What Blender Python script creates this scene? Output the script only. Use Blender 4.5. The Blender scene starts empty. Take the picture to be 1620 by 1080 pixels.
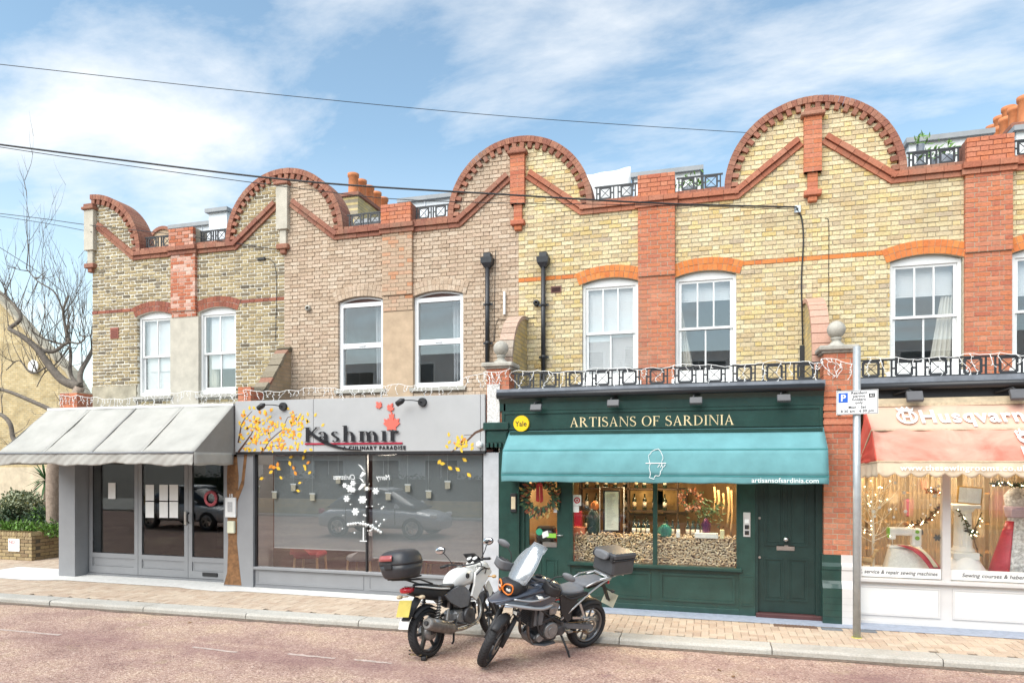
import bpy, math, random
from mathutils import Vector, Matrix
random.seed(7)
R = math.radians
S = bpy.context.scene
COL = S.collection
PI = math.pi

# ------------------------------------------------------------------ camera
TH = R(16.1); FPX = 1080.0; HZ = 729.0; CH = 2.38
SN, CS = math.sin(TH), math.cos(TH)
cam = bpy.data.cameras.new('Camera'); camo = bpy.data.objects.new('Camera', cam); COL.objects.link(camo)
camo.location = (0, 0, CH); camo.rotation_euler = (R(90), 0, TH)
cam.sensor_width = 36; cam.lens = 24; cam.shift_y = 189/1620; cam.clip_start = .05; cam.clip_end = 3000
S.camera = camo

# ------------------------------------------------------------------ sky, sun, exposure
w = bpy.data.worlds.new('World'); S.world = w; w.use_nodes = True
nt = w.node_tree; N = nt.nodes; L = nt.links; N.clear()
CLX, CLY = 9.45, 3.2
SUN_EL, SUN_AZ = R(48), R(205)          # azimuth clockwise from +Y (north)
out = N.new('ShaderNodeOutputWorld'); bg = N.new('ShaderNodeBackground'); bg.inputs[1].default_value = .118
sky = N.new('ShaderNodeTexSky'); sky.sky_type = 'NISHITA'; sky.sun_disc = False
sky.sun_elevation = SUN_EL; sky.sun_rotation = SUN_AZ; sky.altitude = 0; sky.air_density = 1.0; sky.dust_density = .6; sky.ozone_density = 1.4
tc = N.new('ShaderNodeTexCoord'); sep = N.new('ShaderNodeSeparateXYZ'); L.new(tc.outputs['Generated'], sep.inputs[0])
zz = N.new('ShaderNodeMath'); zz.operation = 'MAXIMUM'; zz.inputs[1].default_value = .0; L.new(sep.outputs[2], zz.inputs[0])
za = N.new('ShaderNodeMath'); za.operation = 'ADD'; za.inputs[1].default_value = .22; L.new(zz.outputs[0], za.inputs[0])
dv = N.new('ShaderNodeVectorMath'); dv.operation = 'DIVIDE'; cmb = N.new('ShaderNodeCombineXYZ')
for i in range(3): L.new(za.outputs[0], cmb.inputs[i])
L.new(tc.outputs['Generated'], dv.inputs[0]); L.new(cmb.outputs[0], dv.inputs[1])
mp = N.new('ShaderNodeMapping'); mp.inputs['Rotation'].default_value = (0, 0, R(25)); mp.inputs['Scale'].default_value = (.9, 1.6, 0); mp.inputs['Location'].default_value = (CLX, CLY, 0)
L.new(dv.outputs[0], mp.inputs[0])
n1 = N.new('ShaderNodeTexNoise'); n1.inputs['Scale'].default_value = 1.5; n1.inputs['Detail'].default_value = 12; n1.inputs['Roughness'].default_value = .60; n1.inputs['Distortion'].default_value = .25
L.new(mp.outputs[0], n1.inputs[0])
cr = N.new('ShaderNodeValToRGB'); cr.color_ramp.elements[0].position = .47; cr.color_ramp.elements[0].color = (0, 0, 0, 1); cr.color_ramp.elements[1].position = .70; cr.color_ramp.elements[1].color = (1, 1, 1, 1)
L.new(n1.outputs[0], cr.inputs[0])
# thicker, whiter veil low down
hz = N.new('ShaderNodeMapRange'); hz.inputs[1].default_value = .0; hz.inputs[2].default_value = .42; hz.inputs[3].default_value = .5; hz.inputs[4].default_value = .0
L.new(sep.outputs[2], hz.inputs[0])
ad = N.new('ShaderNodeMath'); ad.operation = 'ADD'; ad.use_clamp = True; L.new(cr.outputs[0], ad.inputs[0]); L.new(hz.outputs[0], ad.inputs[1])
mu = N.new('ShaderNodeMath'); mu.operation = 'MULTIPLY'; mu.inputs[1].default_value = .88; L.new(ad.outputs[0], mu.inputs[0])
sb = N.new('ShaderNodeVectorMath'); sb.operation = 'MULTIPLY'; sb.inputs[1].default_value = (1.24, 1.25, 1.06); L.new(sky.outputs[0], sb.inputs[0])
mx = N.new('ShaderNodeMix'); mx.data_type = 'RGBA'; L.new(mu.outputs[0], mx.inputs[0]); L.new(sb.outputs[0], mx.inputs[6]); mx.inputs[7].default_value = (5.0, 5.05, 5.05, 1)
L.new(mx.outputs[2], bg.inputs[0]); L.new(bg.outputs[0], out.inputs[0])

sl = bpy.data.lights.new('Sun', 'SUN'); so = bpy.data.objects.new('Sun', sl); COL.objects.link(so)
sl.energy = 2.45; sl.angle = R(62); sl.color = (1, .965, .91)
sd = Vector((math.sin(SUN_AZ)*math.cos(SUN_EL), math.cos(SUN_AZ)*math.cos(SUN_EL), math.sin(SUN_EL)))   # towards the sun
so.rotation_euler = (-sd).to_track_quat('-Z', 'Y').to_euler(); so.location = (0, -5, 20)
S.view_settings.view_transform = 'Standard'; S.view_settings.look = 'None'; S.view_settings.gamma = 1
S.view_settings.exposure = 1.0; S.view_settings.use_curve_mapping = False
S.render.resolution_x = 1024; S.render.resolution_y = 682

# ------------------------------------------------------------------ helpers
def X(px, Y):
    t = (px-810)/FPX; return Y*(-SN+t*CS)/(CS+t*SN)
def Zp(px, py, Y):
    t = (px-810)/FPX; return CH+(HZ-py)*(Y/(CS+t*SN))/FPX

MATS = {}
def M(name, col, rough=.6, metal=0., var=.12, scale=6., bump=.0, bscale=60., spec=.5, coat=0., alpha=None, trans=0.):
    if name in MATS: return MATS[name]
    m = bpy.data.materials.new(name); m.use_nodes = True; MATS[name] = m
    nt = m.node_tree; b = nt.nodes['Principled BSDF']; k = nt.nodes; l = nt.links
    b.inputs['Roughness'].default_value = rough; b.inputs['Metallic'].default_value = metal
    b.inputs['Specular IOR Level'].default_value = spec; b.inputs['Coat Weight'].default_value = coat
    b.inputs['Coat Roughness'].default_value = .08
    if trans: b.inputs['Transmission Weight'].default_value = trans
    g = k.new('ShaderNodeNewGeometry')
    if var > 0:
        n = k.new('ShaderNodeTexNoise'); n.inputs['Scale'].default_value = scale; n.inputs['Detail'].default_value = 6; n.inputs['Roughness'].default_value = .62
        l.new(g.outputs['Position'], n.inputs[0])
        r = k.new('ShaderNodeValToRGB'); e = r.color_ramp.elements
        e[0].position = .3; e[1].position = .72
        e[0].color = tuple(c*(1-var) for c in col)+(1,); e[1].color = tuple(min(1, c*(1+var)) for c in col)+(1,)
        l.new(n.outputs[0], r.inputs[0]); l.new(r.outputs[0], b.inputs['Base Color'])
    else: b.inputs['Base Color'].default_value = tuple(col)+(1,)
    if bump > 0:
        n2 = k.new('ShaderNodeTexNoise'); n2.inputs['Scale'].default_value = bscale; n2.inputs['Detail'].default_value = 4
        l.new(g.outputs['Position'], n2.inputs[0])
        bp = k.new('ShaderNodeBump'); bp.inputs['Strength'].default_value = bump; bp.inputs['Distance'].default_value = .01
        l.new(n2.outputs[0], bp.inputs['Height']); l.new(bp.outputs[0], b.inputs['Normal'])
    if alpha is not None: b.inputs['Alpha'].default_value = alpha
    return m

def MB_(name, cols, mott=.25, stain=(.0, (0, 0, 0)), rough=.9, bump=.5, mscale=35.):
    """brick-like material: one tone per piece (object or island), mottled, with soot / lime stains of their own shape"""
    if name in MATS: return MATS[name]
    m = bpy.data.materials.new(name); m.use_nodes = True; MATS[name] = m
    nt = m.node_tree; b = nt.nodes['Principled BSDF']; k = nt.nodes; l = nt.links
    b.inputs['Roughness'].default_value = rough; b.inputs['Specular IOR Level'].default_value = .25
    g = k.new('ShaderNodeNewGeometry'); oi = k.new('ShaderNodeObjectInfo')
    a = k.new('ShaderNodeMath'); a.operation = 'MULTIPLY_ADD'; l.new(g.outputs['Random Per Island'], a.inputs[0]); a.inputs[1].default_value = 7.13; l.new(oi.outputs['Random'], a.inputs[2])
    f = k.new('ShaderNodeMath'); f.operation = 'FRACT'; l.new(a.outputs[0], f.inputs[0])
    r = k.new('ShaderNodeValToRGB'); e = r.color_ramp.elements; n = len(cols)
    while len(e) < n: e.new(.5)
    for i, c in enumerate(cols): e[i].position = i/(n-1); e[i].color = tuple(c)+(1,)
    l.new(f.outputs[0], r.inputs[0])
    nn = k.new('ShaderNodeTexNoise'); nn.inputs['Scale'].default_value = mscale; nn.inputs['Detail'].default_value = 5; nn.inputs['Roughness'].default_value = .7; l.new(g.outputs['Position'], nn.inputs[0])
    mr = k.new('ShaderNodeMapRange'); mr.inputs[1].default_value = .25; mr.inputs[2].default_value = .75; mr.inputs[3].default_value = 1-mott; mr.inputs[4].default_value = 1+mott; l.new(nn.outputs[0], mr.inputs[0])
    sc = k.new('ShaderNodeVectorMath'); sc.operation = 'SCALE'; l.new(r.outputs[0], sc.inputs[0]); l.new(mr.outputs[0], sc.inputs['Scale'])
    last = sc.outputs[0]
    if stain[0] > 0:
        n3 = k.new('ShaderNodeTexNoise'); n3.inputs['Scale'].default_value = .9; n3.inputs['Detail'].default_value = 7; n3.inputs['Roughness'].default_value = .65; mp3 = k.new('ShaderNodeMapping'); mp3.inputs['Scale'].default_value = (1.5, 1.5, .45); l.new(g.outputs['Position'], mp3.inputs[0]); l.new(mp3.outputs[0], n3.inputs[0])
        r3 = k.new('ShaderNodeMapRange'); r3.inputs[1].default_value = .5; r3.inputs[2].default_value = .72; r3.inputs[3].default_value = 0; r3.inputs[4].default_value = stain[0]; l.new(n3.outputs[0], r3.inputs[0])
        x = k.new('ShaderNodeMix'); x.data_type = 'RGBA'; l.new(r3.outputs[0], x.inputs[0]); l.new(last, x.inputs[6]); x.inputs[7].default_value = tuple(stain[1])+(1,); last = x.outputs[2]
    l.new(last, b.inputs['Base Color'])
    bp = k.new('ShaderNodeBump'); bp.inputs['Strength'].default_value = bump; bp.inputs['Distance'].default_value = .012; l.new(nn.outputs[0], bp.inputs['Height']); l.new(bp.outputs[0], b.inputs['Normal'])
    return m

def GLASS(name, tint=(1, 1, 1), ior=1.6, lo=.04, rough=.0):
    if name in MATS: return MATS[name]
    m = bpy.data.materials.new(name); m.use_nodes = True; MATS[name] = m
    nt = m.node_tree; k = nt.nodes; l = nt.links; k.clear()
    o = k.new('ShaderNodeOutputMaterial'); t = k.new('ShaderNodeBsdfTransparent'); t.inputs[0].default_value = tuple(tint)+(1,)
    g = k.new('ShaderNodeBsdfGlossy'); g.inputs['Roughness'].default_value = rough
    # Schlick reflectance, the same from both sides of the pane
    f = k.new('ShaderNodeLayerWeight'); f.inputs[0].default_value = .5; r0 = ((ior-1)/(ior+1))**2+lo
    p5 = k.new('ShaderNodeMath'); p5.operation = 'POWER'; p5.inputs[1].default_value = 5; l.new(f.outputs['Facing'], p5.inputs[0])
    a = k.new('ShaderNodeMath'); a.operation = 'MULTIPLY_ADD'; a.use_clamp = True; a.inputs[1].default_value = 1-r0; a.inputs[2].default_value = r0; l.new(p5.outputs[0], a.inputs[0])
    x = k.new('ShaderNodeMixShader'); l.new(a.outputs[0], x.inputs[0]); l.new(t.outputs[0], x.inputs[1]); l.new(g.outputs[0], x.inputs[2]); l.new(x.outputs[0], o.inputs[0])
    return m

def EMIT(name, col, s):
    if name in MATS: return MATS[name]
    m = bpy.data.materials.new(name); m.use_nodes = True; MATS[name] = m
    b = m.node_tree.nodes['Principled BSDF']; b.inputs['Base Color'].default_value = tuple(col)+(1,)
    b.inputs['Emission Color'].default_value = tuple(col)+(1,); b.inputs['Emission Strength'].default_value = s
    return m

WL = {}
def tag(o, label=None, cat=None, group=None, kind=None):
    if label: o['label'] = label
    if cat: o['category'] = cat
    if group: o['group'] = group
    if kind: o['kind'] = kind
    return o
def thing(name, loc, label, cat, group=None, frame=False):
    o = bpy.data.objects.new(name, None); COL.objects.link(o); o.empty_display_size = .1
    o.location = loc; WL[o] = Vector((0, 0, 0)) if frame else Vector(loc)
    return tag(o, label, cat, group)
def link_mesh(name, me, parent, wloc, kind=None):
    o = bpy.data.objects.new(name, me); COL.objects.link(o)
    wloc = Vector(wloc); WL[o] = wloc
    if parent is not None: o.parent = parent; o.location = wloc-WL[parent]
    else: o.location = wloc
    if kind: o['kind'] = kind
    return o

class B:
    """mesh builder, coordinates in the world (or in the frame of a posed thing)"""
    def __init__(s): s.v = []; s.f = []; s.sm = []; s.mi = []; s.cur = 0
    def add(s, vs, fs, smooth=False):
        o = len(s.v); s.v += [Vector(v) for v in vs]
        for f in fs: s.f.append([o+i for i in f]); s.sm.append(smooth); s.mi.append(s.cur)
        return s
    def box(s, x0, x1, y0, y1, z0, z1):
        return s.add([(x0, y0, z0), (x1, y0, z0), (x1, y1, z0), (x0, y1, z0), (x0, y0, z1), (x1, y0, z1), (x1, y1, z1), (x0, y1, z1)],
              [(0, 3, 2, 1), (4, 5, 6, 7), (0, 1, 5, 4), (1, 2, 6, 5), (2, 3, 7, 6), (3, 0, 4, 7)])
    def bbox(s, x0, x1, y0, y1, z0, z1, b=.01):
        """box with chamfered edges"""
        pts = []
        cx, cy, cz = (x0+x1)/2, (y0+y1)/2, (z0+z1)/2; hx, hy, hz = (x1-x0)/2, (y1-y0)/2, (z1-z0)/2; b = min(b, hx*.9, hy*.9, hz*.9)
        vs = []; idx = {}
        for sx in (-1, 1):
            for sy in (-1, 1):
                for sz in (-1, 1):
                    for ax in range(3):
                        h = [hx-b, hy-b, hz-b]; h[ax] += b
                        idx[(sx, sy, sz, ax)] = len(vs); vs.append((cx+sx*h[0], cy+sy*h[1], cz+sz*h[2]))
        fs = []
        def q(a): fs.append(a)
        for sg in (-1, 1):
            o = [(-1, -1), (1, -1), (1, 1), (-1, 1)]
            if sg < 0: o = o[::-1]
            q([idx[(sg, a, c, 0)] for a, c in o]); q([idx[(c, sg, a, 1)] for a, c in o]); q([idx[(a, c, sg, 2)] for a, c in o])
        for a in (-1, 1):
            for c in (-1, 1):
                q([idx[(-1, a, c, 1)], idx[(1, a, c, 1)], idx[(1, a, c, 2)], idx[(-1, a, c, 2)]])
                q([idx[(a, -1, c, 0)], idx[(a, 1, c, 0)], idx[(a, 1, c, 2)], idx[(a, -1, c, 2)]])
                q([idx[(a, c, -1, 0)], idx[(a, c, 1, 0)], idx[(a, c, 1, 1)], idx[(a, c, -1, 1)]])
                for d in (-1, 1): q([idx[(a, c, d, 0)], idx[(a, c, d, 1)], idx[(a, c, d, 2)]])
        s.add(vs, fs); s.fix = True
        return s
    def obox(s, c, ax, ay, az):
        """box from centre and three half-axis vectors"""
        c, ax, ay, az = map(Vector, (c, ax, ay, az)); v = []
        for k in (-1, 1):
            for j, i in ((-1, -1), (-1, 1), (1, 1), (1, -1)): v.append(c+ax*i+ay*j+az*k)
        return s.add(v, [(0, 3, 2, 1), (4, 5, 6, 7), (0, 1, 5, 4), (1, 2, 6, 5), (2, 3, 7, 6), (3, 0, 4, 7)])
    def bar(s, p, q, w, h, up=(0, 0, 1)):
        p, q = Vector(p), Vector(q); d = q-p; l = d.length; d.normalize(); u = Vector(up)
        if abs(d.dot(u)) > .98: u = Vector((1, 0, 0))
        sd = d.cross(u).normalized(); u = sd.cross(d)
        return s.obox((p+q)/2, d*l/2, sd*w/2, u*h/2)
    def loft(s, rings, cap=True, closed=True, smooth=True):
        n = len(rings[0]); o = len(s.v)
        vs = [v for r in rings for v in r]; fs = []
        for i in range(len(rings)-1):
            for j in range(n if closed else n-1):
                a = i*n+j; b = i*n+(j+1) % n; fs.append((a, b, b+n, a+n))
        s.add(vs, fs, smooth)
        if cap:
            for rr, rev in ((0, True), (len(rings)-1, False)):
                f = [o+rr*n+j for j in range(n)]; s.f.append(f[::-1] if rev else f); s.sm.append(False); s.mi.append(s.cur)
        return s
    def tube(s, pts, r, n=8, cap=True, smooth=True):
        pts = [Vector(p) for p in pts]; rings = []; m = len(pts); up = None
        for i, p in enumerate(pts):
            d = (pts[min(i+1, m-1)]-pts[max(i-1, 0)])
            if d.length < 1e-9: d = Vector((0, 0, 1))
            d.normalize()
            if up is None: up = Vector((0, 0, 1)) if abs(d.z) < .9 else Vector((1, 0, 0))
            a = d.cross(up)
            if a.length < 1e-6: a = d.orthogonal()
            a.normalize(); b = a.cross(d); up = b
            rr = r[i] if isinstance(r, (list, tuple)) else r
            rings.append([p+a*math.cos(2*PI*k/n)*rr+b*math.sin(2*PI*k/n)*rr for k in range(n)])
        return s.loft(rings, cap, True, smooth)
    def cyl(s, p, q, r0, r1=None, n=16, smooth=True): return s.tube([p, q], [r0, r0 if r1 is None else r1], n, True, smooth)
    def lathe(s, prof, c=(0, 0, 0), axis='z', n=24, closed=False, smooth=True):
        """profile of (radius, along) about an axis through c"""
        c = Vector(c); rings = []
        for r, a in prof:
            ring = []
            for k in range(n):
                t = 2*PI*k/n; u, v = r*math.cos(t), r*math.sin(t)
                ring.append(c+Vector({'z': (u, v, a), 'y': (u, a, v), 'x': (a, u, v)}[axis]))
            rings.append(ring)
        if closed: rings.append(rings[0])
        return s.loft(rings, not closed, True, smooth)
    def ball(s, c, r, n=16, sq=(1, 1, 1)):
        m = n//2
        return s.add(*[(lambda rings: ([v for rg in rings for v in rg], [(i*n+j, i*n+(j+1) % n, (i+1)*n+(j+1) % n, (i+1)*n+j) for i in range(m) for j in range(n)]))(
            [[Vector(c)+Vector((r*sq[0]*math.sin(max(.02, min(PI-.02, PI*i/m)))*math.cos(2*PI*j/n), r*sq[1]*math.sin(max(.02, min(PI-.02, PI*i/m)))*math.sin(2*PI*j/n), -r*sq[2]*math.cos(PI*i/m))) for j in range(n)] for i in range(m+1)])][0], smooth=True)
    def prism(s, poly, y0, y1):
        """polygon in x,z swept along y"""
        n = len(poly); v = [(x, y0, z) for x, z in poly]+[(x, y1, z) for x, z in poly]
        return s.add(v, [list(range(n))[::-1], list(range(n, 2*n))]+[(i, (i+1) % n, n+(i+1) % n, n+i) for i in range(n)])
    def prismx(s, poly, x0, x1):
        """polygon in y,z swept along x"""
        n = len(poly); v = [(x0, y, z) for y, z in poly]+[(x1, y, z) for y, z in poly]
        return s.add(v, [list(range(n)), list(range(n, 2*n))[::-1]]+[(i, n+i, n+(i+1) % n, (i+1) % n) for i in range(n)])
    def grid(s, p00, p10, p11, p01, nx, ny, fn=None, smooth=True):
        p00, p10, p11, p01 = map(Vector, (p00, p10, p11, p01)); v = []
        for j in range(ny+1):
            for i in range(nx+1):
                a, b = i/nx, j/ny; p = (p00*(1-a)+p10*a)*(1-b)+(p01*(1-a)+p11*a)*b
                if fn: p = p+Vector(fn(a, b))
                v.append(p)
        return s.add(v, [(j*(nx+1)+i, j*(nx+1)+i+1, (j+1)*(nx+1)+i+1, (j+1)*(nx+1)+i) for j in range(ny) for i in range(nx)], smooth)
    def xf(s, m, start=0):
        for i in range(start, len(s.v)): s.v[i] = m @ s.v[i]
        return s
    def build(s, name, mat, parent=None, kind=None, solid=0, sub=0, recalc=True):
        v = s.v; lo = Vector([min(p[i] for p in v) for i in range(3)]); hi = Vector([max(p[i] for p in v) for i in range(3)])
        o = Vector(((lo.x+hi.x)/2, (lo.y+hi.y)/2, lo.z))
        me = bpy.data.meshes.new(name); me.from_pydata([p-o for p in v], [], s.f)
        me.polygons.foreach_set('use_smooth', s.sm)
        mats = mat if isinstance(mat, (list, tuple)) else [mat]
        for m in mats: me.materials.append(m)
        if len(mats) > 1: me.polygons.foreach_set('material_index', s.mi)
        if recalc and len(s.f) < 60000:
            import bmesh
            bm = bmesh.new(); bm.from_mesh(me); bmesh.ops.recalc_face_normals(bm, faces=bm.faces); bm.to_mesh(me); bm.free()
        me.update()
        ob = link_mesh(name, me, parent, o, kind)
        if solid: md = ob.modifiers.new('Solidify', 'SOLIDIFY'); md.thickness = solid; md.offset = 0
        if sub: md = ob.modifiers.new('Subsurf', 'SUBSURF'); md.levels = sub; md.render_levels = sub
        return ob

def sec(x, zc, hw, hu, hd=None, e=2.6, n=20, yc=0):
    """superellipse cross-section in the y,z plane at x"""
    hd = hu if hd is None else hd; r = []
    for k in range(n):
        t = 2*PI*k/n; c, s_ = math.cos(t), math.sin(t)
        y = math.copysign(abs(c)**(2/e), c)*hw; z = math.copysign(abs(s_)**(2/e), s_)*(hu if s_ > 0 else hd)
        r.append(Vector((x, yc+y, zc+z)))
    return r
def spline(pts, n=6):
    pts = [Vector(p) for p in pts]; P = [pts[0]*2-pts[1]]+pts+[pts[-1]*2-pts[-2]]; o = []
    for i in range(1, len(P)-2):
        for k in range(n):
            t = k/n; a, b, c, d = P[i-1], P[i], P[i+1], P[i+2]
            o.append(.5*((2*b)+(c-a)*t+(2*a-5*b+4*c-d)*t*t+(3*b-a-3*c+d)*t**3))
    o.append(pts[-1]); return o

def text(name, body, size, mat, x, y, z, parent, align='LEFT', ext=.002, sx=1, shear=0, bold=0, rotz=0, space=1, fn=None, flip=False):
    cu = bpy.data.curves.new('t', 'FONT'); cu.body = body; cu.size = size; cu.align_x = align; cu.extrude = ext; cu.shear = shear; cu.offset = bold; cu.space_character = space; cu.resolution_u = 4
    o = bpy.data.objects.new('t', cu); COL.objects.link(o)
    dg = bpy.context.evaluated_depsgraph_get(); me = bpy.data.meshes.new_from_object(o.evaluated_get(dg))
    bpy.data.objects.remove(o); bpy.data.curves.remove(cu)
    for v in me.vertices:
        p = Vector((v.co.x*sx*(-1 if flip else 1), -v.co.z, v.co.y))
        if fn: p = Vector(fn(p))
        if rotz: p = Matrix.Rotation(rotz, 3, 'Z') @ p
        v.co = p
    me.materials.clear(); me.materials.append(mat); me.name = name
    return link_mesh(name, me, parent, (x, y, z))

def copytree(o, parent=None):
    c = o.copy(); COL.objects.link(c); c.parent = parent
    for ch in list(o.children): copytree(ch, c)
    return c

# ---- serif lettering drawn from strokes
def serif(body, h, thick=.13, thin=.045):
    """list of polygons (x,z) for a line of serif capitals / lower case, cap height h; returns polys, width"""
    P = []; x = 0
    def rect(a, b, c, d): P.append([(x+a, b), (x+c, b), (x+c, d), (x+a, d)])
    def quad(*p): P.append([(x+a, b) for a, b in p])
    def stem(a, z0, z1, foot=True, head=True, w=thick, hl=False):
        rect(a, z0, a+w, z1)
        if foot: rect(a-.07, z0, a+w+.07, z0+.04)
        if head: rect(a-.07, z1-.04, a+w+(0 if hl else .07), z1)
    def arc(cx, cz, rx, rz, a0, a1, t0=thin, t1=thick, n=14):
        ps = []
        for i in range(n+1):
            a = R(a0+(a1-a0)*i/n); t = t0+(t1-t0)*abs(math.cos(a))**1.3
            ps.append(((cx+(rx-t)*math.cos(a), cz+(rz-t*.8)*math.sin(a)), (cx+rx*math.cos(a), cz+rz*math.sin(a))))
        for (a, b), (c, d) in zip(ps, ps[1:]): quad(a, b, d, c)
    for c in body:
        if c == ' ': x += .42; continue
        if c == 'A':
            quad((.06, 0), (.06+thin+.02, 0), (.42, .96), (.38, 1)); quad((.62, 0), (.62+thick+.02, 0), (.42, 1), (.36, 1)); rect(.18, .33, .6, .33+thin)
            rect(0, 0, .2, .035); rect(.54, 0, .84, .035); wd = .84
        elif c in 'RPDFEI':
            stem(.08, 0, 1); wd = .30
            if c == 'R': arc(.2, .745, .42, .255, -90, 90); quad((.3, .5), (.44, .5), (.82, 0), (.66, 0)); rect(.62, 0, .88, .035); wd = .86
            if c == 'D': arc(.2, .5, .62, .5, -90, 90); wd = .86
            if c == 'F': rect(.1, 1-thin, .62, 1); rect(.58, .8, .62, 1); rect(.1, .5, .5, .5+thin); rect(.46, .42, .5, .62); wd = .66
        elif c == 'T':
            stem(.32, 0, 1, True, False); rect(.02, 1-thin, .76, 1); rect(.02, .8, .055, 1); rect(.725, .8, .76, 1); wd = .78
        elif c == 'S':
            arc(.3, .74, .27, .26, 40, 250, thin, thick*.8); arc(.32, .26, .29, .28, -140, 75, thin, thick*.8); quad((.12, .62), (.2, .68), (.52, .42), (.44, .36)); rect(.48, .76, .515, .98); rect(.04, .02, .075, .26); wd = .64
        elif c == 'N':
            rect(.1, 0, .1+thin, 1); rect(.02, 0, .26, .035); quad((.06, 1), (.22, 1), (.86, 0), (.8, 0)); rect(.8, 0, .8+thin, 1); rect(.7, .965, .94, 1); rect(.0, .965, .2, 1); wd = .94
        elif c == 'O':
            arc(.46, .5, .46, .52, 0, 360, thin, thick, 28); wd = .94
        elif c == 'K':
            stem(.08, 0, 1); quad((.24, .46), (.3, .42), (.72, 1), (.64, 1)); rect(.56, .965, .84, 1); wd = .62
        elif c == 'a':
            arc(.26, .5, .22, .2, 0, 170, thin, thick*.8); rect(.36, .05, .36+thick, .52); arc(.26, .19, .24, .2, 60, 330, thin, thick); rect(.4, 0, .58, .05); wd = .60
        elif c == 's':
            arc(.24, .53, .2, .17, 40, 250, thin, thick*.8); arc(.25, .17, .22, .18, -140, 75, thin, thick*.8); quad((.08, .44), (.16, .5), (.42, .28), (.34, .22)); wd = .52
        elif c == 'h':
            stem(.08, 0, 1.08, hl=True); arc(.36, .42, .26, .27, 0, 150, thin, thick); stem(.49, 0, .44, head=False); wd = .76
        elif c == 'm':
            stem(.08, 0, .69, hl=True); arc(.34, .42, .24, .27, 0, 150, thin, thick); stem(.45, 0, .44, head=False); arc(.70, .42, .24, .27, 0, 150, thin, thick); stem(.81, 0, .44, head=False); wd = 1.06
        elif c == 'i':
            stem(.08, 0, .69, hl=True); wd = .32
        elif c == 'r':
            stem(.08, 0, .69, hl=True); arc(.38, .45, .26, .24, 60, 160, thin, thick); P.append([(x+.38+.09*math.cos(q*PI/4), .6+.075*math.sin(q*PI/4)) for q in range(8)]); wd = .52
        x += wd+.10
    return [[(a*h, b*h) for a, b in p] for p in P], x*h
def serif_obj(name, body, h, mat, x, y, z, parent, width=None, slope=0, depth=.01, thick=.13):
    P, W = serif(body, h, thick); s = (width/W) if width else 1; P0, W0 = [], 0
    for n in range(1, len(body)+1):
        Pn, Wn = serif(body[:n], h, thick); new = Pn[len(P0):]; P0 = Pn
        if not new: continue
        b = B()
        for i, p in enumerate(new): b.prism([(x+a*s, z+c) for a, c in p], y-depth-.0004*(i % 30), y+.001)
        b.build('letter', mat, parent)
# ------------------------------------------------------------------ the setting: ground
YU, YF = 11.98, 10.53                 # upper wall plane, shop-front plane
ZP, ZR = .10, .02                     # pavement and road level
def kerbY(x): return 8.87+.022*(x-.7)

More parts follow.
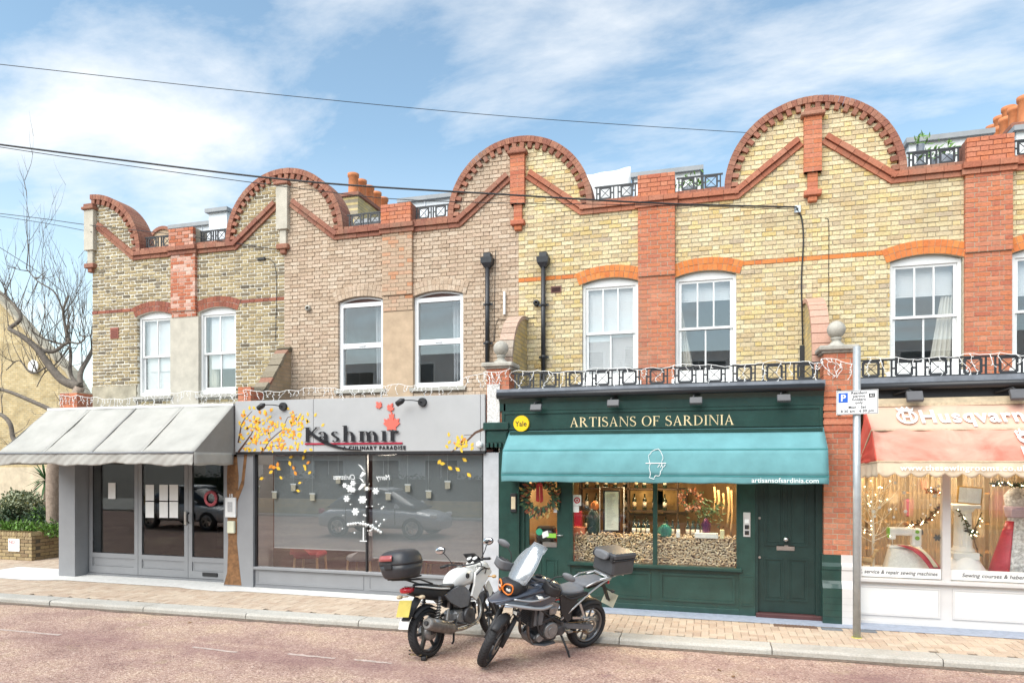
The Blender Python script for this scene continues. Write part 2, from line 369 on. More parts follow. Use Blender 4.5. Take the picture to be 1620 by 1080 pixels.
def road_mat():
    m = bpy.data.materials.new('red_chip_road'); m.use_nodes = True; nt = m.node_tree; k = nt.nodes; l = nt.links; b = k['Principled BSDF']
    b.inputs['Roughness'].default_value = .92; b.inputs['Specular IOR Level'].default_value = .2
    g = k.new('ShaderNodeNewGeometry')
    v = k.new('ShaderNodeTexVoronoi'); v.inputs['Scale'].default_value = 70; l.new(g.outputs['Position'], v.inputs[0])
    r = k.new('ShaderNodeValToRGB'); e = r.color_ramp.elements; e[0].color = (.21, .135, .11, 1); e[1].color = (.66, .54, .45, 1); e.new(.3).color = (.40, .275, .225, 1); e.new(.75).color = (.48, .35, .285, 1)
    sp = k.new('ShaderNodeSeparateColor'); l.new(v.outputs['Color'], sp.inputs[0]); l.new(sp.outputs[0], r.inputs[0])
    n = k.new('ShaderNodeTexNoise'); n.inputs['Scale'].default_value = .8; n.inputs['Detail'].default_value = 8; n.inputs['Roughness'].default_value = .68; l.new(g.outputs['Position'], n.inputs[0])
    r2 = k.new('ShaderNodeValToRGB'); e2 = r2.color_ramp.elements; e2[0].position = .34; e2[0].color = (.70, .62, .64, 1); e2[1].position = .68; e2[1].color = (1.2, 1.22, 1.08, 1); e2.new(.5).color = (1, .95, .94, 1)
    l.new(n.outputs[0], r2.inputs[0])
    x = k.new('ShaderNodeMix'); x.data_type = 'RGBA'; x.blend_type = 'MULTIPLY'; x.inputs[0].default_value = 1; l.new(r.outputs[0], x.inputs[6]); l.new(r2.outputs[0], x.inputs[7])
    # moss-yellow patches
    n4 = k.new('ShaderNodeTexNoise'); n4.inputs['Scale'].default_value = 1.7; n4.inputs['Detail'].default_value = 9; n4.inputs['Roughness'].default_value = .75; l.new(g.outputs['Position'], n4.inputs[0])
    mr = k.new('ShaderNodeMapRange'); mr.inputs[1].default_value = .56; mr.inputs[2].default_value = .74; mr.inputs[4].default_value = .6; l.new(n4.outputs[0], mr.inputs[0])
    y = k.new('ShaderNodeMix'); y.data_type = 'RGBA'; l.new(mr.outputs[0], y.inputs[0]); l.new(x.outputs[2], y.inputs[6]); y.inputs[7].default_value = (.46, .38, .22, 1)
    # scattered dark chips and pale grit
    v5 = k.new('ShaderNodeTexVoronoi'); v5.inputs['Scale'].default_value = 24; l.new(g.outputs['Position'], v5.inputs[0])
    m5 = k.new('ShaderNodeMapRange'); m5.inputs[1].default_value = .0; m5.inputs[2].default_value = .16; m5.inputs[3].default_value = .75; m5.inputs[4].default_value = 0; l.new(v5.outputs['Distance'], m5.inputs[0])
    z = k.new('ShaderNodeMix'); z.data_type = 'RGBA'; l.new(m5.outputs[0], z.inputs[0]); l.new(y.outputs[2], z.inputs[6]); z.inputs[7].default_value = (.10, .065, .06, 1)
    # tyre-darkened tracks and oil stains along the carriageway
    mt = k.new('ShaderNodeMapping'); mt.inputs['Scale'].default_value = (.10, .95, 1); l.new(g.outputs['Position'], mt.inputs[0])
    n6 = k.new('ShaderNodeTexNoise'); n6.inputs['Scale'].default_value = 1.0; n6.inputs['Detail'].default_value = 7; n6.inputs['Roughness'].default_value = .62; l.new(mt.outputs[0], n6.inputs[0])
    m6 = k.new('ShaderNodeMapRange'); m6.inputs[1].default_value = .50; m6.inputs[2].default_value = .66; m6.inputs[4].default_value = .5; l.new(n6.outputs[0], m6.inputs[0])
    z2 = k.new('ShaderNodeMix'); z2.data_type = 'RGBA'; l.new(m6.outputs[0], z2.inputs[0]); l.new(z.outputs[2], z2.inputs[6]); z2.inputs[7].default_value = (.27, .155, .15, 1)
    n7 = k.new('ShaderNodeTexNoise'); n7.inputs['Scale'].default_value = 1.3; n7.inputs['Detail'].default_value = 3; mo = k.new('ShaderNodeMapping'); mo.inputs['Location'].default_value = (3.3, 8.1, 0); l.new(g.outputs['Position'], mo.inputs[0]); l.new(mo.outputs[0], n7.inputs[0])
    m7 = k.new('ShaderNodeMapRange'); m7.inputs[1].default_value = .66; m7.inputs[2].default_value = .73; m7.inputs[4].default_value = .5; l.new(n7.outputs[0], m7.inputs[0])
    z3 = k.new('ShaderNodeMix'); z3.data_type = 'RGBA'; l.new(m7.outputs[0], z3.inputs[0]); l.new(z2.outputs[2], z3.inputs[6]); z3.inputs[7].default_value = (.22, .12, .13, 1)
    # fine cracks
    vc = k.new('ShaderNodeTexVoronoi'); vc.feature = 'DISTANCE_TO_EDGE'; vc.inputs['Scale'].default_value = .55; nw = k.new('ShaderNodeTexNoise'); nw.inputs['Scale'].default_value = 2.5; nw.inputs['Detail'].default_value = 6; l.new(g.outputs['Position'], nw.inputs[0])
    va = k.new('ShaderNodeVectorMath'); va.operation = 'MULTIPLY_ADD'; l.new(nw.outputs['Color'], va.inputs[0]); va.inputs[1].default_value = (.8, .8, 0); l.new(g.outputs['Position'], va.inputs[2]); l.new(va.outputs[0], vc.inputs[0])
    mc_ = k.new('ShaderNodeMapRange'); mc_.inputs[1].default_value = 0; mc_.inputs[2].default_value = .007; mc_.inputs[3].default_value = .3; mc_.inputs[4].default_value = 0; l.new(vc.outputs['Distance'], mc_.inputs[0])
    z4 = k.new('ShaderNodeMix'); z4.data_type = 'RGBA'; l.new(mc_.outputs[0], z4.inputs[0]); l.new(z3.outputs[2], z4.inputs[6]); z4.inputs[7].default_value = (.11, .075, .07, 1)
    l.new(z4.outputs[2], b.inputs['Base Color'])
    bp = k.new('ShaderNodeBump'); bp.inputs['Strength'].default_value = .9; bp.inputs['Distance'].default_value = .008; l.new(v.outputs['Distance'], bp.inputs['Height']); l.new(bp.outputs[0], b.inputs['Normal'])
    return m
ROAD = road_mat()
b = B(); b.add([(-900, -900, ZR-.03), (900, -900, ZR-.03), (900, 900, ZR-.03), (-900, 900, ZR-.03)], [(0, 1, 2, 3)])
b.build('ground', M('ground_earth', (.16, .14, .11), .95), None, 'structure')
b = B(); b.grid((-60, -4.2, ZR), (60, -4.2, ZR), (60, 9.6, ZR), (-60, 9.6, ZR), 4, 2); b.build('road', ROAD, None, 'structure')
WORN = M('worn_line_paint', (.52, .42, .37), .85, 0, .35, 18)
for k_, (pa, pb, ya, yb) in enumerate(((0, 95, 995, 1004), (305, 375, 1023, 1031))):
    def gp(px, py):
        t = (px-810)/FPX; zc = (CH-ZR)*FPX/(py-HZ); return zc*(-SN+t*CS), zc*(CS+t*SN)
    x0, y0 = gp(pa, ya); x1, y1 = gp(pb, yb); b = B(); b.grid((x0, y0-.025, ZR+.004), (x1, y1-.025, ZR+.004), (x1, y1+.02, ZR+.004), (x0, y0+.02, ZR+.004), 8, 1, lambda a, c: (0, random.uniform(-.012, .012), 0)); tag(b.build('road_marking', WORN), None, None, None, 'structure')
for (pa, ya, pb, yb) in ((455, 1034, 530, 1041), (560, 1043, 620, 1049)):
    x0, y0 = gp(pa, ya); x1, y1 = gp(pb, yb); b = B(); b.grid((x0, y0-.025, ZR+.004), (x1, y1-.025, ZR+.004), (x1, y1+.025, ZR+.004), (x0, y0+.025, ZR+.004), 10, 1, lambda a, c: (0, random.uniform(-.016, .016), 0)); tag(b.build('road_marking', WORN), None, None, None, 'structure')
# little debris on the road
LEAFB = M('dry_leaf', (.20, .11, .05), .9)
# pavement sheet (bedding) with paving blocks as pieces of its own
BED = M('paving_joint_sand', (.17, .135, .10), .95, 0, .3, 40)
b = B(); b.add([(-60, kerbY(-60)+.25, ZP-.012), (60, kerbY(60)+.25, ZP-.012), (60, 14, ZP-.012), (-60, 14, ZP-.012)], [(0, 1, 2, 3)])
b.add([(-60, 14, ZP-.012), (-13.3, 14, ZP-.012), (-13.3, 40, ZP-.012), (-60, 40, ZP-.012)], [(0, 1, 2, 3)])
PAVE = b.build('pavement', BED, None, 'structure')
PM = MB_('paving_block', [(.44, .33, .245), (.52, .41, .31), (.48, .37, .28), (.56, .46, .355), (.52, .42, .325), (.43, .315, .235)], .2, (.35, (.45, .40, .31)), .9, .3, 50)
EDGE_N = 10.27    # back edge of the blocks (painted strip or slab beyond)
blocks = []
un = .1015
for i in range(-200, 110):
    for j in range(0, 60):
        d = (i-j) % 4
        if d not in (0, 3): continue
        x, y = i*un, 8.5+j*un
        if d == 0: rx = (x, x+2*un, y, y+un)
        else: rx = (x, x+un, y, y+2*un)
        cx, cy = (rx[0]+rx[1])/2, (rx[2]+rx[3])/2
        lim = EDGE_N if x > -12.4 else 14
        if cy > lim or cy < kerbY(cx)+.30: continue
        y0 = max(rx[2], kerbY(cx)+.302); y1 = min(rx[3], lim+.03)
        if y1-y0 < .03 or not (-19 < cx < 6): continue
        blocks.append((rx[0], rx[1], y0, y1))
def block_mesh(bw, bd):
    q = B(); g = .0022; q.bbox(-bw/2+g, bw/2-g, -bd/2+g, bd/2-g, -.02, 0, .004); return q
def score(bk):
    x, y = (bk[0]+bk[1])/2, (bk[2]+bk[3])/2; zc = -x*SN+y*CS; xc = x*CS+y*SN
    return -1 if abs(xc/zc) > .74 else 1/zc
blocks.sort(key=score, reverse=True)
share = {}
for bk in blocks[:300]:
    bw, bd = bk[1]-bk[0], bk[3]-bk[2]; key = (round(bw, 3), round(bd, 3)); c = ((bk[0]+bk[1])/2, (bk[2]+bk[3])/2, ZP+random.uniform(-.002, .002))
    if key not in share:
        q = block_mesh(bw, bd); me = bpy.data.meshes.new('paving_block'); me.from_pydata([tuple(v) for v in q.v], [], q.f); me.materials.append(PM); share[key] = me
        import bmesh as _bm
        bm_ = _bm.new(); bm_.from_mesh(me); _bm.ops.recalc_face_normals(bm_, faces=bm_.faces); bm_.to_mesh(me); bm_.free()
    link_mesh('paving_block', share[key], PAVE, c)
b = B()
for bk in blocks[300:]:
    z = ZP+random.uniform(-.002, .002); g = .0022; b.box(bk[0]+g, bk[1]-g, bk[2]+g, bk[3]-g, z-.02, z)
b.build('paving_blocks', PM, PAVE, 'stuff')
# kerb stones
KM = MB_('kerb_granite', [(.42, .40, .36), (.50, .48, .43), (.46, .43, .38)], .25, (.5, (.30, .27, .22)), .85, .4, 45)
xs = [-1.112+1.85*k for k in range(-10, 8)]
for a, c in zip(xs, xs[1:]):
    b = B(); g = .006; n = 6
    prof = [(.0, ZR-.05), (.0, ZP-.03), (.012, ZP-.008), (.035, ZP), (.30, ZP), (.30, ZR-.05)]
    rings = []
    for k in range(n+1):
        x = a+g+(c-a-2*g)*k/n; jy = random.uniform(-.006, .006); rings.append([Vector((x, kerbY(x)+y+(jy if i < 4 else 0), z+(random.uniform(-.004, .003) if i in (1, 2, 3) else 0))) for i, (y, z) in enumerate(prof)])
    b.loft(rings, True, True, False); o = b.build('kerb_stone', KM, PAVE)
b = B(); b.add([(-60, kerbY(-60)+.02, ZP-.03), (60, kerbY(60)+.02, ZP-.03), (60, kerbY(60)+.28, ZP-.03), (-60, kerbY(-60)+.28, ZP-.03)], [(0, 1, 2, 3)]); b.build('kerb_bed', BED, PAVE)
# gutter dirt strip
b = B(); b.grid((-20, kerbY(-20)-.10, ZR+.004), (8, kerbY(8)-.10, ZR+.004), (8, kerbY(8)+.02, ZR+.004), (-20, kerbY(-20)+.02, ZR+.004), 90, 1, lambda a, c: (0, random.uniform(-.05, .03)*(1-c), 0)); b.build('gutter', M('gutter_dirt', (.16, .12, .09), .95, 0, .5, 18), None, 'structure')
# pale slab in front of the grey shop, blue-grey painted strip before the others
SL = M('pale_threshold_slab', (.66, .65, .62), .8, 0, .12, 9, .15, 50)
b = B(); zs = ZP+.006
b.add([(-14.3, 10.05, zs), (-12.6, 9.98, zs), (-12.35, 10.02, zs), (-11.9, 10.17, zs), (-9.2, 10.17, zs), (-8.95, 10.1, zs), (-8.2, 10.04, zs), (-7.9, 10.16, zs), (-3.4, 10.16, zs), (-3.4, 11.2, zs), (-14.3, 11.2, zs)], [list(range(11))])
b.build('threshold_slab', SL, None, 'structure')
ST = M('blue_grey_painted_strip', (.33, .37, .45), .75, 0, .18, 14)
b = B(); b.add([(-3.4, 10.2, zs), (12, 10.2, zs), (12, 11.2, zs), (-3.4, 11.2, zs)], [(0, 1, 2, 3)]); b.build('painted_strip', ST, None, 'structure')

# ------------------------------------------------------------------ materials of the houses
MORT_A = M('mortar_pale', (.74, .70, .60), .95, 0, .2, 20)
MORT_B = M('mortar_buff', (.34, .26, .19), .95, 0, .25, 20)
MORT_C = M('mortar_grey', (.44, .39, .29), .95, 0, .25, 20)
BR_A = MB_('brick_brown_stock', [(.12, .10, .075), (.34, .26, .14), (.43, .345, .19), (.24, .19, .12), (.39, .305, .17), (.36, .28, .15), (.47, .385, .225), (.33, .26, .15), (.19, .155, .11), (.41, .32, .18)], .38, (.3, (.24, .20, .145)))
BR_B = MB_('brick_pinkish', [(.50, .37, .27), (.56, .44, .33), (.46, .34, .24), (.58, .47, .36), (.52, .40, .29), (.43, .32, .23)], .36, (.6, (.34, .28, .22)))
BR_C = MB_('brick_yellow_stock', [(.60, .45, .18), (.67, .56, .31), (.64, .54, .35), (.71, .62, .40), (.55, .39, .17), (.66, .56, .37), (.52, .40, .24), (.70, .59, .38), (.67, .53, .26), (.46, .37, .27)], .4, (.6, (.46, .37, .23)))
BR_R = MB_('brick_red', [(.50, .165, .08), (.55, .20, .105), (.47, .17, .10), (.57, .235, .14), (.43, .135, .08), (.53, .20, .12)], .28, (.5, (.40, .23, .16)))
BR_RO = MB_('brick_orange_arch', [(.60, .19, .05), (.66, .25, .08), (.57, .175, .06), (.64, .22, .065)], .18)
BR_RD = MB_('brick_dark_red_arch', [(.27, .095, .06), (.33, .12, .075), (.22, .08, .055), (.30, .11, .08)], .2)
BR_PA = MB_('brick_pink_painted', [(.48, .34, .235), (.52, .38, .27), (.55, .25, .13), (.50, .36, .26), (.50, .37, .26), (.45, .32, .22)], .2, (.4, (.40, .30, .21)))
BR_AR = MB_('brick_red_limewashed', [(.46, .15, .08), (.42, .14, .075), (.66, .46, .38), (.50, .18, .10), (.38, .12, .07)], .25)
COPE = MB_('coping_red_brick', [(.29, .125, .085), (.35, .16, .105), (.26, .105, .075), (.38, .19, .13)], .35, (.6, (.26, .20, .145)))
DENT = MB_('dentil_red_brick', [(.28, .115, .08), (.34, .15, .10), (.24, .10, .07), (.37, .18, .12)], .3, (.5, (.34, .26, .2)))
CORN = MB_('cornice_red_brick', [(.40, .15, .09), (.45, .18, .11), (.36, .125, .075), (.47, .21, .135)], .3, (.5, (.33, .22, .16)))
REND = M('cement_render', (.52, .48, .40), .95, 0, .15, 5, .25, 40)
REND_D = M('cement_render_stained', (.40, .36, .27), .95, 0, .35, 4, .3, 40)
REND_T = M('tan_render', (.50, .37, .25), .95, 0, .15, 5, .25, 40)
STONE = M('weathered_stone', (.40, .38, .33), .9, 0, .28, 12, .4, 50)
WHITE = M('white_gloss_paint', (.82, .82, .80), .35, 0, .04, 6)
UPVC = M('white_upvc', (.84, .85, .85), .3, 0, .02, 6)
IRON = M('black_iron', (.03, .032, .036), .5, 0, .25, 30)
LEAD = M('lead_sheet', (.20, .22, .25), .55, .2, .25, 6)
WGLASS = GLASS('window_glass', (.97, .98, .98), 1.5, .11)
SGLASS = GLASS('shop_glass', (.95, .97, .97), 1.5, .03)
DARKROOM = M('dim_room_plaster', (.55, .55, .55), .9, 0, .1, 2)
BLIND = M('white_blind', (.80, .80, .80), .7, 0, .03, 5)
CURT = M('cream_curtain', (.74, .70, .62), .85, 0, .06, 8)

C0, C1, C2, C3, C4 = -13.15, -8.24, -3.33, 1.605, 6.54      # gable centres = party lines
ZB = 6.90                        # gable springing / cornice top
RG = 1.36                        # gable radius to the top of the coping
ZS, ZSP, ZCR = 3.78, 5.50, 5.59  # sill, springing and crown of the windows
CHT = .075

def arch_z(x, xa, xb, z0=ZSP, rise=ZCR-ZSP):
    w_ = (xb-xa)/2; r_ = (w_*w_+rise*rise)/(2*rise); c = (xa+xb)/2
    return z0+rise-r_+math.sqrt(max(0, r_*r_-(x-c)**2))

def lay(iv, z0, z1, bond=0):
    """bricks in Flemish bond inside the intervals iv(z) of each course"""
    out = []; n = int(round((z1-z0)/CHT)); pitch = .3375
    for i in range(n):
        za = z0+i*CHT; off = (.16875 if (i+bond) % 2 else 0)
        for a, c in iv(za, za+CHT):
            k = math.floor((a-off)/pitch)-1; x = k*pitch+off; n0 = len(out)
            while x < c:
                for ln in (.215, .1025):
                    s, e = max(a, x), min(c, x+ln)
                    if e-s > .03: out.append((s, e, za+.005, za+CHT-.005))
                    x += ln+.010
            if len(out) > n0:      # no slivers of bare joint at the ends of a course
                if out[n0][0] > a+.004: out[n0] = (a,)+out[n0][1:]
                if out[-1][1] < c-.004: out[-1] = (out[-1][0], c)+out[-1][2:]
    return out
def sub_iv(iv, cut):
    r = []
    for a, c in iv:
        if cut[1] <= a or cut[0] >= c: r.append((a, c)); continue
        if cut[0] > a: r.append((a, cut[0]))
        if cut[1] < c: r.append((cut[1], c))
    return [(a, c) for a, c in r if c-a > .03]
def put_bricks(root, bricks, mat, nsep, yf, depth=.10, jit=.004, rough=0):
    """the bricks that show largest as pieces, the rest joined"""
    def sc(t):
        x = (t[0]+t[1])/2; zc = -x*SN+yf*CS; xc = x*CS+yf*SN
        return (t[1]-t[0])/zc if abs(xc/zc) < .75 else -1
    bricks = sorted(bricks, key=sc, reverse=True); share = {}
    for t in bricks[:nsep]:
        w_, h_ = t[1]-t[0], t[3]-t[2]; y = yf+random.uniform(-jit, jit); key = round(w_, 3)
        if key not in share:
            q = B(); q.bbox(-w_/2, w_/2, 0, depth, 0, h_, .0035); me = bpy.data.meshes.new('brick'); me.from_pydata([tuple(v) for v in q.v], [], q.f); me.materials.append(mat)
            bm_ = _bm.new(); bm_.from_mesh(me); _bm.ops.recalc_face_normals(bm_, faces=bm_.faces); bm_.to_mesh(me); bm_.free(); share[key] = me
        link_mesh('brick', share[key], root, ((t[0]+t[1])/2, y, t[2]))
    b = B()
    for t in bricks[nsep:]:
        y = yf+random.uniform(-jit, jit); e = rough
        a, c, d, f = t
        if e: a += random.uniform(0, e); c -= random.uniform(0, e); d += random.uniform(0, e); f -= random.uniform(0, e)
        n0 = len(b.v); b.box(a, c, y, yf+depth, d, f)
        if e:
            for q_ in (0, 1, 4, 5): v_ = b.v[n0+q_]; v_.x += random.uniform(-e, e)*.6; v_.z += random.uniform(-e, e)*.7; v_.y += random.uniform(-e, e)*.6
    if bricks[nsep:]: b.build('brickwork', mat, root, 'stuff', recalc=False)

def oriented_bricks(b, p, q, h, y0, y1, ln=.225, gap=.008, lift=0.):
    """bricks laid end to end along a line in the x,z plane"""
    p, q = Vector((p[0], 0, p[1])), Vector((q[0], 0, q[1])); d = q-p; l = d.length; d.normalize(); u = Vector((-d.z, 0, d.x))
    if u.z < 0: u = -u
    n = max(1, int(round(l/ln))); st = l/n
    for i in range(n):
        c = p+d*(st*(i+.5))+u*(h/2+lift); y = y0+random.uniform(-.003, .003)
        b.obox(c+Vector((0, (y+y1)/2, 0)), d*(st/2-gap/2), Vector((0, (y1-y)/2, 0)), u*(h/2))

def railing_panels(root, xa, xb, y, z0, z1, pitch, mat, start=0, name='railing'):
    b = B(); t = .011
    b.box(xa, xb, y-.014, y+.014, z1-.024, z1); b.box(xa, xb, y-.012, y+.012, z0, z0+.02)
    rail = b.build(name, mat, root); n = int((xb-xa)/pitch+.3); h = z1-z0; m = (xb-xa)/max(1, n)
    for i in range(n):
        cx = xa+m*(i+.5); s = min(m*.30, h*.37); cz = (z0+z1)/2; q = B(); yy = y
        for sx in (-1, 1):
            q.box(cx+sx*(s+.055)-.011, cx+sx*(s+.055)+.011, yy-.011, yy+.011, z0+.018, z1-.022)
            q.box(cx+sx*s-.015, cx+sx*s+.015, yy-.009, yy+.009, cz-s, cz+s)
            q.box(cx-s, cx+s, yy-.0085, yy+.0085, cz+sx*s-.015, cz+sx*s+.015)
            q.box(*sorted((cx+sx*s, cx+sx*(s+.055))), yy-.008, yy+.008, cz-.012, cz+.012)
            q.box(cx-.012, cx+.012, yy-.008, yy+.008, *sorted((cz+sx*s, cz+sx*(h/2-.01))))
            q.bar((cx-s, yy-.002*sx, cz-sx*s), (cx+s, yy-.002*sx, cz+sx*s), .012, .009)
        q.build('railing_panel', mat, rail)

def wobble(b):
    """old glass never sits quite square: tilt each pane a hair"""
    c = sum(b.v, Vector())/len(b.v); return b.xf(Matrix.Translation(c) @ Matrix.Rotation(random.uniform(-.012, .012), 4, 'X') @ Matrix.Rotation(random.uniform(-.012, .012), 4, 'Z') @ Matrix.Translation(-c))
def make_window(root, xa, xb, style):
    y = YU+.085; z0 = ZS
    fm = UPVC if style == 'upvc' else WHITE
    b = B(); fw = .075 if style == 'upvc' else .05
    b.box(xa, xa+fw, y-.03, y+.06, z0, ZSP+.01); b.box(xb-fw, xb, y-.03, y+.06, z0, ZSP+.01)
    b.box(xa+fw, xb-fw, y-.028, y+.06, z0, z0+.09)
    zt = ZSP-.05
    if style == 'upvc':
        b.box(xa+fw, xb-fw, y-.028, y+.06, zt-.05, zt+.03)
        n = 12; xs_ = [xa+(xb-xa)*i/n for i in range(n+1)]
        for p, q in zip(xs_, xs_[1:]): b.prism([(p, arch_z(p, xa, xb)-.035), (q, arch_z(q, xa, xb)-.035), (q, arch_z(q, xa, xb)-.002), (p, arch_z(p, xa, xb)-.002)], y-.025, y+.05)
        ztop = zt-.05
    else:
        n = 12; xs_ = [xa+(xb-xa)*i/n for i in range(n+1)]
        for p, q in zip(xs_, xs_[1:]): b.prism([(p, zt), (q, zt), (q, arch_z(q, xa, xb)-.003), (p, arch_z(p, xa, xb)-.003)], y-.026, y+.05)
        ztop = zt
    zm = z0+(ZSP-z0)*.50
    if style == 'upvc': b.box(xa+fw, xb-fw, y-.022, y+.05, zm-.05, zm+.05)
    win = b.build('window', fm, root)
    if style == 'upvc':
        q = B()
        for p, r_ in zip(xs_, xs_[1:]): q.prism([(p, zt+.03), (r_, zt+.03), (r_, arch_z(r_, xa, xb)-.035), (p, arch_z(p, xa, xb)-.035)], y+.01, y+.03)
        q.build('arch_infill', M('dark_brown_infill', (.10, .045, .035), .6), win)
        for a, c in ((z0+.09, zm-.05), (zm+.05, ztop)):
            q = B(); q.box(xa+fw, xb-fw, y+.012, y+.018, a, c); wobble(q).build('pane', WGLASS, win)
        q = B(); q.box(xa+.42, xa+.56, y-.045, y-.02, zm-.012, zm+.012); q.build('handle', UPVC, win)
    else:
        for kk, (a, c, yo, nb) in enumerate(((z0+.09, zm+.02, .03, 1), (zm-.02, ztop, -.002, 2))):
            q = B(); sw = .045; x0, x1 = xa+fw+.003, xb-fw-.003
            q.box(x0, x0+sw, y+yo, y+yo+.028, a, c); q.box(x1-sw, x1, y+yo, y+yo+.028, a, c)
            q.box(x0+sw, x1-sw, y+yo+.001, y+yo+.027, a, a+(.06 if kk == 0 else .04)); q.box(x0+sw, x1-sw, y+yo+.001, y+yo+.027, c-.04, c)
            sash = q.build('sash', WHITE, win)
            lo, hi = a+(.06 if kk == 0 else .04), c-.04; ww = (x1-x0-2*sw)
            if style == 'plain': nb = 1
            xsn = [x0+sw+ww*i/(nb+1) for i in range(nb+2)]
            for i in range(1, nb+1):
                q = B(); q.box(xsn[i]-.012, xsn[i]+.012, y+yo+.002, y+yo+.026, lo, hi); q.build('glazing_bar', WHITE, win)
            for i in range(nb+1):
                q = B(); q.box(xsn[i]+(.012 if i else 0), xsn[i+1]-(.012 if i < nb else 0), y+yo+.012, y+yo+.016, lo, hi); wobble(q).build('pane', WGLASS, win)
    b = B(); b.box(xa-.06, xb+.06, YU-.07, YU+.08, z0-.075, z0-.004); b.build('sill', WHITE if style in ('blind', 'half', 'curtain') else STONE, win)
    return win, y

def blind(win, xa, xb, y, z0, z1, slats=True, mat=None):
    b = B(); mat = mat or BLIND
    if slats:
        n = int((z1-z0)/.028)
        for i in range(n):
            z = z0+(z1-z0)*(i+.5)/n; b.obox(((xa+xb)/2, y, z), ((xb-xa)/2, 0, 0), (0, .0035, .0145), (0, -.0006, .0002))
        o = b.build('venetian_blind', mat, win, 'stuff', recalc=False)
    else:
        b.box(xa, xb, y, y+.004, z0, z1); o = b.build('roller_blind', mat, win)
    return o
def curtain(win, pts, y, z0, z1, amp=.03, mat=None):
    """curtain hanging between two edge lines: pts = (x at top a, x at top b, x at bottom a, x at bottom b)"""
    b = B(); b.grid((pts[0], y, z1), (pts[1], y, z1), (pts[3], y, z0), (pts[2], y, z0), 24, 8, lambda a, c: (0, amp*math.sin(a*26+c*1.5), 0)); return b.build('curtain', mat or CURT, win, solid=.004)

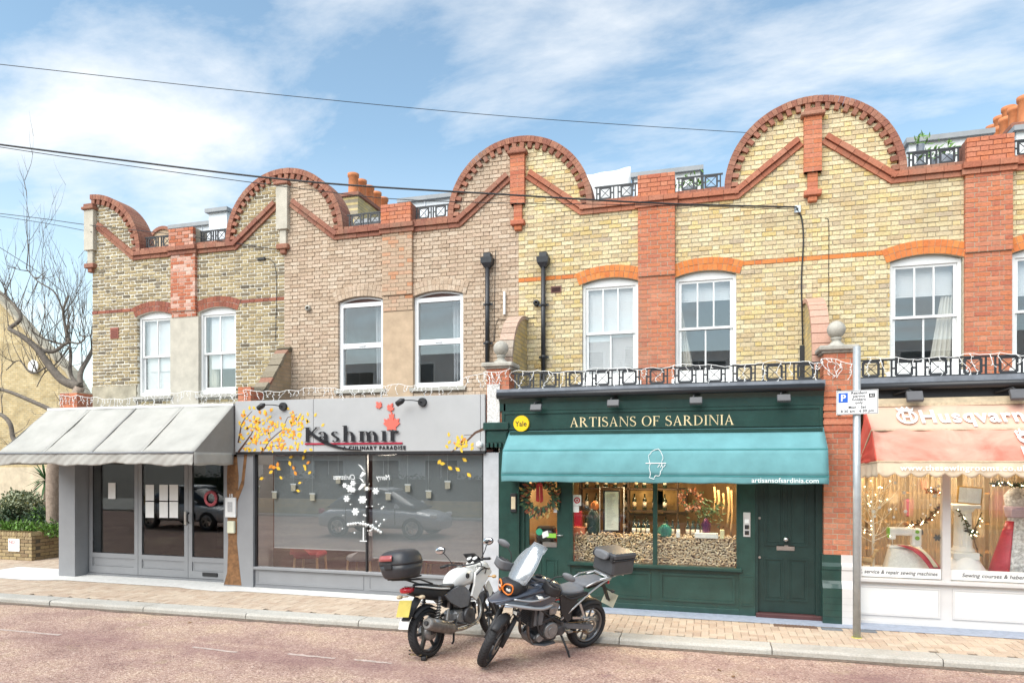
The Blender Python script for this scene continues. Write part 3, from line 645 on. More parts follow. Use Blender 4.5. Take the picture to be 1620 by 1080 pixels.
HOUSE = {}
def make_house(key, x0, x1, label, brick, mortar, pier_mat, arch_mat, wins, left_end=False):
    root = thing('terraced_building', ((x0+x1)/2, YU, ZP), label, 'building', 'terrace of shops with round brick gables'); HOUSE[key] = root
    pc = (wins[0][1]+wins[1][0])/2; pw = .31; cx0, cx1 = x0, x1
    e = .006
    # masonry core
    b = B(); yb = YU+.34; zl = 2.6
    zt = ZCR+.03
    b.box(x0, x1, YU, yb, zl, ZS-.06)
    edges = [x0]+[v for w_ in wins for v in (w_[0]-e, w_[1]+e)]+[x1]
    for i in range(0, len(edges), 2): b.box(edges[i], edges[i+1], YU, yb, ZS-.06, zt)
    b.box(x0, x1, YU, yb, zt, ZB-.08)
    for c, a0, a1 in ((x0, 0, 90), (x1, 90, 180)):
        n = 14; pts = [(c, ZB-.078)]+[(c+1.25*math.cos(R(a0+(a1-a0)*i/n)), ZB-.078+(1.25+.078)*math.sin(R(a0+(a1-a0)*i/n))) for i in range(n+1)]
        b.prism(pts, YU, yb)
    b.build('wall', mortar, root)
    # field bricks
    def iv(za, zb_):
        zm_ = (za+zb_)/2; r = [(x0+(.0 if not left_end else .006), x1)]
        if zm_ > ZB:
            hw = math.sqrt(max(0, 1.245**2-(zm_-ZB)**2)) if zm_-ZB < 1.245 else 0
            r = []
            if hw > .04: r = [(x0, x0+hw), (x1-hw, x1)]
        for w_ in wins:
            if zb_ > ZS-.07 and za < ZCR+.02: r = sub_iv(r, (w_[0], w_[1]))
        if za < ZB-.1: r = sub_iv(r, (pc-pw-.004, pc+pw+.004))
        if key == 'A' and zb_ < 4.02: r = sub_iv(r, (x0, -11.95))
        return r
    bond = lay(iv, 3.3, ZB+1.25); band = []
    rest = []
    for t in bond:
        (band if (5.575 < t[2] < 5.65 and key != 'B') else rest).append(t)
    if key == 'A': rest = [(p+.004, q-.004, r_+.004, s_-.004) for p, q, r_, s_ in rest]
    put_bricks(root, rest, brick, 225, YU-.012, jit=.005 if key in 'BC' else .003, rough=.008 if key == 'A' else .004)
    put_bricks(root, band, arch_mat, 0, YU-.014)
    # pier between the windows, stepping out twice near the window heads
    if key in 'CD': zlow = 3.3
    elif key == 'A': zlow = 5.42
    else: zlow = 5.25
    def ivp(a, c): return [(pc-pw, pc+pw)]
    pb = lay(ivp, 5.55, ZB-.15); pb2 = lay(ivp, zlow-.0, 5.55-.0) if zlow < 5.5 else []
    put_bricks(root, [t for t in pb], pier_mat, 40, YU-.075, .085, .002)
    if pb2: put_bricks(root, pb2, pier_mat, 30, YU-.045, .055, .002)
    b = B()
    b.box(pc-pw+.004, pc+pw-.004, YU-.068, YU+.001, 5.55, ZB-.16)
    if zlow < 5.5: b.box(pc-pw+.004, pc+pw-.004, YU-.038, YU+.001, zlow, 5.549)
    b.build('pier_core', mortar, root)
    if key == 'A': b = B(); b.box(pc-pw-.05, pc+pw+.05, YU-.03, YU+.2, 3.55, 5.42); b.build('render_panel', REND, root); b = B(); b.box(x0+.005, -11.93, YU-.03, YU+.1, 3.2, 4.02); b.build('render_patch', REND_D, root); b = B(); b.box(x0+.02, C1, YU-.018, YU+.05, 3.0, 3.55); b.build('render_band', REND_D, root)
    if key == 'B': b = B(); b.box(pc-pw-.004, pc+pw+.004, YU-.03, YU+.2, 3.6, 5.245); b.build('render_panel', REND_T, root)
    # arches
    for w_ in wins:
        xa, xb = w_[0]-.05, w_[1]+.05
        wd = (xb-xa)/2; rise = ZCR-ZSP+.01; r_ = (wd*wd+rise*rise)/(2*rise); cz = ZCR-r_; cxm = (xa+xb)/2; an = math.asin(wd/r_)
        b = B(); n = int(2*wd/.072)
        for ring in range(2):
            ra, rb = r_+.004+ring*.112, r_+.108+ring*.112
            for i in range(n):
                a0 = -an+2*an*(i+.04)/n; a1 = -an+2*an*(i+.96)/n; y = YU-.022+random.uniform(-.003, .003)
                b.prism([(cxm+ra*math.sin(a0), cz+ra*math.cos(a0)), (cxm+ra*math.sin(a1), cz+ra*math.cos(a1)), (cxm+rb*math.sin(a1), cz+rb*math.cos(a1)), (cxm+rb*math.sin(a0), cz+rb*math.cos(a0))], y, YU+.07)
        b.build('window_arch', arch_mat if key != 'B' else BR_B, root, 'stuff')
        b = B()
        for i in range(8):
            a0 = -an+2*an*i/8; a1 = -an+2*an*(i+1)/8; ra, rb = r_+.003, r_+.2165
            b.prism([(cxm+ra*math.sin(a0), cz+ra*math.cos(a0)), (cxm+ra*math.sin(a1), cz+ra*math.cos(a1)), (cxm+rb*math.sin(a1), cz+rb*math.cos(a1)), (cxm+rb*math.sin(a0), cz+rb*math.cos(a0))], YU-.0155, YU+.065)
        b.build('arch_mortar', mortar, root)
    # cornice: two projecting courses, level between the gables and raking up to the pilasters
    b = B(); xl, xr = x0+1.13, x1-1.13
    for (h, lift, proud) in ((.075, 0, .045), (.085, .083, .085)):
        oriented_bricks(b, (xl, 6.735), (pc-pw-.05, 6.735), h, YU-proud, YU+.05, .23, .006, lift)
        oriented_bricks(b, (pc+pw+.05, 6.735), (xr, 6.735), h, YU-proud, YU+.05, .23, .006, lift)
        oriented_bricks(b, (pc-pw-.05, 6.735), (pc+pw+.05, 6.735), h, YU-proud-.06, YU+.05, .23, .006, lift)
        sg = 1
        oriented_bricks(b, (x0+.13, 7.50), (xl+.005, 6.735), h, YU-proud-.002, YU+.05, .23, .006, lift)
        oriented_bricks(b, (xr-.005, 6.735), (x1-.13, 7.50), h, YU-proud-.002, YU+.05, .23, .006, lift)
    b.build('cornice', CORN if key in 'CD' else COPE, root, 'stuff')
    b = B(); oriented_bricks(b, (x0+RG, ZB-.012), (x1-RG, ZB-.012), .07, YU-.05, yb+.02, .11, .005); b.build('parapet_coping', COPE, root, 'stuff')
    # gable rings
    b = B(); d_ = B()
    for c, a0, a1 in ((x0, 0, 90), (x1, 90, 180)):
        n = 26
        for i in range(n):
            p, q = R(a0+(a1-a0)*(i+.03)/n), R(a0+(a1-a0)*(i+.97)/n); y = YU-.075+random.uniform(-.004, .004)
            b.prism([(c+r_*math.cos(t), ZB+r_*math.sin(t)) for r_, t in ((1.255, p), (1.255, q), (RG, q), (RG, p))], y, yb+.03)
        n = 13
        for i in range(n):
            p, q = R(a0+(a1-a0)*(i+.22)/n), R(a0+(a1-a0)*(i+.74)/n); mid = (p+q)/2
            v = []
            for yy in (0, 1):
                for r_, t in ((1.15, p), (1.15, q), (1.262, q), (1.262, p)): v.append((c+r_*math.cos(t), (YU-(.070 if t == q else .058)) if not yy else YU+.03, ZB+r_*math.sin(t)))
            d_.add(v, [(0, 1, 2, 3), (7, 6, 5, 4), (0, 4, 5, 1), (1, 5, 6, 2), (2, 6, 7, 3), (3, 7, 4, 0)])
    b.build('gable_coping', COPE, root, 'stuff'); d_.build('gable_dentils', DENT, root, 'stuff')
    # parapet pier
    b = B(); nn = 6
    pb = lay(lambda a, c: [(pc-.31, pc+.31)], ZB+.0, ZB+.375)
    put_bricks(root, pb, pier_mat if key != 'B' else BR_R, 10, YU-.13, .08, .002)
    b.box(pc-.305, pc+.305, YU-.12, YU+.30, ZB-.01, ZB+.37); b.build('parapet_pier', COPE if key != 'A' else REND_D, root)
    # parapet railings
    for xa, xb in ((x0+RG+.02, pc-.33), (pc+.33, x1-RG-.02)):
        railing_panels(root, xa, xb, YU+.06, ZB+.075, ZB+.33, .36, IRON)
    # rooms behind the windows and a flat roof behind the parapet
    b = B(); v = [(x0+.05, yb+.01, 3.4), (x1-.05, yb+.01, 3.4), (x1-.05, yb+3.6, 3.4), (x0+.05, yb+3.6, 3.4)]; v += [(p[0], p[1], 6.2) for p in v]
    b.add(v, [(0, 1, 2, 3), (7, 6, 5, 4), (1, 5, 6, 2), (2, 6, 7, 3), (3, 7, 4, 0)]); b.build('room', DARKROOM, root)
    b = B(); b.box(x0, x1, yb-.02, yb+7, 6.3, 6.4); b.build('flat_roof', LEAD, root)
    b = B(); b.box(x0, x1, yb+6.7, yb+7, ZP, 6.3); b.build('rear_wall', mortar, root)
    return root, pc

def pilaster(root, c, mat, rendered):
    y0 = YU-.11
    core = REND if rendered else None
    if rendered:
        b = B(); b.bbox(c-.13, c+.13, y0, YU+.02, 7.03, 7.92, .006); o = b.build('pilaster', REND, root)
        b = B(); b.bbox(c-.165, c+.165, y0-.045, YU+.02, 7.92, 7.98, .01); b.bbox(c-.13, c+.13, y0-.015, YU+.02, 7.98, 8.05, .008); b.build('pilaster_cap', COPE, o)
        b = B(); b.bbox(c-.075, c+.075, y0+.04, YU+.02, 6.74, 7.03, .006); b.build('pilaster_neck', REND, o)
        b = B(); b.bbox(c-.13, c+.13, y0-.0, YU+.02, 6.64, 6.74, .01); b.bbox(c-.06, c+.06, y0+.03, YU+.02, 6.55, 6.64, .01); b.build('corbel', COPE, o)
    else:
        b = B(); b.box(c-.128, c+.128, y0+.006, YU+.02, 7.03, 7.92); o = b.build('pilaster', MORT_C, root)
        q = B()
        for i in range(12):
            z = 7.03+i*.0745
            if i % 2: parts = [(c-.132, c+.132)]
            else: parts = [(c-.132, c-.004), (c+.004, c+.132)]
            for p, r_ in parts: q.box(p, r_, y0, YU+.02, z, z+.066)
        q.build('pilaster_bricks', BR_R, o, 'stuff')
        b = B(); b.bbox(c-.18, c+.18, y0-.05, YU+.02, 7.92, 7.985, .012); b.bbox(c-.13, c+.13, y0-.01, YU+.02, 7.985, 8.05, .012); b.build('pilaster_cap', COPE, o)
        q = B()
        for i in range(4): q.box(c-.075, c+.075, y0+.04, YU+.02, 6.735+i*.0745, 6.80+i*.0745)
        q.box(c-.07, c+.07, y0+.045, YU+.015, 6.74, 7.03); q.build('pilaster_neck', BR_R, o)
        b = B(); b.bbox(c-.13, c+.13, y0-.01, YU+.02, 6.65, 6.735, .01); b.bbox(c-.07, c+.07, y0+.03, YU+.02, 6.56, 6.65, .012); b.build('corbel', BR_R, o)

WA = [(-11.907, -11.02), (-10.31, -9.40)]; WBn = [(-7.02, -6.04), (-5.41, -4.405)]; WC = [(-2.162, -1.182), (-.552, .438)]; WD = [(2.735, 3.735), (4.395, 5.385)]
hA, pA = make_house('A', C0, C1, 'brown stock brick end building above the pale grey awning', BR_A, MORT_A, BR_AR, BR_RD, WA, True)
hB, pB = make_house('B', C1, C2, 'pinkish brick building above the grey sign with red maple leaves', BR_B, MORT_B, BR_PA, BR_B, WBn)
hC, pC = make_house('C', C2, C3, 'yellow brick building with dark green shopfront under the teal awning', BR_C, MORT_C, BR_R, BR_RO, WC)
hD, pD = make_house('D', C3, C4, 'yellow brick building with white shopfront under the faded pink awning', BR_C, MORT_C, BR_R, BR_RO, WD)
pilaster(hA, C0+.0, BR_R, True); pilaster(hB, C1, BR_R, True); pilaster(hC, C2, BR_R, False); pilaster(hD, C3, BR_R, False)

for i, w_ in enumerate(WA):
    win, y = make_window(hA, *w_, 'plain'); blind(win, w_[0]+.18, w_[1]-.06, y+.075, 4.32, ZSP-.02, False); blind(win, w_[0]+.06, w_[1]-.06, y+.09, ZS+.05, ZSP, False, M('net_curtain', (.78, .79, .80), .8)) if i == 0 else curtain(win, (w_[0]+.06, w_[0]+.3, w_[0]+.06, w_[0]+.26), y+.16, ZS+.05, ZSP)
for w_ in WBn: win, y = make_window(hB, *w_, 'upvc'); curtain(win, (w_[1]-.32, w_[1]-.05, w_[1]-.3, w_[1]-.05), y+.2, ZS+.05, ZSP, .03, M('grey_curtain', (.42, .43, .45), .8))
win, y = make_window(hC, *WC[0], 'blind'); blind(win, WC[0][0]+.08, WC[0][1]-.08, y+.075, ZS+.08, ZSP-.03)
win, y = make_window(hC, *WC[1], 'half'); blind(win, WC[1][0]+.08, WC[1][1]-.08, y+.12, 5.12, ZSP-.03); curtain(win, (WC[1][0]+.05, WC[1][0]+.08, WC[1][0]+.05, WC[1][0]+.33), y+.16, ZS, 5.1)
win, y = make_window(hD, *WD[0], 'curtain'); blind(win, WD[0][0]+.08, WD[0][1]-.08, y+.12, 4.98, ZSP-.03); curtain(win, (WD[0][1]-.2, WD[0][1]-.06, WD[0][1]-.4, WD[0][1]-.06), y+.16, ZS, 5.1); curtain(win, (WD[0][0]+.05, WD[0][0]+.07, WD[0][0]+.05, WD[0][0]+.13), y+.16, ZS, 5.1)
win, y = make_window(hD, *WD[1], 'curtain'); blind(win, WD[1][0]+.08, WD[1][1]-.08, y+.12, 4.9, ZSP-.03)

# wing walls stepping forward to the front piers, and the piers with stone balls
def wing(root, c, mat, cope, ruin=False):
    b = B(); y1, y0 = YU, 10.92; za, zb = 4.93, 3.72; n = 12; t = .10
    if ruin: za, zb, y0, t = 4.62, 3.55, 10.75, .11
    pts = [(y1-.0, za)]
    for i in range(1, n+1):
        a = PI/2*i/n; pts.append((y1-(y1-y0)*math.sin(a)**(.9 if not ruin else 2.0), zb+(za-zb)*math.cos(a)**(.85 if not ruin else 2.1)))
    if ruin: pts = [(y1-(y1-y0)*k/n, zb+(za-zb)*(.5+.5*math.cos(PI*(k/n)**.8))) for k in range(n+1)]
    poly = [(y1, 3.2)]+[(y1, za)]+pts[1:]+[(y0, 3.2)]
    b.prismx(poly, c-t, c+t); o = b.build('wing_wall', M('brick_courses_'+mat, (.5, .4, .2)) if False else WINGMAT[mat], root)
    q = B()
    for (p, r_) in zip(pts, pts[1:]):
        m0 = Vector((0, p[0], p[1])); m1 = Vector((0, r_[0], r_[1])); d = (m1-m0); L_ = d.length; d.normalize(); u = Vector((0, -d.z, d.y))
        if u.z < 0: u = -u
        if u.y > 0 and abs(u.z) < .3: u = -u
        q.obox((m0+m1)/2+u*.02+Vector((c+(random.uniform(-.015, .015) if ruin else 0), 0, 0)), (t+.025, 0, 0), d*(L_/2-.003), u*(.032 if not ruin else random.uniform(.02, .045)))
    q.build('wing_coping', cope, o, 'stuff')
    return o
def node_brick(name, c1, c2, mo, scale=1, axis='yz'):
    m = bpy.data.materials.new(name); m.use_nodes = True; nt = m.node_tree; k = nt.nodes; l = nt.links; b = k['Principled BSDF']; b.inputs['Roughness'].default_value = .92
    g = k.new('ShaderNodeNewGeometry'); s = k.new('ShaderNodeSeparateXYZ'); c = k.new('ShaderNodeCombineXYZ'); l.new(g.outputs['Position'], s.inputs[0])
    l.new(s.outputs['XYZ'.index(axis[0].upper())], c.inputs[0]); l.new(s.outputs[2], c.inputs[1])
    t = k.new('ShaderNodeTexBrick'); t.inputs['Scale'].default_value = 1; t.inputs['Brick Width'].default_value = .225*scale; t.inputs['Row Height'].default_value = .075*scale; t.inputs['Mortar Size'].default_value = .006
    t.inputs['Color1'].default_value = tuple(c1)+(1,); t.inputs['Color2'].default_value = tuple(c2)+(1,); t.inputs['Mortar'].default_value = tuple(mo)+(1,); l.new(c.outputs[0], t.inputs[0])
    n = k.new('ShaderNodeTexNoise'); n.inputs['Scale'].default_value = 3; n.inputs['Detail'].default_value = 8; l.new(g.outputs['Position'], n.inputs[0])
    mr = k.new('ShaderNodeMapRange'); mr.inputs[1].default_value = .3; mr.inputs[2].default_value = .7; mr.inputs[3].default_value = .75; mr.inputs[4].default_value = 1.2; l.new(n.outputs[0], mr.inputs[0])
    v = k.new('ShaderNodeVectorMath'); v.operation = 'SCALE'; l.new(t.outputs[0], v.inputs[0]); l.new(mr.outputs[0], v.inputs['Scale']); l.new(v.outputs[0], b.inputs['Base Color'])
    bp = k.new('ShaderNodeBump'); bp.inputs['Strength'].default_value = .6; bp.inputs['Distance'].default_value = .01; bp.invert = True; l.new(t.outputs['Fac'], bp.inputs['Height']); l.new(bp.outputs[0], b.inputs['Normal'])
    return m
WINGMAT = {'yellow': node_brick('wing_yellow_brick', (.60, .44, .17), (.50, .40, .22), (.30, .25, .18)), 'pink': node_brick('wing_pink_brick', (.50, .34, .24), (.42, .30, .21), (.28, .22, .16)), 'brown': node_brick('wing_brown_brick', (.34, .25, .15), (.42, .30, .2), (.3, .25, .18))}
wing(hC, C2+.06, 'yellow', MB_('pink_coping_left', [(.44, .31, .24), (.50, .36, .28), (.40, .29, .22), (.36, .33, .28)], .3)); wing(hD, C3-.02, 'yellow', MB_('pink_coping', [(.50, .30, .22), (.55, .34, .26), (.46, .27, .2)], .2)); wing(hB, C1+.05, 'brown', MB_('mossy_coping', [(.10, .085, .06), (.2, .17, .12), (.28, .24, .18), (.3, .12, .08)], .3), True)

def front_pier(root, x0, x1, z0, z1, nsep, ball=True):
    yb = YF+.36
    b = B(); b.box(x0+.006, x1-.006, YF+.006, yb, z0, z1); p = b.build('front_pier', MORT_C, root)
    bk = lay(lambda a, c: [(x0, x1)], z0, z1); put_bricks(root, bk, BR_R, nsep, YF, .10, .002)
    side = B()
    for xs_, xe in ((x0-.0005, x0+.05), (x1-.05, x1+.0005)):
        for i in range(int((z1-z0)/CHT)):
            z = z0+i*CHT
            for a, c in (((YF+.105, YF+.23), (YF+.24, yb)) if i % 2 else ((YF+.105, YF+.30), (YF+.31, yb))): side.box(xs_, xe, a, c, z+.005, z+.07)
    side.build('pier_side_bricks', BR_R, p, 'stuff')
    if ball:
        cx, cy = (x0+x1)/2, (YF+yb)/2; zc = z1
        b = B(); b.bbox(x0-.07, x1+.07, YF-.07, yb+.05, zc+.03, zc+.10, .015); b.bbox(x0-.03, x1+.03, YF-.03, yb+.02, zc-.0, zc+.03, .008); cap = b.build('pier_cap', STONE, p)
        b = B(); b.lathe([(.001, zc+.09), (.14, zc+.09), (.13, zc+.12), (.07, zc+.17), (.055, zc+.20), (.075, zc+.215), (.075, zc+.235), (.06, zc+.245), (.05, zc+.25)], (cx, cy, 0), 'z', 20); b.build('finial_stem', STONE, cap)
        b = B(); b.ball((cx, cy, zc+.355), .125, 24); b.build('ball_finial', STONE, cap)
    return p
pr1 = front_pier(hC, -3.47, -3.09, 3.0, 3.87, 0); pr2 = front_pier(hD, 1.565, 1.945, 1.05, 3.91, 30)
front_pier(hA, -12.38, -11.95, 3.2, 3.74, 0, False); front_pier(hB, -8.22, -7.95, 3.2, 3.72, 0, False)
# corbelled courses on the right front pier and a weathered white panel on the left one
b = B()
for i in range(6): b.box(1.55, 1.96, YF-.012-.006*(i % 2), YF+.02, 2.80+i*.098, 2.86+i*.098)
b.build('corbel_courses', BR_R, pr2, 'stuff')
b = B(); b.box(-3.45, -3.24, YF-.03, YF-.004, 2.95, 3.62); b.build('peeling_panel', M('peeling_white_paint', (.66, .65, .62), .8, 0, .45, 30), pr1)
b = B(); b.bbox(-3.18, -3.13, YF-.03, YF-.002, 3.02, 3.38, .01); b.build('slot_plate', IRON, pr1)
b = B(); b.bbox(1.735, 1.785, YF-.03, YF-.002, 3.02, 3.40, .01); b.build('slot_plate', M('brown_iron', (.08, .055, .04), .6), pr2)
# ------------------------------------------------------------------ ground floors
GREY = M('grey_shop_paint', (.25, .255, .265), .5, 0, .06, 3)
GREY_D = M('grey_frame_paint', (.20, .205, .215), .45, 0, .08, 5)
GREY_S = M('grey_sign_board', (.42, .425, .425), .45, .0, .05, 2)
BLACK = M('black_plastic', (.018, .018, .02), .45, 0, .2, 20)
GREEN = M('dark_green_gloss', (.018, .055, .045), .28, 0, .22, 5, .05, 8, coat=.3)
GREEN_D = M('dark_green_door', (.014, .036, .032), .34, 0, .22, 5)
CREAMW = M('off_white_shop_paint', (.66, .64, .62), .4, 0, .05, 4)
PANELW = M('white_shop_panel', (.76, .76, .74), .4, 0, .03, 4)
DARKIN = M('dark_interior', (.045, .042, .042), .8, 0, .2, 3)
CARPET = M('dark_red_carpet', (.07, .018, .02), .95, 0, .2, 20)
WARMWALL = M('warm_interior_plaster', (.42, .30, .17), .8, 0, .15, 2)
CREAMWALL = M('cream_interior_plaster', (.62, .50, .34), .8, 0, .1, 2)
WOODF = M('brown_floorboards', (.22, .13, .07), .6, 0, .2, 8)
CHROME = M('brushed_steel', (.62, .62, .60), .28, 1., .06, 30)
BRASS = M('gold_leaf_paint', (.76, .62, .36), .5, 0, .06, 20)
PAPER = M('white_paper', (.80, .80, .78), .8, 0, .04, 10)

def shop_room(root, x0, x1, y0, y1, z0, z1, wall, floor):
    b = B(); v = [(x0, y0, z0), (x1, y0, z0), (x1, y1, z0), (x0, y1, z0), (x0, y0, z1), (x1, y0, z1), (x1, y1, z1), (x0, y1, z1)]
    b.add(v, [(4, 5, 6, 7), (1, 2, 6, 5), (2, 3, 7, 6), (3, 0, 4, 7)]); r_ = b.build('shop_room', wall, root, recalc=False)
    b = B(); b.add(v, [(0, 1, 2, 3)]); b.build('shop_floor', floor, root)
    return r_
def lamp_pt(name, loc, w_, col=(1, .72, .42), r_=.06):
    l = bpy.data.lights.new(name, 'POINT'); l.energy = w_; l.color = col; l.shadow_soft_size = r_; o = bpy.data.objects.new(name, l); COL.objects.link(o); o.location = loc; return o
BULB = EMIT('warm_bulb_glow', (1, .62, .25), 9)
def bulb(x, y, z, label, grp, r_=.035, light=14):
    t = thing('pendant_bulb', (x, y, z-.1), label, 'lamp', grp)
    b = B(); b.ball((x, y, z), r_, 12); b.build('glass_bulb', BULB, t)
    b = B(); b.cyl((x, y, z+r_*.8), (x, y, z+r_*.8+.06), .016, .014, 10); b.tube([(x, y, z+.08), (x, y, min(2.57, z+.6))], .004, 6); b.build('cord', BLACK, t)
    if light: lamp_pt('bulb_light', (x, y-.001, z-.09), light)

def panel_frame(b, x0, x1, z0, z1, y, mat_d=.012, w_=.025):
    """raised moulding round a panel"""
    b.box(x0, x1, y-mat_d, y+.002, z1-w_, z1); b.box(x0, x1, y-mat_d, y+.002, z0, z0+w_); b.box(x0, x0+w_, y-mat_d+.001, y+.002, z0+w_, z1-w_); b.box(x1-w_, x1, y-mat_d+.001, y+.002, z0+w_, z1-w_)

# ---- house A: recessed glazed doors under the pale awning
yd = 10.83
b = B(); b.bbox(-12.41, -12.0, YF, yd+.3, ZP, 3.2, .004); b.build('shop_pillar', GREY, hA)
b = B(); b.bbox(-8.53, -7.9, YF, yd+.3, ZP, 2.54, .004); b.build('shop_pillar', GREY, hB)
b = B(); b.box(-12.42, C1, YF-.004, YF+.1, 2.46, 3.38); b.build('shop_frieze', GREY, hA)
b = B(); b.box(-12.4, C1-.002, YF+.05, YU+.02, 3.36, 3.42); b.build('shop_roof', LEAD, hA)
b = B(); b.box(C1, C2, YF+.02, YU+.02, 3.40, 3.45); b.build('shop_roof', LEAD, hB)
b = B(); b.box(-12.0, -8.53, yd-.03, yd+.25, ZP, .145); b.build('door_threshold', GREY_D, hA)
b = B(); b.box(-12.0, -8.53, YF+.1, yd+.06, 2.44, 2.50); b.build('soffit', GREY_D, hA)
doors = [(-11.975, -10.765), (-10.755, -9.58), (-9.57, -8.535)]
for i, (xa, xb) in enumerate(doors):
    b = B(); fw = .085; z0, z1 = .15, 2.44
    b.box(xa, xa+fw, yd, yd+.05, z0, z1); b.box(xb-fw, xb, yd, yd+.05, z0, z1)
    b.box(xa+fw, xb-fw, yd+.001, yd+.049, z0, .29); b.box(xa+fw, xb-fw, yd+.001, yd+.049, .46, .55); b.box(xa+fw, xb-fw, yd+.001, yd+.049, z1-.09, z1)
    d_ = b.build('shop_door', GREY, hA)
    b = B(); b.box(xa+fw, xb-fw, yd+.02, yd+.04, .29, .46); panel_frame(b, xa+fw+.01, xb-fw-.01, .295, .455, yd+.02, .008, .018); b.build('door_panel', GREY, d_)
    b = B(); b.box(xa+fw, xb-fw, yd+.022, yd+.03, .55, z1-.09); b.build('pane', SGLASS, d_)
    b = B(); g = .012; b.box(xa+fw, xa+fw+g, yd+.008, yd+.02, .55, z1-.09); b.box(xb-fw-g, xb-fw, yd+.008, yd+.02, .55, z1-.09); b.box(xa+fw+g, xb-fw-g, yd+.008, yd+.02, .55, .562); b.build('glazing_gasket', BLACK, d_)
    if i == 1:
        b = B(); b.bbox(xb-.07, xb-.015, yd-.035, yd+.0, 1.16, 1.42, .01); b.build('lock_case', CHROME, d_); b = B(); b.tube([(xb+.05, yd-.03, 1.2), (xb+.05, yd-.07, 1.24), (xb+.05, yd-.07, 1.36), (xb+.05, yd-.03, 1.4)], .014, 8); b.build('handle', BLACK, d_)
    if i == 2:
        b = B(); b.bbox(xa+.33, xa+.67, yd-.02, yd+.0, .20, .27, .006); b.build('letter_plate', BLACK, d_)
# menus on the doors, a round wreath sticker
dk = 0
for mi_, (px, py) in enumerate(((250-10, 779), (258, 779), (274, 779), (240, 806), (258, 806), (274, 806))):
    x = X(px+(-4 if px == 240 else 0), yd); z = Zp(px, py, yd); b = B(); b.box(x-.10, x+.10, yd+.012, yd+.016, z-.155, z+.155)
    o = tag(b.build('menu_sheet', PAPER), ('upper', 'lower')[mi_//3]+' row menu sheet on the glass door, '+('next to the hinge side', 'middle of the row', 'next to the lock')[mi_ % 3], 'paper', 'menu sheets on the door')
b = B(); x, z = X(176, yd), Zp(176, 776, yd); b.box(x-.09, x+.09, yd+.012, yd+.016, z-.16, z+.16); tag(b.build('notice_sheet', PAPER), 'single white notice sheet on the glass beside the left door jamb', 'paper')
x, z = X(333, yd), Zp(333, 788, yd)
b = B(); b.lathe([(.095, -.012), (.15, -.012), (.15, .0), (.095, .0)], (x, yd+.012, z), 'y', 28, True); tag(b.build('door_wreath', M('faded_red_wreath', (.46, .10, .12), .8, 0, .5, 40)), 'faded red ring wreath on the narrow glass door', 'wreath')
# painted tree trunk on the pier between the doors and the big window
BARK = M('painted_bark', (.20, .095, .035), .6, 0, .45, 14)
b = B(); zb = [(.13, .30), (.35, .22), (.9, .17), (1.5, .16), (2.1, .17), (2.5, .16)]; xc = -8.33; pr, pl = [], []
for i, (z, w_) in enumerate(zb): pr.append((xc+w_/1.6+.02*math.sin(i*2), z)); pl.append((xc-w_/1.6+.02*math.sin(i*1.3), z))
b.prism(pl[::-1]+pr if False else pl+pr[::-1], YF-.004, YF+.001)
b.prism([(xc+.06, 1.72), (xc+.08, 1.60), (xc+.24, 1.95), (xc+.31, 2.52), (xc+.25, 2.52), (xc+.19, 2.02)], YF-.005, YF+.001)
b.build('painted_trunk', BARK, hB)
x, z = X(366, YF), Zp(366, 802, YF)
b = B(); b.bbox(x-.10, x+.12, YF-.05, YF-.006, z-.18, z+.18, .008); c_ = tag(b.build('notice_case', M('white_case', (.75, .75, .73), .4)), 'white framed notice case fixed on the painted trunk', 'notice')
b = B(); b.box(x-.04, x+.06, YF-.054, YF-.049, z-.08, z+.1); b.build('notice_print', M('grey_print', (.45, .45, .45), .8, 0, .5, 90), c_)
z = Zp(366, 833, YF); b = B(); b.bbox(x-.05, x+.10, YF-.06, YF-.006, z-.11, z+.11, .01); tag(b.build('meter_box', M('cream_box', (.66, .66, .50), .5)), 'small cream box fixed below the white notice case', 'box')
text('house_number', '18', .09, PAPER, X(362, YF), YF-.007, Zp(362, 786, YF), hB)
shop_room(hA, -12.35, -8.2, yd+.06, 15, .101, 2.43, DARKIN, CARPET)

# ---- house B: big window with grey blinds
xa, xb, ym, z0, z1 = -7.89, -3.53, 10.58, .45, 2.54
b = B(); b.bbox(-3.53, -3.27, YF+.02, yd, ZP, 2.52, .004); b.build('shop_pillar', M('light_grey_pilaster', (.47, .48, .5), .5), hB)
b = B(); b.box(xa, xb, ym, ym+.06, .15, .43); st_ = b.build('stallriser', GREY, hB)
for p, q in ((xa+.02, -5.69), (-5.63, xb-.02)): b = B(); panel_frame(b, p+.02, q-.02, .17, .42, ym, .01, .02); b.build('stallriser_moulding', GREY, st_)
b = B(); b.bbox(xa-.02, xb, ym-.045, ym+.07, .43, .478, .006); b.build('window_sill', GREY, hB)
b = B(); b.box(xa, xb, ym-.02, ym+.1, ZP, .15); b.build('plinth', GREY_D, hB)
b = B(); b.box(xa, xa+.03, ym+.001, ym+.05, .478, 2.53); b.box(xb-.03, xb, ym+.001, ym+.05, .478, 2.53); b.box(xa+.03, xb-.03, ym, ym+.05, 2.49, 2.53); b.box(-5.675, -5.645, ym+.002, ym+.05, .478, 2.49); wf = b.build('window_frame', BLACK, hB)
for p, q in ((xa+.03, -5.675), (-5.645, xb-.03)): b = B(); b.box(p, q, ym+.02, ym+.028, .478, 2.49); b.build('pane', GLASS('blind_shop_glass', (.95, .96, .96), 1.5, .11), wf)
FILM = M('grey_roller_blind', (.22, .235, .24), .7, 0, .05, 3)
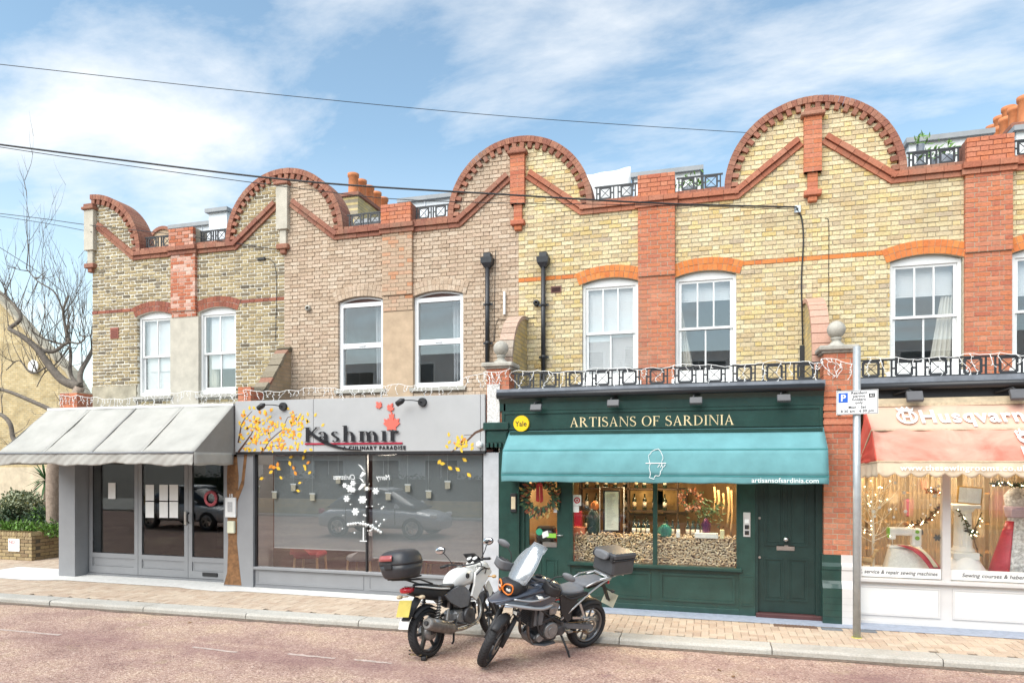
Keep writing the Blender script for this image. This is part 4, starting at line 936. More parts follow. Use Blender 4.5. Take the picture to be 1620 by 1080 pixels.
for p, q, zl in ((xa+.32, -5.70, .83), (-5.60, xb-.04, .72)):
    b = B(); b.box(p, q, ym+.11, ym+.114, zl, 2.47); r_ = b.build('roller_blind', FILM, hB); b = B(); b.box(p, q, ym+.105, ym+.12, zl-.02, zl); b.build('blind_bar', M('blind_bar_grey', (.4, .4, .4), .5), r_)
shop_room(hB, -8.15, -3.4, ym+.07, 15, .2, 2.57, M('maroon_interior', (.10, .04, .04), .8, 0, .2, 3), CARPET)
# chairs behind the glass
def inside_chair(x, y, rz, mat, label):
    t = thing('dining_chair', (0, 0, 0), label, 'chair', 'chairs behind the restaurant window', frame=True)
    b = B(); b.bbox(-.25, .25, -.24, .24, .36, .48, .04); b.build('seat', mat, t)
    b = B(); rings = [[Vector((-.27+.04*k+dx, y_, .46+.11*k*1.0)) for dx, y_ in ((-.03, -.25), (.04, -.25), (.04, .25), (-.03, .25))] for k in range(0, 5)]
    b.add([v for r_ in rings for v in r_], [(i*4+j, i*4+(j+1) % 4, (i+1)*4+(j+1) % 4, (i+1)*4+j) for i in range(4) for j in range(4)]+[(16, 17, 18, 19)]); b.build('backrest', mat, t)
    for s in (-1, 1):
        b = B(); b.prism([(-.27, .44), (.12, .44), (-.1, .62), (-.2, .84), (-.27, .84)], s*.25-.03, s*.25+.03); b.build('armrest', mat, t)
        for sx in (-1, 1): b = B(); b.bar((sx*.21, s*.2, .38), (sx*.24, s*.22, 0), .035, .035); b.build('leg', M('light_wood_leg', (.45, .25, .11), .5), t)
    t.location = (x, y, .203); t.rotation_euler = (0, 0, rz)
REDV = M('red_velvet', (.42, .03, .05), .7); GRYV = M('grey_velvet', (.36, .38, .43), .7)
inside_chair(-7.25, 11.35, R(10), REDV, 'red velvet chair behind the left part of the restaurant window'); inside_chair(-6.1, 11.3, R(185), GRYV, 'grey velvet chair beside the red chair behind the restaurant window'); inside_chair(-4.65, 11.45, R(10), REDV, 'red velvet chair behind the right part of the restaurant window'); inside_chair(-3.85, 11.3, R(185), GRYV, 'grey velvet chair behind the right end of the restaurant window')
lamp = lamp_pt('chair_fill_light', (-5.6, 11.25, 2.35), 80, (1, .85, .7), .2)  # added fill lamp to brighten the chairs; the dining room itself is unlit
# hanging cards, snowflakes and leaves on the glass
WST = M('white_sticker', (.82, .84, .84), .7, 0, 0); YLF = M('yellow_leaf_paint', (.80, .50, .035), .6, 0, .25, 60); OLF = M('orange_leaf_paint', (.72, .26, .02), .6, 0, .3, 60)
yg = ym-.004
for px, pz in ((407, 773), (434, 782), (464, 770), (494, 785), (535, 758), (580, 770), (614, 784), (645, 771), (678, 781), (708, 766)):
    x = X(px, ym+.06); z = Zp(px, pz, ym+.06); t = thing('hanging_card', (x, ym+.06, z-.06), 'small cut-out card hung on a thread inside the restaurant window', 'ornament', 'cards hung in the restaurant window')
    b = B(); b.box(x-.045, x+.045, ym+.058, ym+.062, z-.07, z+.04); b.build('card', M('kraft_card', (.58, .53, .42), .8, 0, .3, 60), t)
    b = B(); b.box(x-.055, x+.055, ym+.055, ym+.064, z+.04, z+.062); b.build('clip', WST, t)
    b = B(); b.tube([(x, ym+.06, z+.06), (x, ym+.06, 2.485)], .0022, 4); b.build('thread', WST, t)
def flake(b, x, z, r_, y):
    for k in range(3):
        a = PI*k/3; d = Vector((math.cos(a), 0, math.sin(a))); b.obox((x, y-.0006*k, z), d*r_, Vector((0, .0008, 0)), Vector((-d.z, 0, d.x))*r_*.16)
        for s in (-1, 1):
            for h in (-1, 1):
                c = Vector((x, y-.0006*k-.0003*h, z))+d*r_*.62*s; a2 = a+h*PI/3; e = Vector((math.cos(a2), 0, math.sin(a2))); b.obox(c, e*r_*.3, Vector((0, .0008, 0)), Vector((-e.z, 0, e.x))*r_*.09)
b = B(); rs = random.Random(3); cx = X(574, yg)
for k in range(10): flake(b, cx+rs.uniform(-.36, .36), rs.uniform(1.75, 2.0) if k < 6 else rs.uniform(1.5, 1.8), rs.uniform(.035, .075), yg)
for k in range(26):
    x, z = cx+rs.uniform(-.42, .42), rs.uniform(1.1, 1.65); b.lathe([(.001, -.001), (rs.uniform(.01, .022), -.001), (.001, .001)], (x, yg, z), 'y', 8)
pts = [(cx-.06, 2.33), (cx+.03, 2.2), (cx-.04, 2.1), (cx+.02, 2.0), (cx-.07, 1.88)]
for i in range(4): b.prism([(pts[i][0]-.035, pts[i][1]), (pts[i][0]+.03, pts[i][1]-.03), (pts[i+1][0]+.01, pts[i+1][1]), (pts[i+1][0]-.02, pts[i+1][1]+.02)], yg-.0012, yg)
for k in range(14): u = k/13; b.lathe([(.001, -.001), (.03, -.001), (.001, .001)], (cx-.28+.62*u, yg, 1.28+.05*math.sin(u*2.6)-.14*u*u), 'y', 7)
b.box(cx+.0, cx+.02, yg-.001, yg, 1.02, 1.24); b.box(cx-.06, cx+.08, yg-.001, yg, 1.0, 1.015)
st = b.build('snow_stickers', WST, None, 'stuff'); tag(st, 'white christmas tree and snowflake stickers on the restaurant window', 'sticker')
text('greeting', 'Christmas', .13, WST, cx-.14, yg-.002, 2.06, st, 'LEFT', .0004, .8, .25, 0, flip=True); text('greeting', 'Merry', .13, WST, cx+.52, yg-.002, 2.06, st, 'LEFT', .0004, .8, .25, 0, flip=True)
def leaf(b, x, z, r_, y, a):
    n = 8; P_ = []
    for k in range(n):
        t = 2*PI*k/n; rr = r_*(1 if k % 2 == 0 else .8); u, v = rr*math.cos(t), rr*.62*math.sin(t); P_.append((x+u*math.cos(a)-v*math.sin(a), z+u*math.sin(a)+v*math.cos(a)))
    b.prism(P_, y-.0015, y)
b = B(); q = B()
for k in range(18):
    px, py = rs.uniform(412, 500), rs.uniform(722, 778); (leaf(b if k % 3 else q, X(px, yg), Zp(px, py, yg), rs.uniform(.035, .055), yg-.0003*(k % 5), rs.uniform(0, 6)))
for px, py in ((712, 740), (724, 742), (742, 751), (695, 730), (700, 733), (735, 727)): leaf(b, X(px, yg), Zp(px, py, yg), .05, yg, rs.uniform(0, 6))
lf = tag(b.build('leaf_stickers', YLF, None, 'stuff'), 'yellow leaf stickers scattered across the restaurant window glass', 'sticker'); q.build('orange_leaf_stickers', OLF, lf)

# ---- the grey fascia sign
yf = YF-.06
sg = thing('fascia_sign', (-5.8, yf, 2.54), 'grey fascia sign with black serif lettering, red maple leaves and painted branches', 'sign')
cuts = [C1+.005, X(496, yf)-.004, X(760, yf), -3.475]
for p, q in zip(cuts, cuts[1:]): b = B(); b.bbox(p+.003, q-.003, yf, YF+.02, 2.545, 3.46, .004); b.build('sign_panel', GREY_S, sg)
b = B(); b.box(C1+.01, -3.48, yf+.01, YF+.03, 2.50, 2.545); b.build('sign_trim', BLACK, sg)
def fz(px, py): return X(px, yf), Zp(px, py, yf)
DKL = M('dark_sign_letter', (.012, .012, .015), .35, 0, 0)
x0_, z0_ = fz(483, 699); x1_, _ = fz(636, 699); hK = .255
serif_obj('lettering', 'Kashmir', hK, DKL, x0_, yf-.025, z0_, sg, x1_-x0_, thick=.17)
b = B(); pts = [fz(490, 683), fz(500, 692), fz(515, 701), fz(535, 708), fz(555, 711), fz(572, 712)]; wd = [.035, .045, .04, .03, .016, .003]
up = [(p[0], p[1]+w_) for p, w_ in zip(pts, wd)]; dn = [(p[0], p[1]-w_*.4) for p, w_ in zip(pts, wd)]
for i in range(5): b.prism([dn[i], dn[i+1], up[i+1], up[i]], yf-.033, yf)
b.build('letter_flourish', DKL, sg)
xa_, za_ = fz(483, 701.5); xb_, zb_ = fz(637, 700); b = B(); b.box(xa_, xb_, yf-.02, yf+.001, za_-.018, za_+.01); b.build('underline', M('crimson_sign', (.40, .01, .04), .4, 0, 0), sg)
xt, zt_ = fz(543, 706.5); text('tagline', 'A CULINARY PARADISE', .088, DKL, xt, yf-.012, zt_-.05, sg, 'LEFT', .006, 1.0, 0, .0022, 0, 1.32)['kind'] = 'stuff'
# fit of the tagline is by its letter spacing
MAPLE = [(0, -.5), (.04, -.42), (.35, -.48), (.30, -.30), (.62, -.02), (.50, .06), (.56, .30), (.32, .22), (.26, .34), (.14, .16), (.20, .62), (.08, .55), (0, .82), (-.08, .55), (-.20, .62), (-.14, .16), (-.26, .34), (-.32, .22), (-.56, .30), (-.50, .06), (-.62, -.02), (-.30, -.30), (-.35, -.48), (-.04, -.42)]
SAL = M('salmon_red_leaf', (.72, .14, .10), .45, 0, .04, 10)
for px, py, s, a in ((620, 669, .25, 0), (600, 641, .105, .7), (618, 645, .115, -.5)):
    cx_, cz_ = fz(px, py); b = B(); b.prism([(cx_+s*(u*math.cos(a)-v*math.sin(a)), cz_+s*(u*math.sin(a)+v*math.cos(a))) for u, v in MAPLE], yf-.02, yf+.001); b.build('maple_leaf', SAL, sg)
TWIG = M('painted_branch', (.09, .04, .02), .6, 0, .3, 30)
b = B()
def stroke(b, P_, w0, w1, y):
    P_ = [fz(*p) for p in P_]; n = len(P_)
    for i in range(n-1):
        p, q = Vector((P_[i][0], 0, P_[i][1])), Vector((P_[i+1][0], 0, P_[i+1][1])); d = (q-p).normalized(); u = Vector((-d.z, 0, d.x)); wa, wb = w0+(w1-w0)*i/(n-1), w0+(w1-w0)*(i+1)/(n-1)
        v = [p-u*wa, q-u*wb, q+u*wb, p+u*wa]; b.prism([(t.x, t.z) for t in v], y-.0012-.0002*i, y+.0005)
stroke(b, [(377, 715), (388, 700), (398, 686), (404, 672)], .022, .006, yf); stroke(b, [(377, 700), (379, 688), (382, 672), (386, 664), (391, 659), (399, 650)], .018, .004, yf); stroke(b, [(411, 717), (420, 708), (425, 698), (436, 688), (446, 680), (455, 660), (470, 655)], .014, .003, yf); stroke(b, [(420, 709), (428, 706), (441, 705), (458, 710)], .008, .003, yf)
stroke(b, [(713, 715), (726, 706), (740, 696), (752, 684), (766, 678)], .006, .022, yf); stroke(b, [(388, 703), (395, 700), (400, 697)], .006, .003, yf); stroke(b, [(734, 688), (752, 687)], .004, .004, yf)
b.build('painted_branches', TWIG, sg)
b = B(); q = B(); rs = random.Random(11)
cl = [(388, 655), (384, 672), (395, 674), (382, 690), (390, 711), (405, 663), (408, 671), (419, 655), (412, 668), (430, 667), (434, 673), (444, 668), (428, 681), (416, 683), (450, 675), (463, 656), (470, 666), (474, 672), (460, 671), (464, 684), (470, 684), (455, 690), (444, 692), (424, 698), (403, 699), (410, 708), (429, 706), (443, 704), (452, 707), (467, 705), (402, 690), (406, 682), (477, 660), (731, 707), (727, 703), (735, 703)]
for cx_, cy_ in cl:
    for k in range(7):
        px, py = cx_+rs.gauss(0, 4.2), cy_+rs.gauss(0, 4.0)
        if px < 378 or py > 714: continue
        u, v = fz(px, py); leaf(b if rs.random() < .72 else q, u, v, rs.uniform(.025, .045), yf-.002-.0005*rs.randint(0, 9), rs.uniform(0, 6))
for px, py in ((487, 655), (499, 656), (486, 667), (511, 672), (478, 700), (483, 713), (492, 711), (487, 666), (430, 648), (395, 645), (402, 645), (710, 687), (724, 692), (731, 691), (711, 699), (707, 706), (747, 703), (747, 709)):
    u, v = fz(px, py); leaf(b, u, v, .04, yf-.003, rs.uniform(0, 6))
o = b.build('painted_leaves', YLF, sg, 'stuff'); q.build('painted_orange_leaves', OLF, sg, 'stuff')
# two swan-neck lamps on the sign, round camera
for k_, (px, py, hx) in enumerate(((449, 643, -26), (669, 636, -29))):
    x, z = fz(px, py); t = thing('sign_lamp', (x, yf, z), ['black swan-neck lamp above the painted yellow leaves', 'black swan-neck lamp beside the red maple leaves'][k_], 'lamp', 'lamps on the grey sign')
    b = B(); b.cyl((x, yf, z), (x, yf-.05, z), .075, .07, 20); b.build('mount', BLACK, t)
    hx_ = x-.30; b = B(); b.tube(spline([(x, yf-.05, z), (x-.1, yf-.16, z+.02), (hx_+.06, yf-.22, z+.02)], 5), .008, 8); b.build('arm', BLACK, t)
    b = B(); b.tube([(hx_+.07, yf-.22, z+.03), (hx_+.02, yf-.22, z+.01), (hx_-.07, yf-.21, z-.04)], [.02, .05, .045], 14); b.build('lamp_head', BLACK, t)
x, z = fz(760, 703); t = thing('dome_camera', (x, yf, z-.05), 'white round camera at the corner of the grey sign', 'camera'); b = B(); b.ball((x, yf-.05, z), .055, 16); b.build('camera_ball', WHITE, t); b = B(); b.cyl((x, yf, z), (x, yf-.03, z), .045, .04, 16); b.build('mount', WHITE, t)

# ---- pale grey awning over the doors
def awning_grey():
    t = thing('awning', (-10.4, 9.9, 2.3), 'pale grey fabric awning with hanging valance over the restaurant doors', 'awning')
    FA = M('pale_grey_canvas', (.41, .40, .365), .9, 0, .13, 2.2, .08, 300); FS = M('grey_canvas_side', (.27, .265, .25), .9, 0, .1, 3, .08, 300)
    x0, x1, yb, yfr, zt, zf = -12.6, C1-.015, 10.46, 9.467, 3.39, 2.53
    xs_ = [x0+(x1-x0)*k/4 for k in range(5)]
    for k, (a, c) in enumerate(zip(xs_, xs_[1:])):
        b = B(); b.grid((a, yb, zt), (c, yb, zt), (c, yfr, zf), (a, yfr, zf), 10, 10, lambda u, v: (0, 0, -.03*math.sin(PI*v)*(.5+.5*math.sin(PI*u))+.006*math.sin(u*9+v*7+k*2)+.005*math.sin(u*4-v*13+k*3)+.004*math.sin((u+v)*22)*v)); b.build('canopy_panel', FA, t, solid=.004)
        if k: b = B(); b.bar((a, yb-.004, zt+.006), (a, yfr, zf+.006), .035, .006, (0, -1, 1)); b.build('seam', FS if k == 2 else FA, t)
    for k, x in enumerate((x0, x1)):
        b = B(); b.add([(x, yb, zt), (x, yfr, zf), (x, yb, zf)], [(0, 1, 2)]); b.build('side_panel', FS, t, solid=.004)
        b = B(); b.grid((x, yfr, zf), (x, yb, zf), (x, yb, zf-.22), (x, yfr, zf-.22), 12, 4, lambda u, v: (v*.012*math.sin(u*17), 0, -.008*math.sin(u*11)*v)); b.build('side_valance', FA, t, solid=.004)
    rr = random.Random(4); ph = [rr.uniform(0, 6) for _ in range(4)]
    b = B(); b.grid((x0, yfr-.004, zf), (x1, yfr-.004, zf), (x1, yfr-.004, zf-.21), (x0, yfr-.004, zf-.21), 120, 8, lambda u, v: (0, v*.02*(math.sin(u*60+ph[0])*.5+math.sin(u*23+ph[1]))+.006*math.sin(u*140+v*9), -v*(.02*math.sin(u*13+ph[2])+.012*math.sin(u*37+ph[3])))); b.build('valance', FA, t, solid=.004)
    b = B(); b.tube([(x0, yfr, zf-.01), (x1, yfr, zf-.01)], .022, 8); b.tube([(x0+.02, yfr, zf-.012), (x0+.02, yb, zf-.012)], .016, 8); b.tube([(x1-.02, yfr, zf-.012), (x1-.02, yb, zf-.012)], .016, 8); b.build('frame', GREY_D, t)
    b = B(); b.box(x0, x1, yb-.02, YF-.005, zt-.01, zt+.035); b.build('head_rail', M('white_rail', (.72, .72, .7), .5), t)
awning_grey()

# ---- house C: dark green shopfront
ys = 10.65
b = B(); b.box(-3.26, 1.565, YF-.14, YU+.02, 3.44, 3.52); b.build('shop_roof', LEAD, hC)
b = B(); b.tube([(-3.25, YF-.13, 3.42), (1.55, YF-.13, 3.42)], .055, 10); b.build('gutter', M('black_gutter', (.02, .021, .024), .4), hC)
b = B(); b.box(-3.24, 1.56, YF-.03, YF+.2, 3.18, 3.44); b.build('cornice_board', GREEN, hC)
b = B(); b.prismx([(YF-.11, 3.44), (YF-.03, 3.44), (YF-.03, 3.30)], -3.24, 1.56); b.build('cove', GREEN, hC)
# brackets under the brick pier
b = B(); b.bbox(-3.50, -3.08, YF-.10, YF+.2, 2.88, 3.0, .01); b.bbox(-3.46, -3.10, YF-.06, YF+.2, 2.66, 2.88, .02)
for k in range(5): b.bbox(-3.45+k*.07, -3.405+k*.07, YF-.085, YF-.05, 2.60, 2.67, .006)
b.build('bracket', GREEN, hC)
b = B(); b.bbox(-3.27, -2.93, YF+.03, YF+.25, ZP, 2.66, .006); b.build('pilaster_board', GREEN, hC)
sgC = thing('shop_sign', (-.8, YF-.02, 2.86), 'dark green painted fascia with cream serif capitals above the teal awning', 'sign')
ysn = YF-.035
b = B(); b.box(-3.2, 1.55, ysn, YF+.02, 2.86, 3.175); b.build('sign_board', GREEN, sgC)
b = B(); panel_frame(b, -3.18, 1.53, 2.88, 3.16, ysn, .018, .03); b.build('sign_moulding', GREEN, sgC)
x0_, z0_ = X(902, ysn), Zp(1030, 677.5, ysn); x1_ = X(1163, ysn); serif_obj('lettering', 'ARTISANS OF SARDINIA', .148, BRASS, x0_, ysn, z0_+.04, sgC, x1_-x0_, depth=.003)
x, z = X(825.5, ysn), Zp(825.5, 670, ysn)
ys_ = thing('alarm_plaque', (x, ysn, z-.14), 'round yellow alarm plaque at the end of the green fascia', 'sign'); b = B(); b.cyl((x, ysn+.01, z), (x, ysn-.05, z), .135, .125, 28); b.build('disc', M('alarm_yellow', (.85, .56, .01), .35, 0, 0), ys_); text('plaque_text', 'Yale', .115, BLACK, x, ysn-.052, z-.04, ys_, 'CENTER', .001, .95, 0, .001)
for k_, (px, py) in enumerate(((848, 645), (970, 638), (1101, 634), (1240, 630))):
    yl = YF-.20; x, z = X(px, yl), Zp(px, py, yl); t = thing('flood_light', (x, yl, z), 'small box floodlight on the cornice '+('over the round yellow plaque', 'over the first letters of the green sign', 'over the middle letters of the green sign', 'over the dark green door')[k_], 'lamp', 'floodlights above the green sign')
    b = B(); b.bbox(-.09, .09, -.03, .03, -.055, .055, .008); b.xf(Matrix.Translation((x, yl, z)) @ Matrix.Rotation(R(-28), 4, 'X')); b.build('housing', M('grey_floodlight', (.09, .09, .095), .5), t)
    b = B(); b.tube([(x-.04, yl+.02, z+.05), (x-.03, yl+.06, z+.09), (x+.05, YF-.06, z+.10)], .016, 6); b.build('bracket', BLACK, t)
# teal awning
def awning_teal():
    t = thing('awning', (-.75, 10.25, 2.05), 'teal folding awning with a white island outline over the green shopfront', 'awning')
    FA = M('teal_canvas', (.125, .305, .325), .85, 0, .15, 2.2, .1, 250)
    x0, x1 = -3.07, 1.555; st = [(10.50, 2.86), (10.44, 2.80), (10.12, 2.545), (10.04, 2.17), (10.045, 2.065)]
    for k, (p, q) in enumerate(zip(st, st[1:])):
        b = B(); b.grid((x0+.005, p[0], p[1]), (x1-.005, p[0], p[1]), (x1-.005, q[0], q[1]), (x0+.005, q[0], q[1]), 60, 6, lambda u, v: (0, -(.014 if k == 2 else .004)*math.sin(PI*v)*(1+.3*math.sin(u*31)+.35*math.sin(u*77+v*3))-.004*math.sin(u*120+v*6)*v, (.006*math.sin(u*47) if k == 3 else 0)*v)); b.build('canopy_panel' if k < 3 else 'valance', FA, t, solid=.004)
        b = B(); b.bar((x0, q[0]-.003, q[1]), (x1, q[0]-.003, q[1]), .014, .010); b.build('seam', M('teal_seam', (.05, .27, .27), .8), t) if k < 3 else None
    for x in (x0, x1):
        b = B(); n = len(st); b.add([(x, p[0], p[1]) for p in st]+[(x, 10.5, 2.065)], [list(range(n+1))]); b.build('side_panel', FA, t, solid=.004)
    b = B(); b.box(x0+.02, x1-.02, 10.42, YF-.002, 2.80, 2.85); b.build('frame', GREEN, t)
    WP = M('white_print', (.85, .87, .86), .7, 0, 0)
    cx = X(1037, 10.06); cz = 2.36; b = B(); k_ = .00265
    out_ = [(-20, 48), (-34, 30), (-30, 8), (-24, -6), (-30, -22), (-24, -44), (-28, -66), (-6, -72), (2, -56), (18, -58), (24, -38), (34, -22), (30, 0), (36, 18), (28, 40), (12, 60), (-4, 56)]
    pts = [(cx+u*k_*1.12, cz+v*k_*1.25) for u, v in out_]
    pts = [p for pr_ in zip(pts, [((a[0]+c[0])/2+random.uniform(-.008, .008), (a[1]+c[1])/2+random.uniform(-.008, .008)) for a, c in zip(pts, pts[1:]+pts[:1])]) for p in pr_]
    yy = lambda z: 10.12+(10.04-10.12)*(2.545-z)/(2.545-2.17)-.016-.012*math.sin(PI*max(0, min(1, (2.545-z)/.375)))
    for i, (p, q) in enumerate(zip(pts, pts[1:]+pts[:1])): b.bar((p[0], yy(p[1])-.001*(i % 3), p[1]), (q[0], yy(q[1])-.001*(i % 3), q[1]), .003, .008)
    b.bar((cx-.14, yy(cz)-.004, cz-.01), (cx+.15, yy(cz)-.004, cz-.01), .003, .012)
    for k in range(3): b.bar((cx+.03+k*.04, yy(cz)-.003, cz-.07), (cx+.06+k*.04, yy(cz)-.003, cz-.03+.02*(k % 2)), .003, .008)
    b.build('island_outline', WP, t)
    text('web_address', 'artisansofsardinia.com', .095, WP, X(1297, 10.04)-.01, 10.034, 2.083, t, 'RIGHT', .0008, 1.02, 0, .0006)
awning_teal()

def door_leaf(root, xa, xb, z0, z1, y, mat, panels, glass=None, name='door'):
    b = B(); b.box(xa, xb, y, y+.045, z0, z1) if not glass else None
    if glass:
        gz0, gz1, m = glass
        b.box(xa, xa+m, y, y+.045, z0, z1); b.box(xb-m, xb, y, y+.045, z0, z1); b.box(xa+m, xb-m, y, y+.045, z0, gz0); b.box(xa+m, xb-m, y, y+.045, gz1, z1)
    d_ = b.build(name, mat, root)
    for p in panels:
        b = B(); panel_frame(b, *p, y, .012, .022); b.bbox(p[0]+.05, p[1]-.05, y-.008, y+.002, p[2]+.05, p[3]-.05, .007); b.build('door_panel', mat, d_)
    if glass: b = B(); b.box(xa+m, xb-m, y+.018, y+.024, gz0, gz1); b.build('pane', SGLASS, d_)
    return d_
# shop door (left), with its frame
b = B(); b.box(-2.93, -2.86, ys-.02, ys+.1, ZP, 2.6); b.box(-2.26, -2.105, ys-.02, ys+.1, ZP, 2.6); b.build('door_frame', GREEN, hC)
dz = 1.02
d1 = door_leaf(hC, -2.86, -2.26, .13, 2.58, ys+.01, GREEN, [(-2.80, -2.59, .35, .82), (-2.53, -2.32, .35, .82)], (1.03, 2.5, .07))
b = B(); x, z = X(870, ys), Zp(870, 861.5, ys); b.bbox(x-.12, x+.11, ys-.01, ys+.012, z-.035, z+.045, .006); b.build('letter_plate', CHROME, d1)
b = B(); x, z = X(890.5, ys), Zp(890.5, 848, ys); b.bbox(x-.02, x+.02, ys-.01, ys+.012, z-.07, z+.07, .006); b.tube([(x, ys-.01, z+.02), (x, ys-.05, z+.02), (x-.09, ys-.05, z+.02)], .009, 8); b.build('handle', CHROME, d1)
# menu case beside the door
x, z = X(812, YF+.0), Zp(812, 795, YF); b = B(); b.bbox(x-.05, x+.05, YF-.0, YF+.032, z-.15, z+.15, .006); mc = tag(b.build('menu_case', BLACK), 'narrow black menu case on the green pilaster by the shop door', 'menu case'); b = B(); b.box(x-.034, x+.034, YF-.004, YF+.001, z-.10, z+.10); b.build('menu_card', M('aged_menu_paper', (.60, .50, .34), .8), mc)
# window frame, stall riser
b = B()
zw0, zw1 = .80, 2.6
b.box(-.826, -.759, ys-.02, ys+.08, zw0, zw1); b.box(-2.105, -2.07, ys-.018, ys+.08, zw0, zw1); b.box(.39, .43, ys-.018, ys+.08, zw0, zw1); b.box(-2.07, .39, ys-.01, ys+.06, 2.5, 2.6)
wfC = b.build('window_frame', GREEN, hC)
for p, q in ((-2.07, -.826), (-.759, .39)): b = B(); b.box(p, q, ys+.02, ys+.028, zw0, 2.5); b.build('pane', SGLASS, wfC)
b = B(); b.bbox(-2.15, .47, ys-.09, ys+.08, .745, .80, .012); b.build('window_sill', GREEN, hC)
b = B(); b.box(-2.105, .43, ys, ys+.08, ZP+.02, .745); srC = b.build('stallriser', GREEN, hC)
for p in ((-2.06, -.86), (-.72, .37)): b = B(); panel_frame(b, p[0], p[1], .26, .68, ys, .018, .035); b.build('stallriser_panel', GREEN, srC)
b = B(); b.bbox(-2.11, .44, ys-.03, ys+.05, ZP, .19, .008); b.build('plinth', GREEN, hC)
b = B(); b.box(.43, .65, ys-.03, ys+.1, ZP, 2.62); pcC = b.build('pilaster_board', GREEN, hC)
b = B(); panel_frame(b, .45, .63, .25, .70, ys-.03, .01, .02); b.build('pilaster_panel', GREEN, pcC)
x, z = X(1181.5, ys-.03), Zp(1181.5, 829, ys); t = thing('intercom', (x, ys-.03, z-.18), 'steel door intercom panel beside the dark green door', 'intercom'); b = B(); b.bbox(x-.05, x+.05, ys-.045, ys-.028, z-.18, z+.18, .004); b.build('face_plate', M('satin_steel', (.62, .62, .6), .45, .6), t)
for k in range(3): b = B(); b.bbox(x-.03, x+.03, ys-.052, ys-.044, z-.15+k*.085, z-.09+k*.085, .004); b.build('button', BLACK if k < 2 else PAPER, t)
# residential door
b = B(); b.box(.652, .69, ys-.025, ys+.1, ZP, 2.6); b.box(1.47, 1.563, ys-.025, ys+.1, ZP, 2.6); b.box(.69, 1.47, ys-.02, ys+.1, 2.45, 2.6); b.build('door_frame', GREEN_D, hC)
d2 = door_leaf(hC, .69, 1.47, .17, 2.45, ys+.02, GREEN_D, [(.78, 1.055, .34, .96), (1.105, 1.38, .34, .96), (.78, 1.055, 1.14, 2.32), (1.105, 1.38, 1.14, 2.32)])
b = B(); b.bbox(.66, 1.56, ys-.09, ys+.1, ZP, .165, .01); b.build('door_step', M('dark_red_step', (.085, .03, .03), .6), hC)
x, z = X(1243, ys), Zp(1243, 866, ys); b = B(); b.bbox(x-.125, x+.125, ys+.008, ys+.022, z-.045, z+.04, .006); b.build('letter_plate', CHROME, d2)
x, z = X(1243, ys), Zp(1243, 855.5, ys); b = B(); b.cyl((x, ys+.02, z+.03), (x, ys-.02, z+.03), .022, .018, 14); b.lathe([(.02, -.02), (.036, -.035), (.036, -.05), (.001, -.058)], (x, ys, z+.03), 'y', 16); b.build('door_knob', CHROME, d2)
for px, py in ((1199.5, 819), (1199.5, 881)): x, z = X(px, ys), Zp(px, py, ys); b = B(); b.cyl((x+.02, ys+.025, z), (x+.02, ys-.0, z), .02, .018, 12); b.build('lock', CHROME, d2)
# plinth of the right front pier: moulded green and white halves
prof = [(.10, .17), (.10, .60), (.0, .61), (.0, .61)]
for xa, xb, mt in ((1.535, 1.785, GREEN), (1.785, 1.975, CREAMW)):
    b = B(); b.prismx([(YF+.30, ZP), (YF-.10, ZP), (YF-.10, .60), (YF-.075, .66), (YF-.045, .70), (YF-.045, .84), (YF-.06, .86), (YF-.06, .90), (YF-.02, .95), (YF-.02, 1.06), (YF+.30, 1.06)], xa, xb); pl_ = b.build('pier_plinth', mt, hD)
    for z in (.2, .29, .38, .47): b = B(); b.box(xa+.005, xb-.005, YF-.1025, YF-.09, z, z+.006); b.build('plinth_joint', M('joint_shadow', (.01, .03, .025), .7) if mt is GREEN else M('joint_pale', (.55, .54, .52), .8), pl_)
shop_room(hC, -3.0, 1.55, ys+.11, 15.2, .3, 2.58, WARMWALL, WOODF)

# ---- house D: white shopfront
b = B(); b.box(1.95, C4, YF-.14, YU+.02, 3.42, 3.52); b.build('shop_roof', LEAD, hD)
b = B(); b.tube([(1.96, YF-.13, 3.40), (C4, YF-.13, 3.40)], .05, 10); b.build('gutter', MATS['black_gutter'], hD)
b = B(); b.box(1.95, C4, YF-.03, YF+.2, 3.24, 3.40); b.build('cornice_board', BLACK, hD)
b = B(); b.box(1.95, C4, YF-.06, YF+.2, 3.14, 3.24); b.build('frieze', M('stained_cream_board', (.66, .55, .38), .7, 0, .25, 6), hD)
b = B(); xm = [2.0, 2.065, 3.073, 3.172, 4.24, 4.34, 5.4]
for a, c in ((1.96, 2.065), (3.073, 3.172), (4.24, 4.34), (5.4, 5.5)): b.box(a, c, ys-.03, ys+.07, .742, 2.6)
b.box(2.065, 5.4, ys-.01, ys+.05, 2.5, 2.6); wfD = b.build('window_frame', CREAMW, hD)
STRIP = M('white_window_strip', (.82, .82, .80), .6, 0, 0)
for i, (p, q) in enumerate(((2.065, 3.073), (3.172, 4.24), (4.34, 5.4))):
    b = B(); b.box(p, q, ys+.02, ys+.028, .742, 2.5); b.build('pane', SGLASS, wfD)
    b = B(); b.box(p+.005, q-.005, ys+.012, ys+.016, .755, .895); w_ = b.build('lettered_strip', STRIP, wfD)
    if i < 2: text('strip_text', ('We sell, service & repair sewing machines', 'Sewing courses & haberdashery')[i], .074, M('dark_print', (.05, .05, .05), .7, 0, 0), (q-.05) if i == 0 else (X(1522, ys)), ys+.010, .80, w_, 'RIGHT' if i == 0 else 'LEFT', .0006, .90 if i == 0 else 1.0, .22, .0008, 0, 1.02)
b = B(); b.bbox(1.96, 5.5, ys-.08, ys+.07, .69, .742, .008); b.build('window_sill', CREAMW, hD)
b = B(); b.box(1.96, 5.5, ys, ys+.07, .14, .69); srD = b.build('stallriser', CREAMW, hD)
